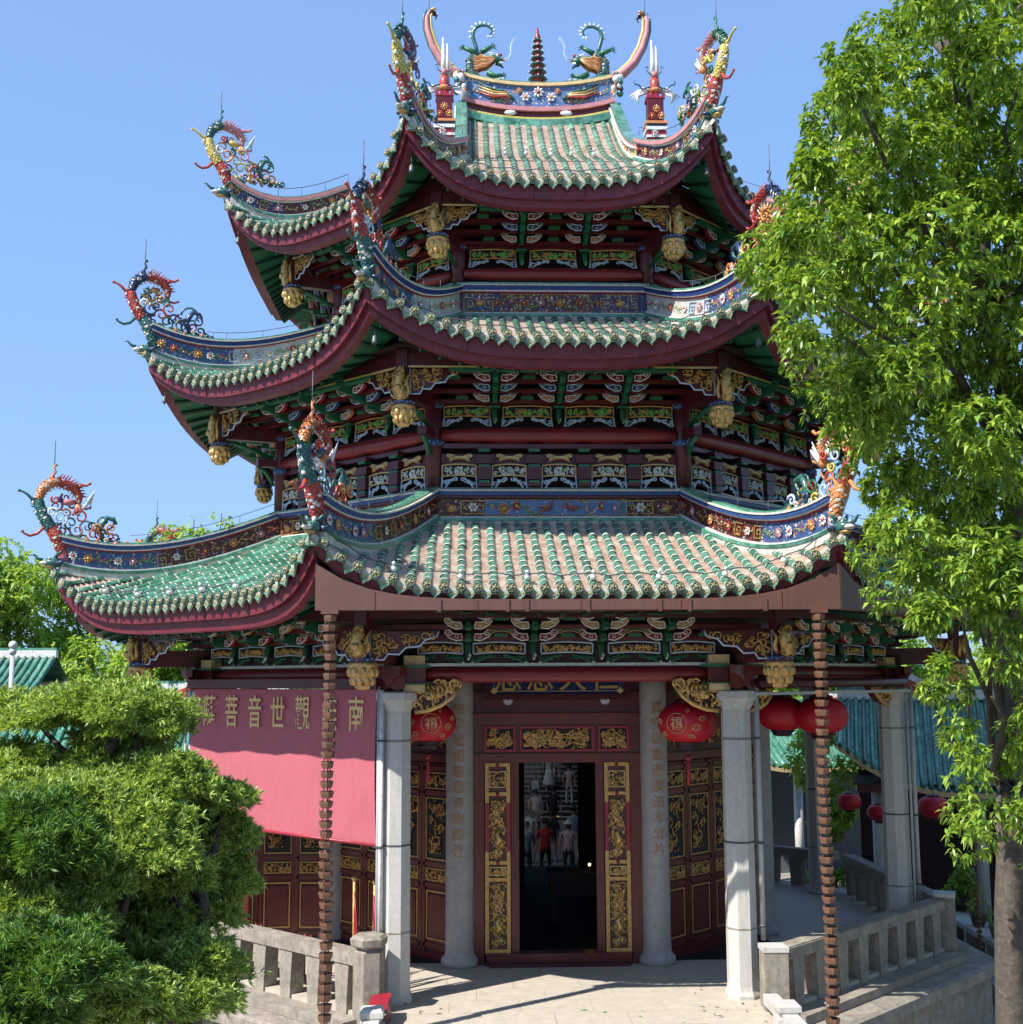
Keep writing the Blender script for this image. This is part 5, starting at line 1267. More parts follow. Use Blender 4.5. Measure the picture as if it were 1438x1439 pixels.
FIN = [
 (0, 1, (RG, TEALG, OG, RG, PINK, LBLUE), 'curled phoenix finial with white wing at the far left tip of the lowest roof', 0),
 (0, 0, (RG, TEALG, OG, RG, BLUEG, LBLUE), 'red and dark green finial above the left end of the brown gutter', 0),
 (0, 7, (OG, RG, YG, OG, LBLUE, GREENP), 'colourful scroll finial at the right end of the lowest front roof', 0),
 (0, 6, (RG, TEALG, OG, RG, PINK, LBLUE), 'finial of the lowest roof at the far right, behind the tree leaves', 0),
 (0, 2, (OG, RG, TEALG, RG, LGREEN, LBLUE), 'finial of the lowest roof at the back left corner', 0),
 (1, 1, (TEALG, RG, BLUEG, RG, GREENP, BLUEG), 'dark blue and red finial round a flaming sun, left tip of the middle roof', 1),
 (1, 0, (TEALG, RG, BLUEG, RG, BLUEG, LBLUE), 'tall finial with red and navy horns at the front left tip of the middle roof', 1),
 (1, 7, (TEALG, RG, BLUEG, RG, ORANGE, YELLOW), 'finial of the middle roof at the front right tip among the leaves', 1),
 (1, 6, (TEALG, RG, OG, RG, PINK, LBLUE), 'finial of the middle roof at the right tip hidden by the tree', 1),
 (1, 2, (OG, RG, BLUEG, RG, PINK, LBLUE), 'finial of the middle roof at the back left tip', 1),
 (2, 1, (RG, YG, TEALG, PINK, YG, ORANGE), 'yellow and red curled finial at the far left tip of the top roof', 0),
 (2, 0, (RG, YG, TEALG, PURPLE, BLUEG, YG), 'red and yellow horned finial at the front left tip of the top roof', 0),
 (2, 7, (RG, YG, GREENP, PINK, YG, LBLUE), 'bright yellow and orange scaled finial at the front right tip of the top roof', 0),
 (2, 6, (RG, YG, TEALG, PINK, YG, ORANGE), 'finial of the top roof at the far right tip behind leaves', 0),
 (2, 2, (RG, YG, TEALG, PINK, YG, ORANGE), 'finial of the top roof at the back left tip', 0)]
for ti, k, cols, lab, var in FIN: finial(ti, k, cols, lab, var, (1.0, .98, .95)[ti])
# ------------------------------------------------------------------ main ridge
mb = MB(); N = 16
def rz_(x): return 15.08+.22*(abs(x)/1.5)**2.2
def xstrip(mb, x0, x1, f0, f1, y0, y1, mt, n=14):
    for i in range(n):
        a = x0+(x1-x0)*i/n; b = x0+(x1-x0)*(i+1)/n
        mb.add([(a,y0,f0(a)),(b,y0,f0(b)),(b,y1,f0(b)),(a,y1,f0(a)),(a,y0,f1(a)),(b,y0,f1(b)),(b,y1,f1(b)),(a,y1,f1(a))], [(0,3,2,1),(4,5,6,7),(0,1,5,4),(2,3,7,6)]+([(3,0,4,7)] if i == 0 else [])+([(1,2,6,5)] if i == n-1 else []), mt)
xstrip(mb, -1.50, 1.50, lambda x: rz_(x)-.82, lambda x: rz_(x)-.68, -.20, .20, TILEM)
xstrip(mb, -1.50, 1.50, lambda x: rz_(x)-.68, lambda x: rz_(x)-.63, -.17, .17, YELLOW)
xstrip(mb, -1.43, 1.43, lambda x: rz_(x)-.63, lambda x: rz_(x)-.50, -.11, .11, DWOOD)
xstrip(mb, -1.43, 1.43, lambda x: rz_(x)-.50, lambda x: rz_(x)-.42, -.17, .17, PINK)
xstrip(mb, -1.42, 1.42, lambda x: rz_(x)-.42, lambda x: rz_(x), -.11, .11, MSKY)
xstrip(mb, -1.46, 1.46, lambda x: rz_(x), lambda x: rz_(x)+.06, -.16, .16, CREAM)
xstrip(mb, -1.44, 1.44, lambda x: rz_(x)+.06, lambda x: rz_(x)+.10, -.12, .12, TILEM)
mr = mb.build('main_ridge', hall)
for x, f in ((0, 0), (-.24, 3), (.24, 3), (-.86, 1), (.82, 1), (-.62, 4)): ob('relief_flower', FLM[f], mr, (x, -.12, rz_(x)-(.12 if x == 0 else .22)), sc=1.25)
for s in (-1, 1):
    for q in range(4): mb = MB(); mb.tube([(s*(.45+.02*q), -.13, 14.82+.02*q), (s*(.62), -.17, 14.95-.03*q), (s*.85, -.16, 15.00-.05*q), (s*1.12, -.13, 15.14-.06*q)], [.02, .028, .024, .008], (GREENP, OGOLD, CREAM, REDG)[q], 5); mb.build('relief_ribbon', mr)
    ob('relief_leaf', LSM[0], mr, (s*1.1, -.12, 14.98)); ob('relief_leaf', LSM[1], mr, (s*.7, -.12, 14.80))
    for x in (s*.52,): mb = MB(); mb.ball((x, -.16, rz_(x)-.56), .06, WHITEGLZ, 6, (2, .5, .9)); mb.build('ridge_boss', mr)
    for i in range(5): ob('relief_flower', FLM[(i+1) % 5], mr, (s*(.36+.24*i), -.12, rz_(.36+.24*i)-(.33 if i % 2 else .10)), i, sc=.7)
    # swallow tail
    mb = MB(); P = [(1.40, 15.30), (1.62, 15.42), (1.83, 15.63), (1.99, 15.93), (2.08, 16.25), (2.09, 16.48), (2.03, 16.63)]
    for off, r0, mt in ((0, .095, PINK), (-.09, .05, YELLOW), (.075, .045, TEALG)):
        mb.tube([(s*(x+off*.8), 0, z-off*.0+(off*-.35 if off < 0 else off*.3)) for x, z in P], [r0, r0*.95, r0*.85, r0*.75, r0*.65, r0*.5, r0*.25], mt, 8, flat=1.3)
    for q in range(3): mb.tube([(s*2.03, .03*(q-1), 16.61), (s*(1.96-.03*q), .05*(q-1), 16.65-.05*q), (s*(1.90+.02*q), .07*(q-1), 16.62-.07*q)], [.035, .025, .008], DWOOD if q else OGOLD, 5)
    mb.build('swallow_tail', hall)
    mb = MB(); mb.tube([(s*2.05, 0, 16.4), (s*2.05, 0, 17.1)], .008, IRON, 4); mb.build('lightning_rod', hall)
    # descending ridge along the slope
    mb = MB(); path = [(s*1.44, -.12-3.0*i/12, ztop_t(1.42, .12+3.0*i/12)+.02) for i in range(13)]
    band_section(mb, path, 0, .22, .07, CREAM, [(.03, .05, WHITE), (.05, .02, PINK), (.05, .03, TILEM)])
    dr = mb.build('descending_ridge', hall)
    for i in range(9):
        p = path[i+2]; ob('relief_flower', FLM[i % 5], dr, (p[0]-s*.08, p[1], p[2]+.15), -s*math.pi/2, sc=.7)
        mb = MB(); mb.ball((p[0]-s*.06, p[1]-.1, p[2]+.12), .04, (WHITEGLZ, REDG, LBLUE)[i % 3], 5); mb.build('relief_boss', dr)
    # figures at the ridge end
    mb = MB(); rd = random.Random(4)
    for i in range(16): mb.ball((s*(1.44+rd.uniform(-.08, .10)), -.25+rd.uniform(-.06, .06), 14.86+.030*i), rd.uniform(.04, .075), (WHITEGLZ, ORANGE, TEALG, PINK, WHITEGLZ, DWOOD)[i % 6], 6, (1, .9, 1.2))
    mb.build('ridge_end_figure', hall)
def dragon(s, label):
    """ceramic dragon on the main ridge; s = -1 left (facing right), 1 right"""
    d = thing('ridge_dragon', label, 'dragon statue', (s*.86, 0, rz_(.86)+.08), 0, 'pair of dragons on the main ridge')
    def W(pts, y=0.0): return [(-s*((x-430+22)*.00334)+0, y if not isinstance(y, (list, tuple)) else y[i], (428-z)*.00334) for i, (x, z) in enumerate(pts)]
    body = [(400, 420), (360, 425), (315, 405), (285, 360), (285, 310), (310, 275), (345, 262)]
    scaled_seg(W(body), [.04, .055, .065, .072, .068, .06, .045], OGOLD, sc_mt=TEALG, alt=OGOLD).build('body', d)
    mb = MB(); mb.tube(W([(322, 262), (318, 225), (308, 190), (300, 160), (302, 128), (320, 102), (350, 90), (382, 92), (405, 110), (408, 132), (395, 148)]), [.045, .04, .038, .038, .036, .034, .031, .028, .025, .02, .01], TEALG, 8); tl = mb.build('tail', d)
    mb = MB(); P = [(288, 160), (286, 130), (298, 102), (318, 84), (342, 76), (366, 76), (390, 84), (410, 98), (420, 118), (418, 138), (404, 158), (388, 160)]
    C0 = (355, 130)
    for x, z in P:
        a, b = W([(x, z)])[0], W([(x+(x-C0[0])*.22, z+(z-C0[1])*.22)])[0]; c = W([(x-(x-C0[0])*.15, z-(z-C0[1])*.15)])[0]; mb.tube([c, a, b], [.025, .018, .003], WHITEGLZ, 4, flat=.5)
    mb.build('tail_spike', tl)
    mb = MB()
    for x, z in ((262, 330), (258, 355), (265, 300), (280, 278), (300, 262), (272, 380)): mb.ball(W([(x+6, z)])[0], .03, WHITEGLZ, 5)
    mb.build('back_crest', d)
    mb = MB(); mb.tube(W([(350, 300), (385, 290), (420, 292), (450, 300), (475, 305)]), [.06, .075, .07, .055, .03], GREENP, 8); mb.tube(W([(430, 318), (455, 328), (472, 345)]), [.04, .03, .012], DGREEN, 6)
    mb.ball(W([(440, 278)], -.05)[0], .035, WHITEGLZ, 6); mb.ball(W([(440, 278)], .05)[0], .035, WHITEGLZ, 6); mb.ball(W([(443, 276)], -.08)[0], .016, BLACK, 5); mb.ball(W([(470, 290)])[0], .03, REDG, 6); mb.ball(W([(455, 268)])[0], .035, CRIMSON, 6)
    for y in (-.04, .04): mb.tube(W([(430, 275), (405, 262), (385, 262)], y), [.018, .014, .004], WHITEGLZ, 5); mb.tube(W([(470, 300), (500, 290), (516, 250), (512, 215), (525, 180), (545, 160)], y), [.010, .008, .006, .005, .004, .003], WHITEGLZ, 4)
    for q in range(4): mb.tube(W([(452+6*q, 312), (450+7*q, 326)], -.03), [.010, .003], WHITEGLZ, 4)
    hd = mb.build('head', d)
    mb = MB()
    for q in range(9):
        for y in (-.075, .075): mb.tube(W([(425, 300), (398, 288+q*5), (372, 292+q*7), (350, 280+q*9), (326, 292+q*9), (300, 278+q*11)], y), [.014, .016, .017, .016, .014, .003], ORANGE if q % 3 else CREAM, 4)
    mb.build('mane', hd)
    def limb(pts, y):
        m = MB(); m.tube(W(pts, y), [.055, .045, .036, .032][:len(pts)], GREENP, 6); x, z = pts[-1]; dx, dz = x-pts[-2][0], z-pts[-2][1]; L = math.hypot(dx, dz); dx, dz = dx/L, dz/L
        for a in (-.9, -.3, .3, .9):
            ex, ez = dx*math.cos(a)-dz*math.sin(a), dx*math.sin(a)+dz*math.cos(a); m.tube(W([(x, z), (x+ex*20, z+ez*20), (x+ex*32, z+ez*32+5)], y), [.018, .013, .004], TEALG, 4)
        m.build('claw_leg', d)
    limb([(318, 268), (285, 252), (250, 238)], -.06); limb([(345, 245), (378, 225), (405, 210)], .06); limb([(380, 385), (425, 405), (462, 400)], -.07); limb([(300, 380), (285, 410), (290, 430)], .07)
    mb = MB()
    for i in range(9): x, z = 285+i*24, 432-6*abs(4-i)/4+8; mb.ball(W([(x, z)])[0], .055, (WHITEGLZ, LBLUE, REDG)[i % 3], 6, (1.2, 1.8, .8)); spiral(mb, W([(x, z)])[0][0], W([(x, z)])[0][2], .05, 1, i, .013, WHITEGLZ, -.11, 4, 1, 8)
    mb.build('wave_base', d)
dragon(-1, 'green ceramic dragon with orange mane on the left half of the main ridge'); dragon(1, 'green ceramic dragon with orange mane on the right half of the main ridge')
pg = thing('miniature_pagoda', 'small red seven storey pagoda standing at the middle of the main ridge', 'pagoda', (0, 0, 15.17))
z = 0
for i in range(7):
    r = .135*(1-.085*i); h = .082+.032*(1-i/7)
    mb = MB(); mb.lathe([(r*.80, z), (r*.74, z+h)], (REDG, CRIMSON)[i % 2], 8, smooth=False); mb.build('storey', pg)
    mb = MB(); mb.lathe([(r*.8, z+h-.012), (r*1.32, z+h-.012), (r*1.36, z+h+.002), (r*1.0, z+h+.02), (r*.72, z+h+.035)], TEALG, 8, smooth=False)
    for j in range(8): mb.ball((r*1.38*math.cos(j*.785), r*1.38*math.sin(j*.785), z+h+.008), .016, WHITEGLZ, 4)
    mb.build('eave', pg); z += h+.03
mb = MB(); mb.lathe([(.07, z), (.075, z+.02), (.05, z+.05), (.055, z+.07), (.03, z+.11), (.035, z+.13), (.008, z+.24)], CRIMSON, 10); mb.build('spire', pg)
for s in (-1, 1):
    p = thing('ridge_pedestal', ('red pedestal with winged figure at the foot of the left descending ridge', 'red pedestal with winged figure at the foot of the right descending ridge')[s > 0], 'roof ornament', (s*1.69, -3.22, 12.50), 0, 'winged figures at the ends of the descending ridges')
    mb = MB(); mb.box(-.15, .15, -.14, .14, -.25, .30, CRIMSON); mb.box(-.165, .165, -.155, .155, .13, .17, WHITEGLZ); mb.box(-.17, .17, -.16, .16, .25, .31, WHITEGLZ); mb.box(-.15, .15, -.145, .14, .31, .36, BLUEG); mb.box(-.18, .18, -.17, .17, .36, .40, ORANGE); mb.build('base', p)
    mb = MB(); mb.box(-.125, .125, -.12, .12, .40, .80, DWOOD); mb.prism([(-.15, .80), (-.13, .92), (-.08, .82), (0, .90), (.08, .82), (.13, .92), (.15, .80)][::-1], -.13, -.08, CRIMSON); mb.prism([(-.15, .80), (-.13, .92), (-.08, .82), (0, .90), (.08, .82), (.13, .92), (.15, .80)][::-1], .08, .13, CRIMSON); mb.build('shrine_box', p)
    for x, z_, f in ((-.07, .48, 2), (.08, .48, 1), (0, .60, 1), (-.03, .20, 3)): ob('relief_flower', FLM[f], p, (x, -.16, z_), sc=.75)
    mb = MB(); mb.tube([(0, 0, .80), (0, -.04, .95), (0, -.06, 1.08), (0, -.05, 1.18)], [.05, .085, .08, .045], REDG, 8); mb.ball((0, -.08, 1.22), .055, PINK, 7); mb.ball((0, -.10, .95), .075, ORANGE, 7, (1.2, .8, .6)); mb.build('figure', p)
    for q in (-1, 1):
        mb = MB()
        for i in range(5): mb.tube([(q*.06, .0, .98), (q*(.20+.02*i), -.03, 1.00-.03*i), (q*(.42-.04*i), -.02, .86-.03*i)], [.03, .03, .006], WHITEGLZ, 4, flat=.5)
        mb.build('wing', p); mb = MB(); mb.tube([(q*.08, -.05, 1.02), (q*.20, -.06, .98), (q*.26, -.06, 1.05), (q*.32, -.06, 1.06), (q*.33, -.06, 1.12)], .012, BLUEG, 5); mb.tube([(q*.03, -.03, 1.22), (q*.12, -.03, 1.30), (q*.10, -.03, 1.38), (q*.15, -.03, 1.36)], .010, DARKP, 4); mb.build('ribbon', p)
    mb = MB(); mb.tube([(-.03, .03, 1.15), (-.02, .03, 1.5), (-.03, .03, 1.86)], [.045, .035, .012], WHITEGLZ, 7); mb.tube([(.05, .03, 1.15), (.05, .03, 1.45), (.04, .03, 1.76)], [.035, .028, .012], MORTAR, 7); mb.build('horn', p)
# small riders along the front eave and thin lightning wires
for ti, T in enumerate(TIERS):
    for k in (0, 1):
        m = MB(); w = TAN22*T.dc*.93; m.tube([(-w+2*w*i/30, -T.edge(-w+2*w*i/30)+.25, T.td(-w+2*w*i/30, T.edge(-w+2*w*i/30)-.25)+.14+.02*math.sin(i*2.1)) for i in range(31)], .008, IRON, 4)
        m.build('lightning_wire', hall, rz=FR(k))
    for k in (0, 1, 2, 6, 7):
        m = MB(); P = [Vector(p)+Vector((0, 0, HH[ti]+.28)) for p in hip_path(ti, 10)[:8]]; m.tube(P, .007, IRON, 4)
        for p in P[::2]: m.tube([p, p-Vector((0, 0, .14))], .006, IRON, 4)
        m.build('lightning_wire', hall, rz=FR(k))
        a = FR(k); t, d, z_ = T.uv(-1, .97); c, sn = math.cos(a), math.sin(a)
        b = MB(); b.tube([(0, 0, .0), (0, 0, .10)], .005, IRON, 4); b.lathe([(.042, -.11), (.036, -.09), (.028, -.02), (.010, .0)], DARKP, 10); b.ball((0, 0, -.13), .015, IRON, 5)
        tag(b.build('wind_bell', None, (c*t*.965+sn*d*.965, sn*t*.965-c*d*.965, z_-.62), 0), 'small grey bell hanging under the %s roof at the %s tip' % (('lowest', 'middle', 'top')[ti], {0: 'front left', 1: 'left', 2: 'back left', 6: 'right', 7: 'front right'}[k]), 'bell', 'small bells under the roof corners')
ride = MB(); ride.ball((0, 0, .05), .04, WHITEGLZ, 6, (1, 1.4, 1)); ride.ball((0, -.04, .11), .026, WHITEGLZ, 6); ride.tube([(0, .04, .05), (0, .08, .10), (0, .06, .15)], [.02, .014, .006], TEALG, 5); RID = ride.mesh('tile_bead')
for k in (0, 1):
    for t in (-2.2, -1.4, -.6, .2, 1.0, 1.8, 2.5): put('tile_bead', RID, hall, k, t, T1.edge(t)-.22, T1.td(t, T1.edge(t)-.22)+.06)
for t, d in ((-.7, 2.6), (-.35, 2.5), (.05, 2.7), (.4, 2.5), (.75, 2.7)): put('tile_bead', RID, hall, 0, t, d, ztop_t(t, d)+.06)
# ------------------------------------------------------------------ foliage
rng = np.random.default_rng(11)
def leaf_mat(name, c1, c2, rough=.38, trans=.30):
    m = bpy.data.materials.new(name); m.use_nodes = True; n = m.node_tree; b = n.nodes['Principled BSDF']; L = n.links.new
    g = n.nodes.new('ShaderNodeNewGeometry'); cr = n.nodes.new('ShaderNodeValToRGB'); cr.color_ramp.elements[0].color = (*c1, 1); cr.color_ramp.elements[1].color = (*c2, 1)
    L(g.outputs['Random Per Island'], cr.inputs[0]); L(cr.outputs[0], b.inputs['Base Color']); b.inputs['Roughness'].default_value = rough
    tr = n.nodes.new('ShaderNodeBsdfTranslucent'); sc = n.nodes.new('ShaderNodeVectorMath'); sc.operation = 'MULTIPLY'; sc.inputs[1].default_value = (1.4, 1.3, .5); L(cr.outputs[0], sc.inputs[0]); L(sc.outputs[0], tr.inputs[0])
    ms = n.nodes.new('ShaderNodeMixShader'); ms.inputs[0].default_value = trans; L(b.outputs[0], ms.inputs[1]); L(tr.outputs[0], ms.inputs[2]); L(ms.outputs[0], n.nodes['Material Output'].inputs[0]); return m
LEAF_R = leaf_mat('broad_leaf', (.05, .145, .013), (.36, .50, .07), .34, .32)
LEAF_N = leaf_mat('needle_leaf', (.08, .19, .03), (.55, .68, .18), .45, .28)
LEAF_F = leaf_mat('fine_needle_leaf', (.04, .13, .025), (.24, .40, .08), .45, .25)
LEAF_B = leaf_mat('far_leaf', (.15, .28, .05), (.40, .55, .11), .5, .45)
def leaves(name, base, direc, size, width, mt, parent, droop=.25, jit=.35, kind='stuff', simple=False):
    """many small folded leaves: base points Nx3, direction Nx3, length N"""
    N = len(base); d = direc+rng.normal(0, jit, (N, 3)); d /= np.linalg.norm(d, axis=1, keepdims=True)
    s = np.cross(d, np.array([0, 0, 1.0])+rng.normal(0, .35, (N, 3))); s /= np.linalg.norm(s, axis=1, keepdims=True)+1e-9
    u = np.cross(s, d); L = size[:, None]
    mid = base+d*L*.5+u*L*.02; tip = base+d*L-np.array([0, 0, 1.0])*L*droop
    l = base+d*L*.45+s*L*width+u*L*.07; r = base+d*L*.45-s*L*width+u*L*.07
    if simple:
        V = np.stack([base, l, tip, r], 1).reshape(-1, 3); o = (np.arange(N)*4)[:, None]; F = np.concatenate([o+np.array([0, 2, 1]), o+np.array([0, 3, 2])], 1).reshape(-1, 3)
    else:
        V = np.stack([base, l, mid, r, tip], 1).reshape(-1, 3)
        o = (np.arange(N)*5)[:, None]
        F = np.concatenate([o+np.array([0, 2, 1]), o+np.array([0, 3, 2]), o+np.array([1, 2, 4]), o+np.array([2, 3, 4])], 1).reshape(-1, 3)
    me = bpy.data.meshes.new(name); me.vertices.add(len(V)); me.vertices.foreach_set('co', V.astype(np.float32).ravel())
    me.loops.add(F.size); me.loops.foreach_set('vertex_index', F.astype(np.int32).ravel()); me.polygons.add(len(F))
    me.polygons.foreach_set('loop_start', np.arange(0, F.size, 3, dtype=np.int32)); me.polygons.foreach_set('loop_total', np.full(len(F), 3, np.int32))
    me.materials.append(mt); me.update(calc_edges=True); o_ = ob(name, me, parent)
    if kind: o_['kind'] = kind
    return o_
def unit(v): return v/(np.linalg.norm(v, axis=-1, keepdims=True)+1e-9)
def blob_leaves(blobs, twigs, per, size, squash=1.0, shell=.55):
    B = []; D = []; S = []
    for x, y, z, r in blobs:
        n = unit(rng.normal(0, 1, (twigs, 3))); n[:, 2] *= squash
        rad = r*(shell+(1.12-shell)*rng.random((twigs, 1))**.7); c = np.array([x, y, z])+n*rad*np.array([1, 1, .85])
        ax = unit(n+np.array([0, 0, .35])+rng.normal(0, .3, (twigs, 3)))
        for i in range(per):
            a = 2*math.pi*i/per+rng.random(twigs)*1.2; e1 = unit(np.cross(ax, rng.normal(0, 1, (twigs, 3)))) if i == 0 else e1
            if i == 0: e2 = np.cross(ax, e1)
            o = e1*np.cos(a)[:, None]+e2*np.sin(a)[:, None]
            B.append(c-ax*(.02*i/per)); D.append(unit(o+ax*(.35+.35*(i % 2))-np.array([0, 0, .25]))); S.append(size*(.65+.6*rng.random(twigs)))
    return np.concatenate(B), np.concatenate(D), np.concatenate(S)
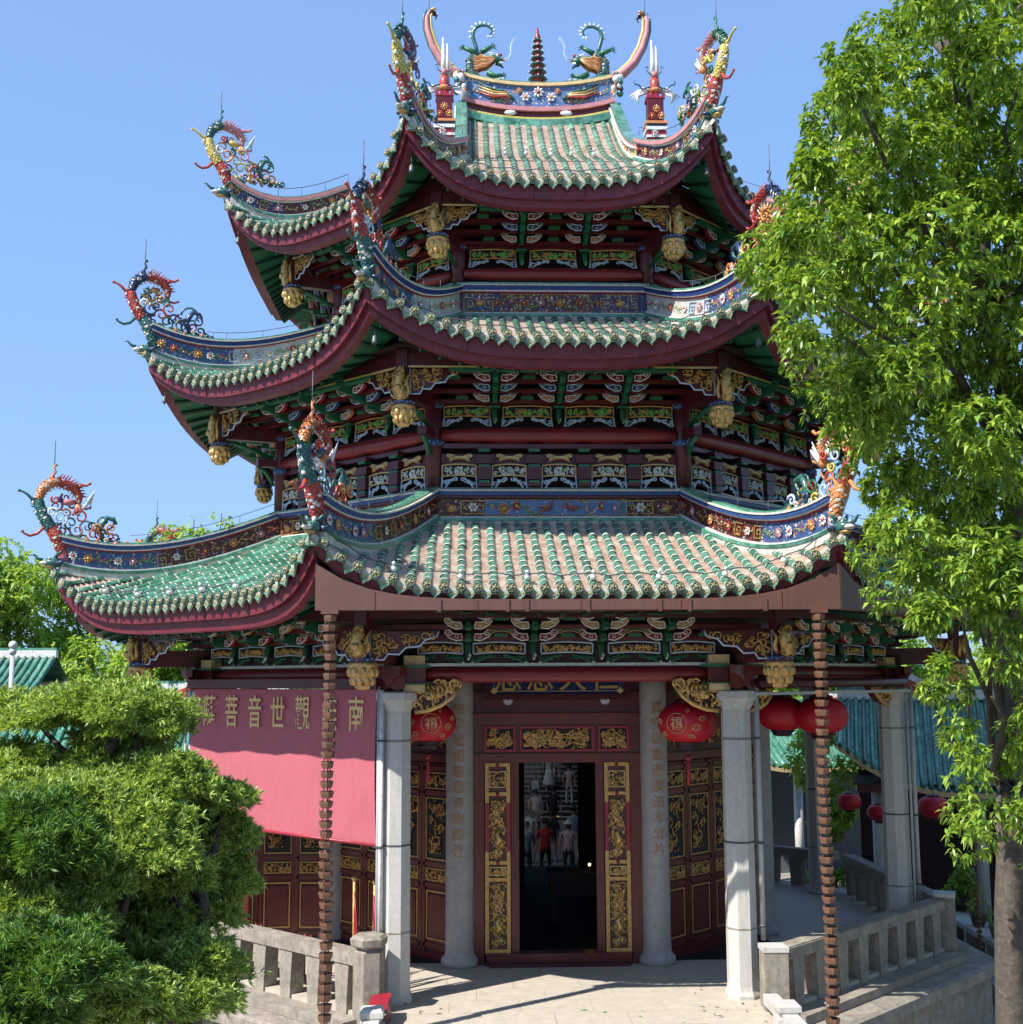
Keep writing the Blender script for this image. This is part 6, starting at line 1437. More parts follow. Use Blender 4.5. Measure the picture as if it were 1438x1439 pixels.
RT= [[2.72,-11.04,9.92,0.26],[1.44,-11.31,8.17,0.25],[4.13,-11.34,5.71,0.23],[4.52,-9.93,10.03,0.24],[2.8,-11.97,8.69,0.3],[4.77,-9.39,5.96,0.24],[5.09,-9.08,10.67,0.34],[2.1,-11.63,6.69,0.26],[4.54,-9.03,5.66,0.25],[4.04,-11.85,9.96,0.22],[3.94,-9.43,6.91,0.27],[3.86,-9.14,10.75,0.29],[3.79,-9.06,11.5,0.34],[3.8,-12.1,6.89,0.28],[5.12,-9.06,5.71,0.32],[2.47,-12.45,7.68,0.31],[4.01,-9.43,8.68,0.26],[3.81,-11.88,10.21,0.26],[2.72,-9.44,7.9,0.22],[2.49,-12.17,8.2,0.25],[3.48,-9.08,10.58,0.21],[3.75,-10.48,9.37,0.32],[3.09,-9.02,6.45,0.32],[2.67,-10.06,7.55,0.29],[3.69,-11.36,6.83,0.23],[2.02,-11.35,8.61,0.31],[1.72,-11.58,7.72,0.31],[3.08,-12.23,4.71,0.33],[3.17,-9.22,5.01,0.27],[2.98,-11.76,5.55,0.26],[1.84,-12.58,8.9,0.26],[2.93,-10.96,10.1,0.34],[4.84,-9.29,9.26,0.24],[4.92,-10.57,8.33,0.3],[3.1,-12.38,9.26,0.31],[4.18,-10.56,8.42,0.3],[1.77,-12.16,7.8,0.3],[4.4,-10.45,7.86,0.27],[2.61,-9.65,10.25,0.21],[3.86,-11.88,6.48,0.23],[4.65,-9.39,6.4,0.3],[2.22,-11.5,6.54,0.33],[3.93,-11.07,6.74,0.23],[3.55,-11.41,10.48,0.24],[4.4,-11.23,10.03,0.31],[3.77,-10.2,7.44,0.24],[3.01,-12.47,4.86,0.22],[4.41,-11.02,9.64,0.2],[4.11,-9.96,9.22,0.3],[2.42,-12.22,7.12,0.33],[2.82,-12.19,7.34,0.28],[3.96,-11.48,6.85,0.25],[4.02,-10.74,7.6,0.26],[3.96,-9.07,9.19,0.32],[3.78,-11.56,8.67,0.28],[2.34,-10.14,8.02,0.2],[4.87,-9.9,7.93,0.32],[2.25,-12.13,5.27,0.32],[2.72,-10.76,5.81,0.26],[2.74,-11.66,5.06,0.28],[4.69,-9.33,12.03,0.21],[3.43,-9.53,6.58,0.23],[3.38,-11.39,6.86,0.22],[2.6,-11.41,5.04,0.22],[4.36,-11.13,8.46,0.34],[3.99,-9.34,9.32,0.27],[3.08,-12.06,9.78,0.23],[3.03,-9.29,9.71,0.21],[3.68,-9.53,5.03,0.27],[2.92,-12.34,5.86,0.3],[2.62,-11.03,7.01,0.29],[5.25,-9.05,6.77,0.26],[2.27,-11.42,9.23,0.23],[2.8,-10.65,8.44,0.27],[1.61,-12.0,7.1,0.29],[3.29,-11.29,8.77,0.28],[3.75,-10.64,7.47,0.24],[4.91,-10.57,9.44,0.2],[2.9,-12.09,4.76,0.31],[2.7,-12.06,6.2,0.21],[3.68,-12.37,8.64,0.32],[2.58,-10.93,6.51,0.34],[3.7,-12.2,8.29,0.28],[4.94,-10.14,9.33,0.26],[2.74,-12.45,5.03,0.23],[3.09,-11.93,10.21,0.2],[3.76,-11.47,5.15,0.2],[3.69,-12.01,5.15,0.27],[2.8,-12.54,6.08,0.2],[3.76,-9.99,7.8,0.25],[4.91,-10.68,8.77,0.25],[3.32,-11.21,9.21,0.27],[4.2,-10.15,10.69,0.28],[3.98,-9.03,12.24,0.24],[2.85,-9.66,5.35,0.33],[3.75,-10.94,5.67,0.3],[2.26,-11.2,8.31,0.28],[2.01,-11.75,6.28,0.29],[4.67,-9.36,6.7,0.33],[2.04,-12.21,7.53,0.23],[3.49,-10.88,5.51,0.22],[3.08,-11.13,7.36,0.25],[2.35,-10.15,9.78,0.2],[3.36,-10.97,9.7,0.24],[2.59,-12.34,9.93,0.22],[2.36,-9.29,7.35,0.28],[3.59,-10.29,7.21,0.24],[1.93,-11.09,9.02,0.22],[2.48,-11.91,8.48,0.28],[1.5,-11.13,8.04,0.3],[4.29,-10.39,4.85,0.33],[2.51,-10.75,8.81,0.25],[2.82,-9.03,7.63,0.32],[3.51,-11.06,9.82,0.26],[3.24,-10.03,6.92,0.23],[2.89,-11.56,6.99,0.2],[2.93,-10.34,9.67,0.3],[4.11,-11.08,10.32,0.34],[3.54,-11.52,7.14,0.33],[2.73,-10.88,6.21,0.32],[2.17,-11.98,7.8,0.27],[4.6,-9.53,8.37,0.3],[4.25,-10.26,9.45,0.32],[4.27,-10.02,4.78,0.25],[5.05,-9.66,6.37,0.24],[2.62,-10.55,7.75,0.28],[3.6,-11.94,9.47,0.3],[4.45,-9.93,5.66,0.25],[3.85,-10.35,9.8,0.24],[3.25,-12.02,7.76,0.24],[3.11,-9.54,7.81,0.26],[2.63,-12.57,9.62,0.25],[1.42,-12.46,7.23,0.28],[3.98,-10.66,9.89,0.22],[3.88,-11.48,7.83,0.24],[2.72,-11.72,7.49,0.28],[1.76,-11.5,8.21,0.29],[1.76,-11.57,8.59,0.26],[3.17,-11.68,8.06,0.26],[4.38,-11.21,7.96,0.27],[2.7,-10.2,5.93,0.21],[3.25,-10.22,6.07,0.34],[2.24,-12.6,4.58,0.21],[1.41,-12.28,7.77,0.27],[5.64,-9.07,10.86,0.27],[3.03,-9.32,5.68,0.28],[2.86,-10.65,8.12,0.22],[4.07,-9.7,8.05,0.21],[2.79,-10.67,8.66,0.27],[4.04,-9.72,8.31,0.21],[3.38,-11.17,5.79,0.21],[3.57,-11.16,6.68,0.26],[3.23,-9.51,8.09,0.24],[3.19,-10.68,5.52,0.24],[3.37,-9.86,7.56,0.29],[2.79,-9.91,6.52,0.33],[1.44,-11.38,7.65,0.25],[2.01,-10.09,7.46,0.29],[2.61,-9.81,9.5,0.32],[3.33,-9.77,5.89,0.27],[3.47,-9.9,7.15,0.3],[3.11,-11.9,8.22,0.3],[4.94,-9.3,7.97,0.22],[3.25,-11.05,6.12,0.2],[4.84,-9.54,9.85,0.31],[3.69,-11.24,6.56,0.24],[3.56,-11.41,8.4,0.24],[2.65,-11.01,5.97,0.2],[3.39,-12.21,4.52,0.23],[3.92,-10.63,9.53,0.29],[4.86,-10.45,7.93,0.32],[2.21,-12.02,9.24,0.31],[3.55,-10.02,9.27,0.28],[2.73,-11.36,4.84,0.31],[4.1,-10.96,5.02,0.31],[3.66,-9.04,9.18,0.21],[4.68,-10.54,7.06,0.33],[4.8,-10.44,7.57,0.3],[4.25,-10.48,10.97,0.24],[2.23,-11.85,6.62,0.24],[2.92,-11.76,9.75,0.33],[2.87,-11.74,5.81,0.31],[2.39,-12.29,8.51,0.2],[4.1,-10.08,6.6,0.27],[4.29,-11.14,7.76,0.29],[3.36,-9.62,8.69,0.29],[3.45,-9.36,11.19,0.25],[3.68,-12.26,9.35,0.22],[3.68,-11.15,5.22,0.27],[3.1,-11.16,5.29,0.26],[4.65,-10.05,11.6,0.3],[1.86,-11.76,6.47,0.3],[2.86,-11.71,4.53,0.3],[2.77,-11.68,9.17,0.23],[4.32,-11.57,8.17,0.34],[3.61,-12.19,7.83,0.28],[4.19,-10.78,6.02,0.21],[4.76,-9.24,7.61,0.24],[4.45,-11.03,10.72,0.31],[2.19,-11.01,8.0,0.3],[1.86,-11.62,7.08,0.29],[4.02,-11.28,7.12,0.31],[3.04,-9.8,10.83,0.23],[3.39,-11.78,5.82,0.25],[3.34,-9.13,9.87,0.3],[4.57,-10.94,9.51,0.27],[2.61,-10.7,9.31,0.3],[2.93,-12.41,5.0,0.34],[3.58,-9.75,5.86,0.32],[1.85,-12.42,9.19,0.25],[3.87,-9.89,7.09,0.33],[3.52,-10.94,11.04,0.27],[5.25,-10.03,9.34,0.2],[3.37,-10.7,9.59,0.3],[3.0,-9.23,7.52,0.3],[3.3,-10.31,8.24,0.21],[4.09,-9.83,4.59,0.23],[2.16,-11.01,8.54,0.31],[3.77,-12.07,8.57,0.3],[3.27,-11.72,9.76,0.21],[2.07,-11.62,7.5,0.33],[3.68,-11.22,8.26,0.21],[3.13,-10.93,6.69,0.2],[3.1,-10.37,5.39,0.2],[4.06,-9.42,4.67,0.33],[3.56,-9.74,6.41,0.28],[3.99,-11.55,9.2,0.25],[1.9,-11.63,6.73,0.26],[4.13,-10.05,8.2,0.21],[3.83,-10.73,9.13,0.33],[2.32,-12.26,6.58,0.26],[1.62,-10.05,8.25,0.25]]
RT2= [[2.91,-12.09,3.93,0.22],[2.95,-11.9,3.68,0.19],[3.28,-11.87,2.49,0.17],[3.47,-11.94,3.64,0.22],[2.75,-11.85,2.78,0.2],[2.91,-12.46,3.01,0.21],[3.02,-11.62,2.53,0.2],[3.11,-12.35,3.13,0.21],[3.42,-11.13,3.34,0.18],[3.52,-11.95,3.91,0.24],[2.65,-11.43,3.96,0.15],[2.58,-12.42,3.49,0.16],[3.37,-11.14,4.44,0.22],[3.13,-12.24,4.44,0.21],[3.63,-11.11,4.05,0.15],[3.37,-11.92,3.36,0.18],[2.93,-11.55,3.24,0.2],[3.18,-11.05,4.25,0.2],[3.0,-12.08,4.19,0.23],[2.54,-12.23,3.69,0.22],[3.09,-11.71,2.74,0.15],[3.83,-11.06,4.36,0.24],[3.05,-11.0,3.96,0.2],[3.22,-12.1,3.81,0.14],[2.79,-12.23,2.98,0.21],[3.32,-11.14,3.12,0.15],[2.92,-11.34,2.97,0.15],[3.17,-12.1,3.52,0.18],[2.58,-11.85,4.19,0.2],[3.12,-12.12,2.72,0.18],[3.68,-11.76,4.22,0.22],[3.69,-11.24,2.84,0.18]]
RT2 += [[3.3,-12.2,2.6,.22],[3.45,-12.0,2.3,.2],[3.6,-11.8,3.2,.25],[3.75,-11.6,2.9,.24],[3.5,-11.4,3.6,.25],[3.9,-11.5,3.8,.3],[3.2,-12.3,3.0,.2],[4.0,-11.9,2.6,.25],[3.1,-11.5,4.5,.28],[3.7,-11.9,4.6,.3]]
rt = thing('broadleaf_tree', 'tall leafy broadleaf tree covering the right side of the view', 'tree', (3.62, -10.5, -1.38))
def L(v): return (v[0]-3.62, v[1]+10.5, v[2]+1.38)
extra = [[x+rng.uniform(1.6, 2.6), y, z, r] for x, y, z, r in RT if x > 4.1]
b0, d0, s0 = blob_leaves([(*L(b[:3]), b[3]*rng.uniform(.6, 1.3)) for b in RT+extra if rng.random() < .95], 62, 8, .088)
leaves('crown', b0, d0, s0, .21, LEAF_R, rt)
b0, d0, s0 = blob_leaves([(*L(b[:3]), b[3]*rng.uniform(.5, 1.1)) for b in RT2 if rng.random() < .75], 30, 7, .085)
leaves('lower_foliage', b0, d0, s0, .19, LEAF_R, rt)
mb = MB(); TR = [(3.62, -10.5, -1.4), (3.60, -10.5, 1.0), (3.63, -10.5, 2.0), (3.72, -10.5, 3.0), (3.78, -10.5, 4.5), (3.92, -10.5, 6.0), (3.80, -10.5, 7.6), (3.66, -10.5, 8.7), (3.55, -10.5, 10.2), (3.4, -10.4, 11.6)]
mb.tube([L(p) for p in TR], [.19, .135, .12, .11, .10, .085, .07, .06, .045, .02], BARK, 10)
for i in range(0):
    q = random.Random(i); mb.ball(tuple(Vector(L((3.60+q.uniform(-.1, .1), -10.6, q.uniform(-.6, 3))))), q.uniform(.03, .06), BARK, 6, (1, 1, 1.8))
mb.build('trunk', rt)
for i, b in enumerate(RT[::6]+RT2[::5]):
    q = random.Random(i+3); z0 = max(2.6, b[2]-q.uniform(.8, 1.8)); f = min(1, max(0, (z0+1.4)/13.0))
    j = min(range(len(TR)), key=lambda n: abs(TR[n][2]-z0)); p0 = Vector(TR[j]); p3 = Vector(b[:3]); p1 = p0.lerp(p3, .35)+Vector((q.uniform(-.15, .15), q.uniform(-.2, .2), q.uniform(-.1, .25))); p2 = p0.lerp(p3, .7)+Vector((q.uniform(-.15, .15), 0, q.uniform(-.1, .2)))
    mb = MB(); mb.tube([L(p) for p in (p0, p1, p2, p3)], [.05, .034, .022, .008], BARK, 6); mb.build('branch', rt)
# the nearest sprays of the right tree, leaf by leaf
lm = MB(); LEAF_S = leaf_mat('single_leaf', (.12, .24, .03), (.2, .32, .05), .6, .2); lm.add([(0,0,0),(.022,.05,.008),(0,.06,0),(-.022,.05,.008),(0,.12,-.03)], [(0,2,3),(0,1,2),(3,2,4),(2,1,4)], LEAF_S); lm = lm.mesh('leaf')
q = random.Random(8); near = sorted(RT, key=lambda b: b[1])[:28]
for b in near:
    for i in range(2):
        c = Vector(b[:3])+Vector((q.uniform(-.8, .8), -1, q.uniform(-.8, .8))).normalized()*b[3]*1.1
        for j in range(5): ob('leaf', lm, rt, L(c), q.uniform(0, 6.28)*1.0+j*1.25, q.uniform(-.7, .5), q.uniform(-.5, .5), sc=q.uniform(.8, 1.15))
# clipped podocarpus shrubs on the left
def needles(pads, n_per, per, size, dome=True):
    B = []; D = []; S = []
    for x, y, z, rx, rz in pads:
        n = int(1.9*n_per*rx*(rz+.1)/.05); v = unit(rng.normal(0, 1, (n, 3))); v[:, 2] = np.abs(v[:, 2])*.95-.22
        rr = (.45+.62*rng.random((n, 1))**.6)*np.where(rng.random((n, 1)) < .10, 1.16, 1.0); lump = 1+.28*np.sin(v[:, :1]*7+x*9)*np.cos(v[:, 1:2]*6+z*7)
        c = np.array([x, y, z])+v*rr*lump*np.array([rx*1.0, rx*1.0, rz*1.32]); ax = unit(v*np.array([.8, .8, 1.3])+np.array([0, 0, .55])+rng.normal(0, .25, (n, 3)))
        e1 = unit(np.cross(ax, rng.normal(0, 1, (n, 3)))); e2 = np.cross(ax, e1)
        for i in range(per):
            a = 2*math.pi*i/per*1.0+rng.random(n); tilt = .5+.9*(i/per); o = (e1*np.cos(a)[:, None]+e2*np.sin(a)[:, None])*tilt+ax
            B.append(c+ax*(.022*(1-i/per))); D.append(unit(o)); S.append(size*(.7+.5*rng.random(n)))
    return np.concatenate(B), np.concatenate(D), np.concatenate(S)
PADS = [[-4.63,-12.2,3.99,0.54,0.2],[-4.0,-12.5,4.06,0.55,0.19],[-3.52,-12.6,3.94,0.34,0.14],[-3.99,-12.3,3.77,0.28,0.11],[-3.51,-12.8,3.61,0.26,0.15],[-4.34,-13.0,3.45,0.44,0.18],[-3.91,-12.9,3.44,0.39,0.17],[-3.6,-12.8,3.28,0.4,0.16],[-3.18,-12.4,3.17,0.23,0.13],[-3.34,-12.6,3.47,0.11,0.08],[-4.01,-13.2,3.2,0.36,0.17],[-3.28,-12.2,2.87,0.31,0.22],[-3.56,-13.4,2.91,0.36,0.18],[-3.41,-13.0,2.68,0.27,0.18],[-3.78,-13.6,2.76,0.3,0.17],[-3.21,-12.2,2.55,0.27,0.2],[-4.06,-13.9,2.63,0.26,0.17],[-3.88,-13.7,2.53,0.25,0.14],[-3.3,-12.4,2.33,0.25,0.19],[-3.45,-13.9,2.13,0.27,0.14],[-3.16,-13.3,2.14,0.28,0.2],[-3.2,-13.6,1.99,0.3,0.16],[-3.45,-13.0,2.25,0.21,0.18],[-3.57,-13.2,3.1,0.31,0.15],[-4.29,-13.6,2.83,0.19,0.14]]
FINE = [[-4.09,-13.8,3.03,0.37,0.29],[-3.84,-14.4,2.38,0.42,0.26],[-3.94,-14.5,2.16,0.3,0.17]]
def shrub(name, label, pads, trunkx, mt, n_per, per, size, w, base=None):
    x0, y0 = trunkx; s = thing(name, label, 'shrub', (x0, y0, -1.38)); P = [(p[0]-x0, p[1]-y0, p[2]+1.38, p[3], p[4]) for p in pads]
    B, D, S = needles(P, n_per, per, size); leaves('foliage', B, D, S, w, mt, s, .10, .12, simple=True)
    top = max(p[2] for p in P); mb = MB(); k = 7
    mb.tube([(.06*math.sin(i*1.3), .05*math.cos(i), top*.93*i/k) for i in range(k+1)], [.10-.008*i for i in range(k+1)], BARK, 8); mb.build('trunk', s)
    for i, p in enumerate(P):
        q = random.Random(i); z0 = max(.4, p[2]-q.uniform(.25, .6)); mb = MB(); e = Vector((p[0], p[1], p[2]-p[4]*.25)); a = Vector((0, 0, z0)); m_ = a.lerp(e, .5)+Vector((q.uniform(-.08, .08), 0, -.05))
        mb.tube([a, m_, e], [.05, .035, .015], BARK, 6); mb.build('branch', s)
    return s
A = [[p[0]-(.24 if p[0] > -3.6 and p[2] > 3.7 else 0), p[1], p[2]-.20, p[3], p[4]*1.0] for i, p in enumerate(PADS) if p[2] > 3.3]; Bp = [p for p in PADS if p[2] <= 3.3 and p[0] < -3.45]; Cp = [p for p in PADS if p[2] <= 3.3 and p[0] >= -3.45]
shrub('podocarpus_shrub', 'layered yew pine with flat bright needle pads at the upper left', A, (-4.0, -12.6), LEAF_N, 290, 12, .060, .095)
shrub('podocarpus_shrub', 'middle yew pine with broad needle pads at the left edge', Bp, (-3.85, -13.4), LEAF_N, 290, 12, .062, .095)
shrub('podocarpus_shrub', 'shaded yew pine reaching over the left stone balustrade', Cp, (-3.3, -12.7), LEAF_N, 290, 12, .060, .095)
shrub('fine_needle_shrub', 'dense dark green fine needled shrub at the lower left edge', FINE, (-4.0, -14.3), LEAF_F, 420, 12, .078, .05)
FILL = [[-4.38,-12.8,3.06,0.37,0.21],[-4.05,-12.7,2.87,0.32,0.21],[-3.72,-12.9,2.42,0.32,0.21],[-3.78,-13.2,2.2,0.31,0.2],[-3.57,-12.6,2.37,0.27,0.18],[-3.54,-13.1,2.01,0.28,0.19],[-3.83,-13.8,2.0,0.33,0.17],[-4.74,-12.4,3.38,0.39,0.22],[-4.3,-13.0,2.64,0.31,0.21],[-4.13,-12.5,3.33,0.33,0.19],[-3.16,-12.9,1.88,0.21,0.19],[-3.71,-12.8,2.68,0.27,0.17],[-4.04,-12.1,3.63,0.34,0.14],[-3.42,-12.4,2.79,0.22,0.19],[-3.31,-12.0,2.47,0.21,0.17]]
shrub('podocarpus_shrub', 'dense shaded yew pine filling the gaps behind the other left shrubs', FILL, (-3.75, -12.6), LEAF_N, 160, 12, .085, .09)
# ------------------------------------------------------------------ background trees
def bgtree(x, y, h, r, label, n=9, leafs=150, size=.26, zb=-1.38, seed=0, lowc=.30, cat='tree', name='background_tree'):
    t = thing(name, label, cat, (x, y, zb)); q = random.Random(seed+int(x*7)); bl = []
    for i in range(n):
        a = q.uniform(0, 6.28); zz = q.uniform(lowc, .92); rr = r*(1-abs(zz-.55)*1.1)*q.uniform(.2, .95); bl.append((rr*math.cos(a), rr*math.sin(a), h*zz, r*q.uniform(.30, .46)))
    bl.append((0, 0, h*.90, r*.4))
    B, D, S = blob_leaves(bl, leafs, 5, size, 1.0, .35); leaves('crown', B, D, S, .24, LEAF_B, t, simple=True)
    mb = MB(); mb.tube([(0, 0, 0), (.1, 0, h*.3), (-.05, .1, h*.6), (0, 0, h*.85)], [.05*r+.08, .04*r+.06, .03*r+.03, .03], BARK, 8); mb.build('trunk', t)
    for b in bl[::2]: mb = MB(); mb.tube([(0, 0, b[2]*.55), (b[0]*.5, b[1]*.5, b[2]*.8), b[:3]], [.08, .05, .02], BARK, 5); mb.build('branch', t)
G = 'trees beyond the temple'
for args in ((-19.5, 25, 11.0, 3.4, 'bright green tree at the far left edge behind the green roofs'), (-15.8, 27, 10.4, 2.8, 'bushy tree behind the lowest left roof corner'), (-13.0, 30, 12.0, 3.0, 'taller tree showing above the lowest left roof ridge'), (-11.5, 22, 6.8, 2.2, 'tree whose leaves show under the lowest left roof corner'),
             (-17.2, 19, 5.6, 2.2, 'lower bushy tree behind the small tiled building'), (-9.0, 32, 9.6, 2.4, 'small tree peeping over the lowest left roof'), (-23, 30, 9, 3.5, 'tree beyond the left frame edge'), (-11.0, 17.5, 7.2, 2.3, 'bright tree filling the gap under the lowest left eave')):
    bgtree(*args, n=14, leafs=230)
for args in ((14.5, 24, 7.4, 2.8, 'bright green tree behind the far right roofs'), (18.6, 22, 7.8, 3.0, 'bright tree at the right edge beyond the scalloped roof'), (10.6, 26, 7.0, 2.6, 'tree seen between the right porch columns above the low roofs'), (22, 27, 9, 3.4, 'tree beyond the right frame edge'), (7.2, 27, 6.4, 2.0, 'tree seen between the entrance column and the right lantern')):
    bgtree(*args, n=14, leafs=200)
bgtree(7.6, 9.5, 4.6, 1.2, 'dark trunked tree standing behind the porch between the right columns', n=7, leafs=90, size=.16, lowc=.45)
bgtree(6.9, 7.2, 2.3, .8, 'dark small shrub behind the right porch columns', n=6, leafs=70, size=.12, cat='shrub', name='garden_shrub')
for i, (x, y, h) in enumerate(((8.9, 1.2, 1.3), (9.6, -.4, 1.5), (8.6, 3.2, 1.2))):
    bgtree(x, y, h, .5, ('potted shrub behind the planter bench', 'taller potted shrub at the right edge by the bench', 'potted shrub at the far end of the bench')[i], n=5, leafs=50, size=.10, cat='shrub', name='garden_shrub', zb=-.9)
for i, (x, y, h, r) in enumerate(((-16, -15, 8.5, 3.6), (-18.5, -5, 9, 3.6), (12, -15, 10, 3.6), (12.5, -8.0, 10.5, 3.4), (14.5, 0, 9, 3.2), (-9, -33, 9, 4), (0, -36, 10, 4), (9, -31, 10, 4))):  # ring of unseen trees added to cut the skylight reaching the porch
    bgtree(x, y, h, r, ('unseen tree added beside the courtyard beyond the left edge to block skylight', 'unseen tree added left of the hall beyond the left edge to block skylight', 'unseen tree added at the right behind the camera side to block skylight', 'unseen tree added right of the broadleaf tree to block skylight', 'unseen tree added right of the planter bench to block skylight', 'unseen tree added behind the viewpoint at the left to block skylight', 'unseen tree added straight behind the viewpoint to block skylight', 'unseen tree added behind the viewpoint at the right to block skylight')[i], n=14, leafs=120, size=.36)
# small plants on the lowest left roof ridge
for i, u in enumerate((.30, .42, .55)):
    t, d, z = T1.uv(-1, u); x, y, _ = FP(1, t, d, 0); p = thing('ridge_weed', ('leafy weed growing on the left hip ridge nearest the upper column', 'leafy weed in the middle of the left hip ridge', 'thin trailing weed lower on the left hip ridge')[i], 'plant', (x, y, z+.50))
    B, D, S = blob_leaves([(0, 0, .22, .16), (.1, 0, .1, .10)], 9, 3, .09); leaves('foliage', B, D, S, .28, LEAF_B, p); mb = MB(); mb.tube([(0, 0, -.1), (.02, 0, .1), (.03, 0, .3)], .008, BARK, 4); mb.build('stem', p)
# ------------------------------------------------------------------ buildings around
def tiled_roof(parent, w, dep, ze, zr, step=.22, two=True, mt=None, lift=0.0):
    """double pitched roof, ridge along x, centred; rows of round tiles"""
    mt = mt or TILEM; mb = MB()
    def lz(x): return lift*max(0, (abs(x)/(w/2)-.35)/.65)**2.2
    for s in ((-1, 1) if two else (-1,)):
        rows = [[(-w/2+w*q/16, s*dep/2*(1-i/8), ze+(zr-ze)*(i/8)**1.25+lz(-w/2+w*q/16)*(1-i/8)) for q in range(17)] for i in range(9)]; mb.grid(rows, TILEM, flip=s > 0)
        mb.grid([[(x, y, z-.12) for x, y, z in rows[0]], rows[0]], CREAM)
    r = mb.build('roof', parent); run = MB()
    n = int(w/step)
    for i in range(n+1):
        x = -w/2+.08+i*(w-.16)/n; run.tube([(x, -dep/2*(1-j/6)-.02, ze+(zr-ze)*(j/6)**1.25+.03+lz(x)*(1-j/6)) for j in range(7)], .055, TILEM, 5, smooth=True)
    tag(run.build('roof_tile_row', r), kind='stuff'); mb = MB(); mb.box(-w/2, w/2, -.12, .12, zr-.05, zr+.18, WHITE); mb.box(-w/2, w/2, -.08, .08, zr+.18, zr+.26, TILEM); mb.build('ridge', r)
    return r
def scallop(r, xs, zr, y=0, h=.5, red=REDG):
    for x, s in xs:
        mb = MB(); pl = [(-1.1, 0), (-1.0, .12), (-.7, .2), (-.45, .5), (-.1, .8), (.25, .95), (.45, .8), (.5, .6), (.62, .55), (.8, 0)]
        mb.prism([(x+s*a*.9, zr+b*h) for a, b in (pl if s < 0 else pl[::-1])], y-.10, y+.10, WHITE); mb.prism([(x+s*(a*.72+.02), zr+b*h*.72) for a, b in (pl if s < 0 else pl[::-1])], y-.125, y-.101, red); mb.build('gable_end_wave', r)
b = thing('tiled_building', 'small building with pale green tiled roof at the far left edge', 'building', (-17.0, 18.0, -1.38)); tiled_roof(b, 5.4, 4.0, 5.2, 6.25)
mb = MB(); mb.box(-2.4, 2.4, -1.6, 1.6, 0, 5.2, MORTAR); mb.build('wall', b)
for x in (-1.2, 0, 1.2): mb = MB(); mb.box(x-.3, x+.3, -1.66, -1.6, 3, 4.2, DARKP); mb.build('window', b)
b = thing('tiled_building', 'building with teal green tiled roof behind the left shrubs', 'building', (-12.4, 9.6, -1.38)); r = tiled_roof(b, 9.0, 4.2, 3.5, 5.0); scallop(r, ((4.2, 1),), 5.05); mb = MB(); mb.box(-4.2, 4.2, -1.6, 1.6, 0, 3.5, MORTAR); mb.build('wall', b)
for x in (-3, -1, 1, 3): mb = MB(); mb.box(x-.35, x+.35, -1.66, -1.6, 1, 2.6, DWOOD); mb.build('window', b)
b = thing('tiled_building', 'low tiled building glimpsed under the lowest left roof corner', 'building', (-9.2, 16.0, -1.38)); r = tiled_roof(b, 5.0, 3.4, 4.2, 5.2); mb = MB(); mb.box(-2.2, 2.2, -1.4, 1.4, 0, 4.2, MORTAR); mb.build('wall', b)
lampp = thing('lamp_post', 'pale lamp post with a round globe above the far left roof', 'street lamp', (-13.9, 13.0, -1.38)); mb = MB(); mb.tube([(0, 0, 0), (0, 0, 6.3)], [.09, .06], GRANITE, 10); mb.lathe([(.08, 6.2), (.11, 6.3), (.07, 6.36)], GRANITE, 12); mb.build('post', lampp); mb = MB(); mb.ball((0, 0, 6.46), .12, MORTAR, 12); mb.build('globe', lampp)
# right hand gallery with curved green roofs
b = thing('gallery_building', 'covered gallery with dark green tiled roof behind the right porch column', 'building', (11.2, 6.0, -1.38), R(-18)); r = tiled_roof(b, 8.0, 4.6, 3.05, 5.0, .17, lift=1.0); scallop(r, ((-2.4, -1), (2.6, 1)), 5.05, h=.62)
for x in (-3.2, -1.1, 1.0, 3.1): mb = MB(); mb.tube([(x, -1.7, 0), (x, -1.7, 3.2)], .13, GRANITE, 10); mb.build('column', b)
mb = MB(); mb.box(-3.6, 3.6, .4, .6, 0, 3.3, DARKW); mb.box(.2, 1.4, .38, .4, 0, 3.2, MORTAR); mb.build('wall', b); mb = MB(); mb.box(-3.6, 3.6, -2.1, -1.95, 3.0, 3.16, BROWNWOOD); mb.build('beam', b); mb = MB(); mb.box(-3.7, 3.7, -2.2, .5, 3.17, 3.2, DARKW); mb.build('ceiling', b)  # wall coloured dark for the dim interior, pale piece painted as its lit part
b = thing('gallery_building', 'farther low gallery roof seen between the right porch columns', 'building', (8.2, 13.5, -1.38), R(12)); r = tiled_roof(b, 7.0, 4.4, 3.1, 4.6, .18, lift=.7); scallop(r, ((1.0, 1),), 4.6, h=.5)
for x in (-3, -1, 1, 3): mb = MB(); mb.tube([(x, -1.6, 0), (x, -1.6, 3.1)], .12, WHITE, 10); mb.build('column', b)
mb = MB(); mb.box(-3.3, 3.3, .4, .6, 0, 3.1, DARKP); mb.build('wall', b)
b = thing('white_wall_building', 'pale walled building at the right edge behind the tree trunk', 'building', (15.2, 5.5, -1.38), R(-18)); r = tiled_roof(b, 6.0, 5, 3.4, 5.2, .18); scallop(r, ((-1.0, 1), (1.6, -1)), 5.25, h=.6); mb = MB(); mb.box(-2.8, 2.8, -1.9, 2, 0, 3.4, MORTAR); mb.build('wall', b)
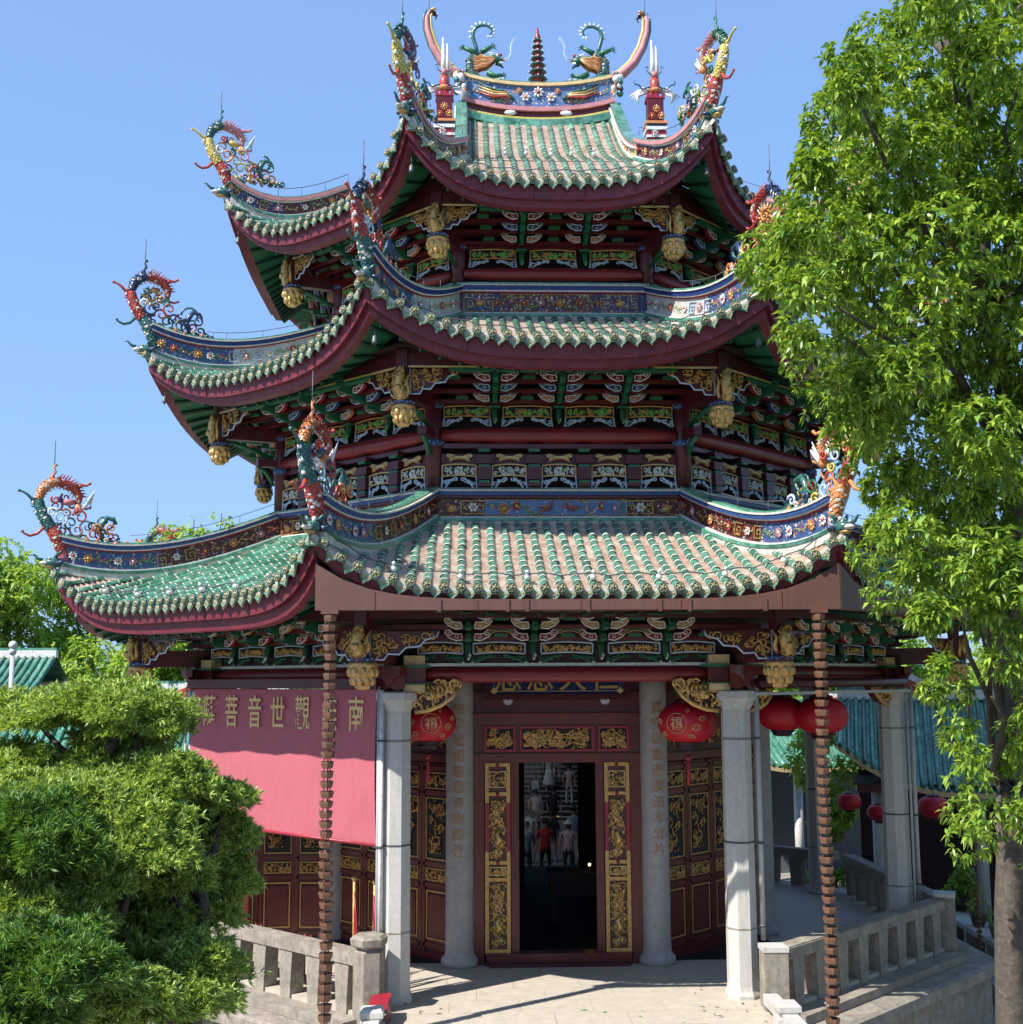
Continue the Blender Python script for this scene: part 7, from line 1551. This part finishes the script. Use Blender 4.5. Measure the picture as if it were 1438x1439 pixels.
lantern(6.35, 3.2, 1.62, .62, 0, 'small red lantern under the far gallery eave left of the grey column', full=False); lantern(6.95, 3.2, 1.40, .62, .4, 'small red lantern touching the left edge of the farthest grey column', full=False); lantern(7.62, 2.0, 1.62, .78, .2, 'red lantern under the gallery eave right of the farthest grey column', full=False)
# planter bench on the right with pots
pb = thing('planter_bench', 'stepped pale concrete planter bench at the right edge', 'bench', (8.25, .9, -1.38), R(-4))
mb = MB(); mb.box(-.25, .25, -2.4, 2.4, .72, .82, GRANITE); mb.build('top_slab', pb); mb = MB(); mb.box(.2, .28, -2.4, 2.4, 0, .72, GRANITED); mb.build('back', pb)
for i in range(5): mb = MB(); mb.box(-.2, .2, -2.36+1.16*i, -2.26+1.16*i, 0, .72, GRANITE); mb.build('support', pb)
mb = MB(); mb.box(-.55, -.25, -2.4, 2.4, 0, .28, GRANITE); mb.build('front_step', pb)
def pot(x, y, z, r, mt, label):
    p = thing('plant_pot', label, 'pot', (x, y, z)); mb = MB(); mb.lathe([(r*.65, 0), (r*.9, r*.7), (r, r*1.3), (r*1.08, r*1.35), (r*1.08, r*1.5), (r*.9, r*1.5)], mt, 14); mb.build('vessel', p)
    B, D, S = blob_leaves([(0, 0, r*2.3, r*1.3)], 26, 4, .10); leaves('foliage', B, D, S, .22, LEAF_R, p); mb = MB(); mb.lathe([(r*.88, r*1.35), (.01, r*1.40)], BARK, 10); mb.build('soil', p)
pot(8.1, -.35, -.56, .17, BLUEG, 'glossy blue pot with a plant on the planter bench'); pot(8.2, .7, -.56, .15, GRANITED, 'grey pot with a plant beside the blue pot'); pot(8.3, 1.8, -.56, .15, BROWNM, 'brown pot at the far end of the planter bench')
# hills and far haze line of trees
HILLM = mat('far_wood', (.05, .10, .03), .9, var=.4, scale=.5)
mb = MB(); rows = []
for i in range(2):
    rows.append([(-150+10*j, 90+12*math.sin(j*.7), (-2 if i == 0 else 3.0+1.2*math.sin(j*1.3)+.8*math.sin(j*2.9))) for j in range(31)])
rows.append([(x, y+60, z+1) for x, y, z in rows[1]]); mb.grid(rows, HILLM, True); mb.build('hill', kind='structure')
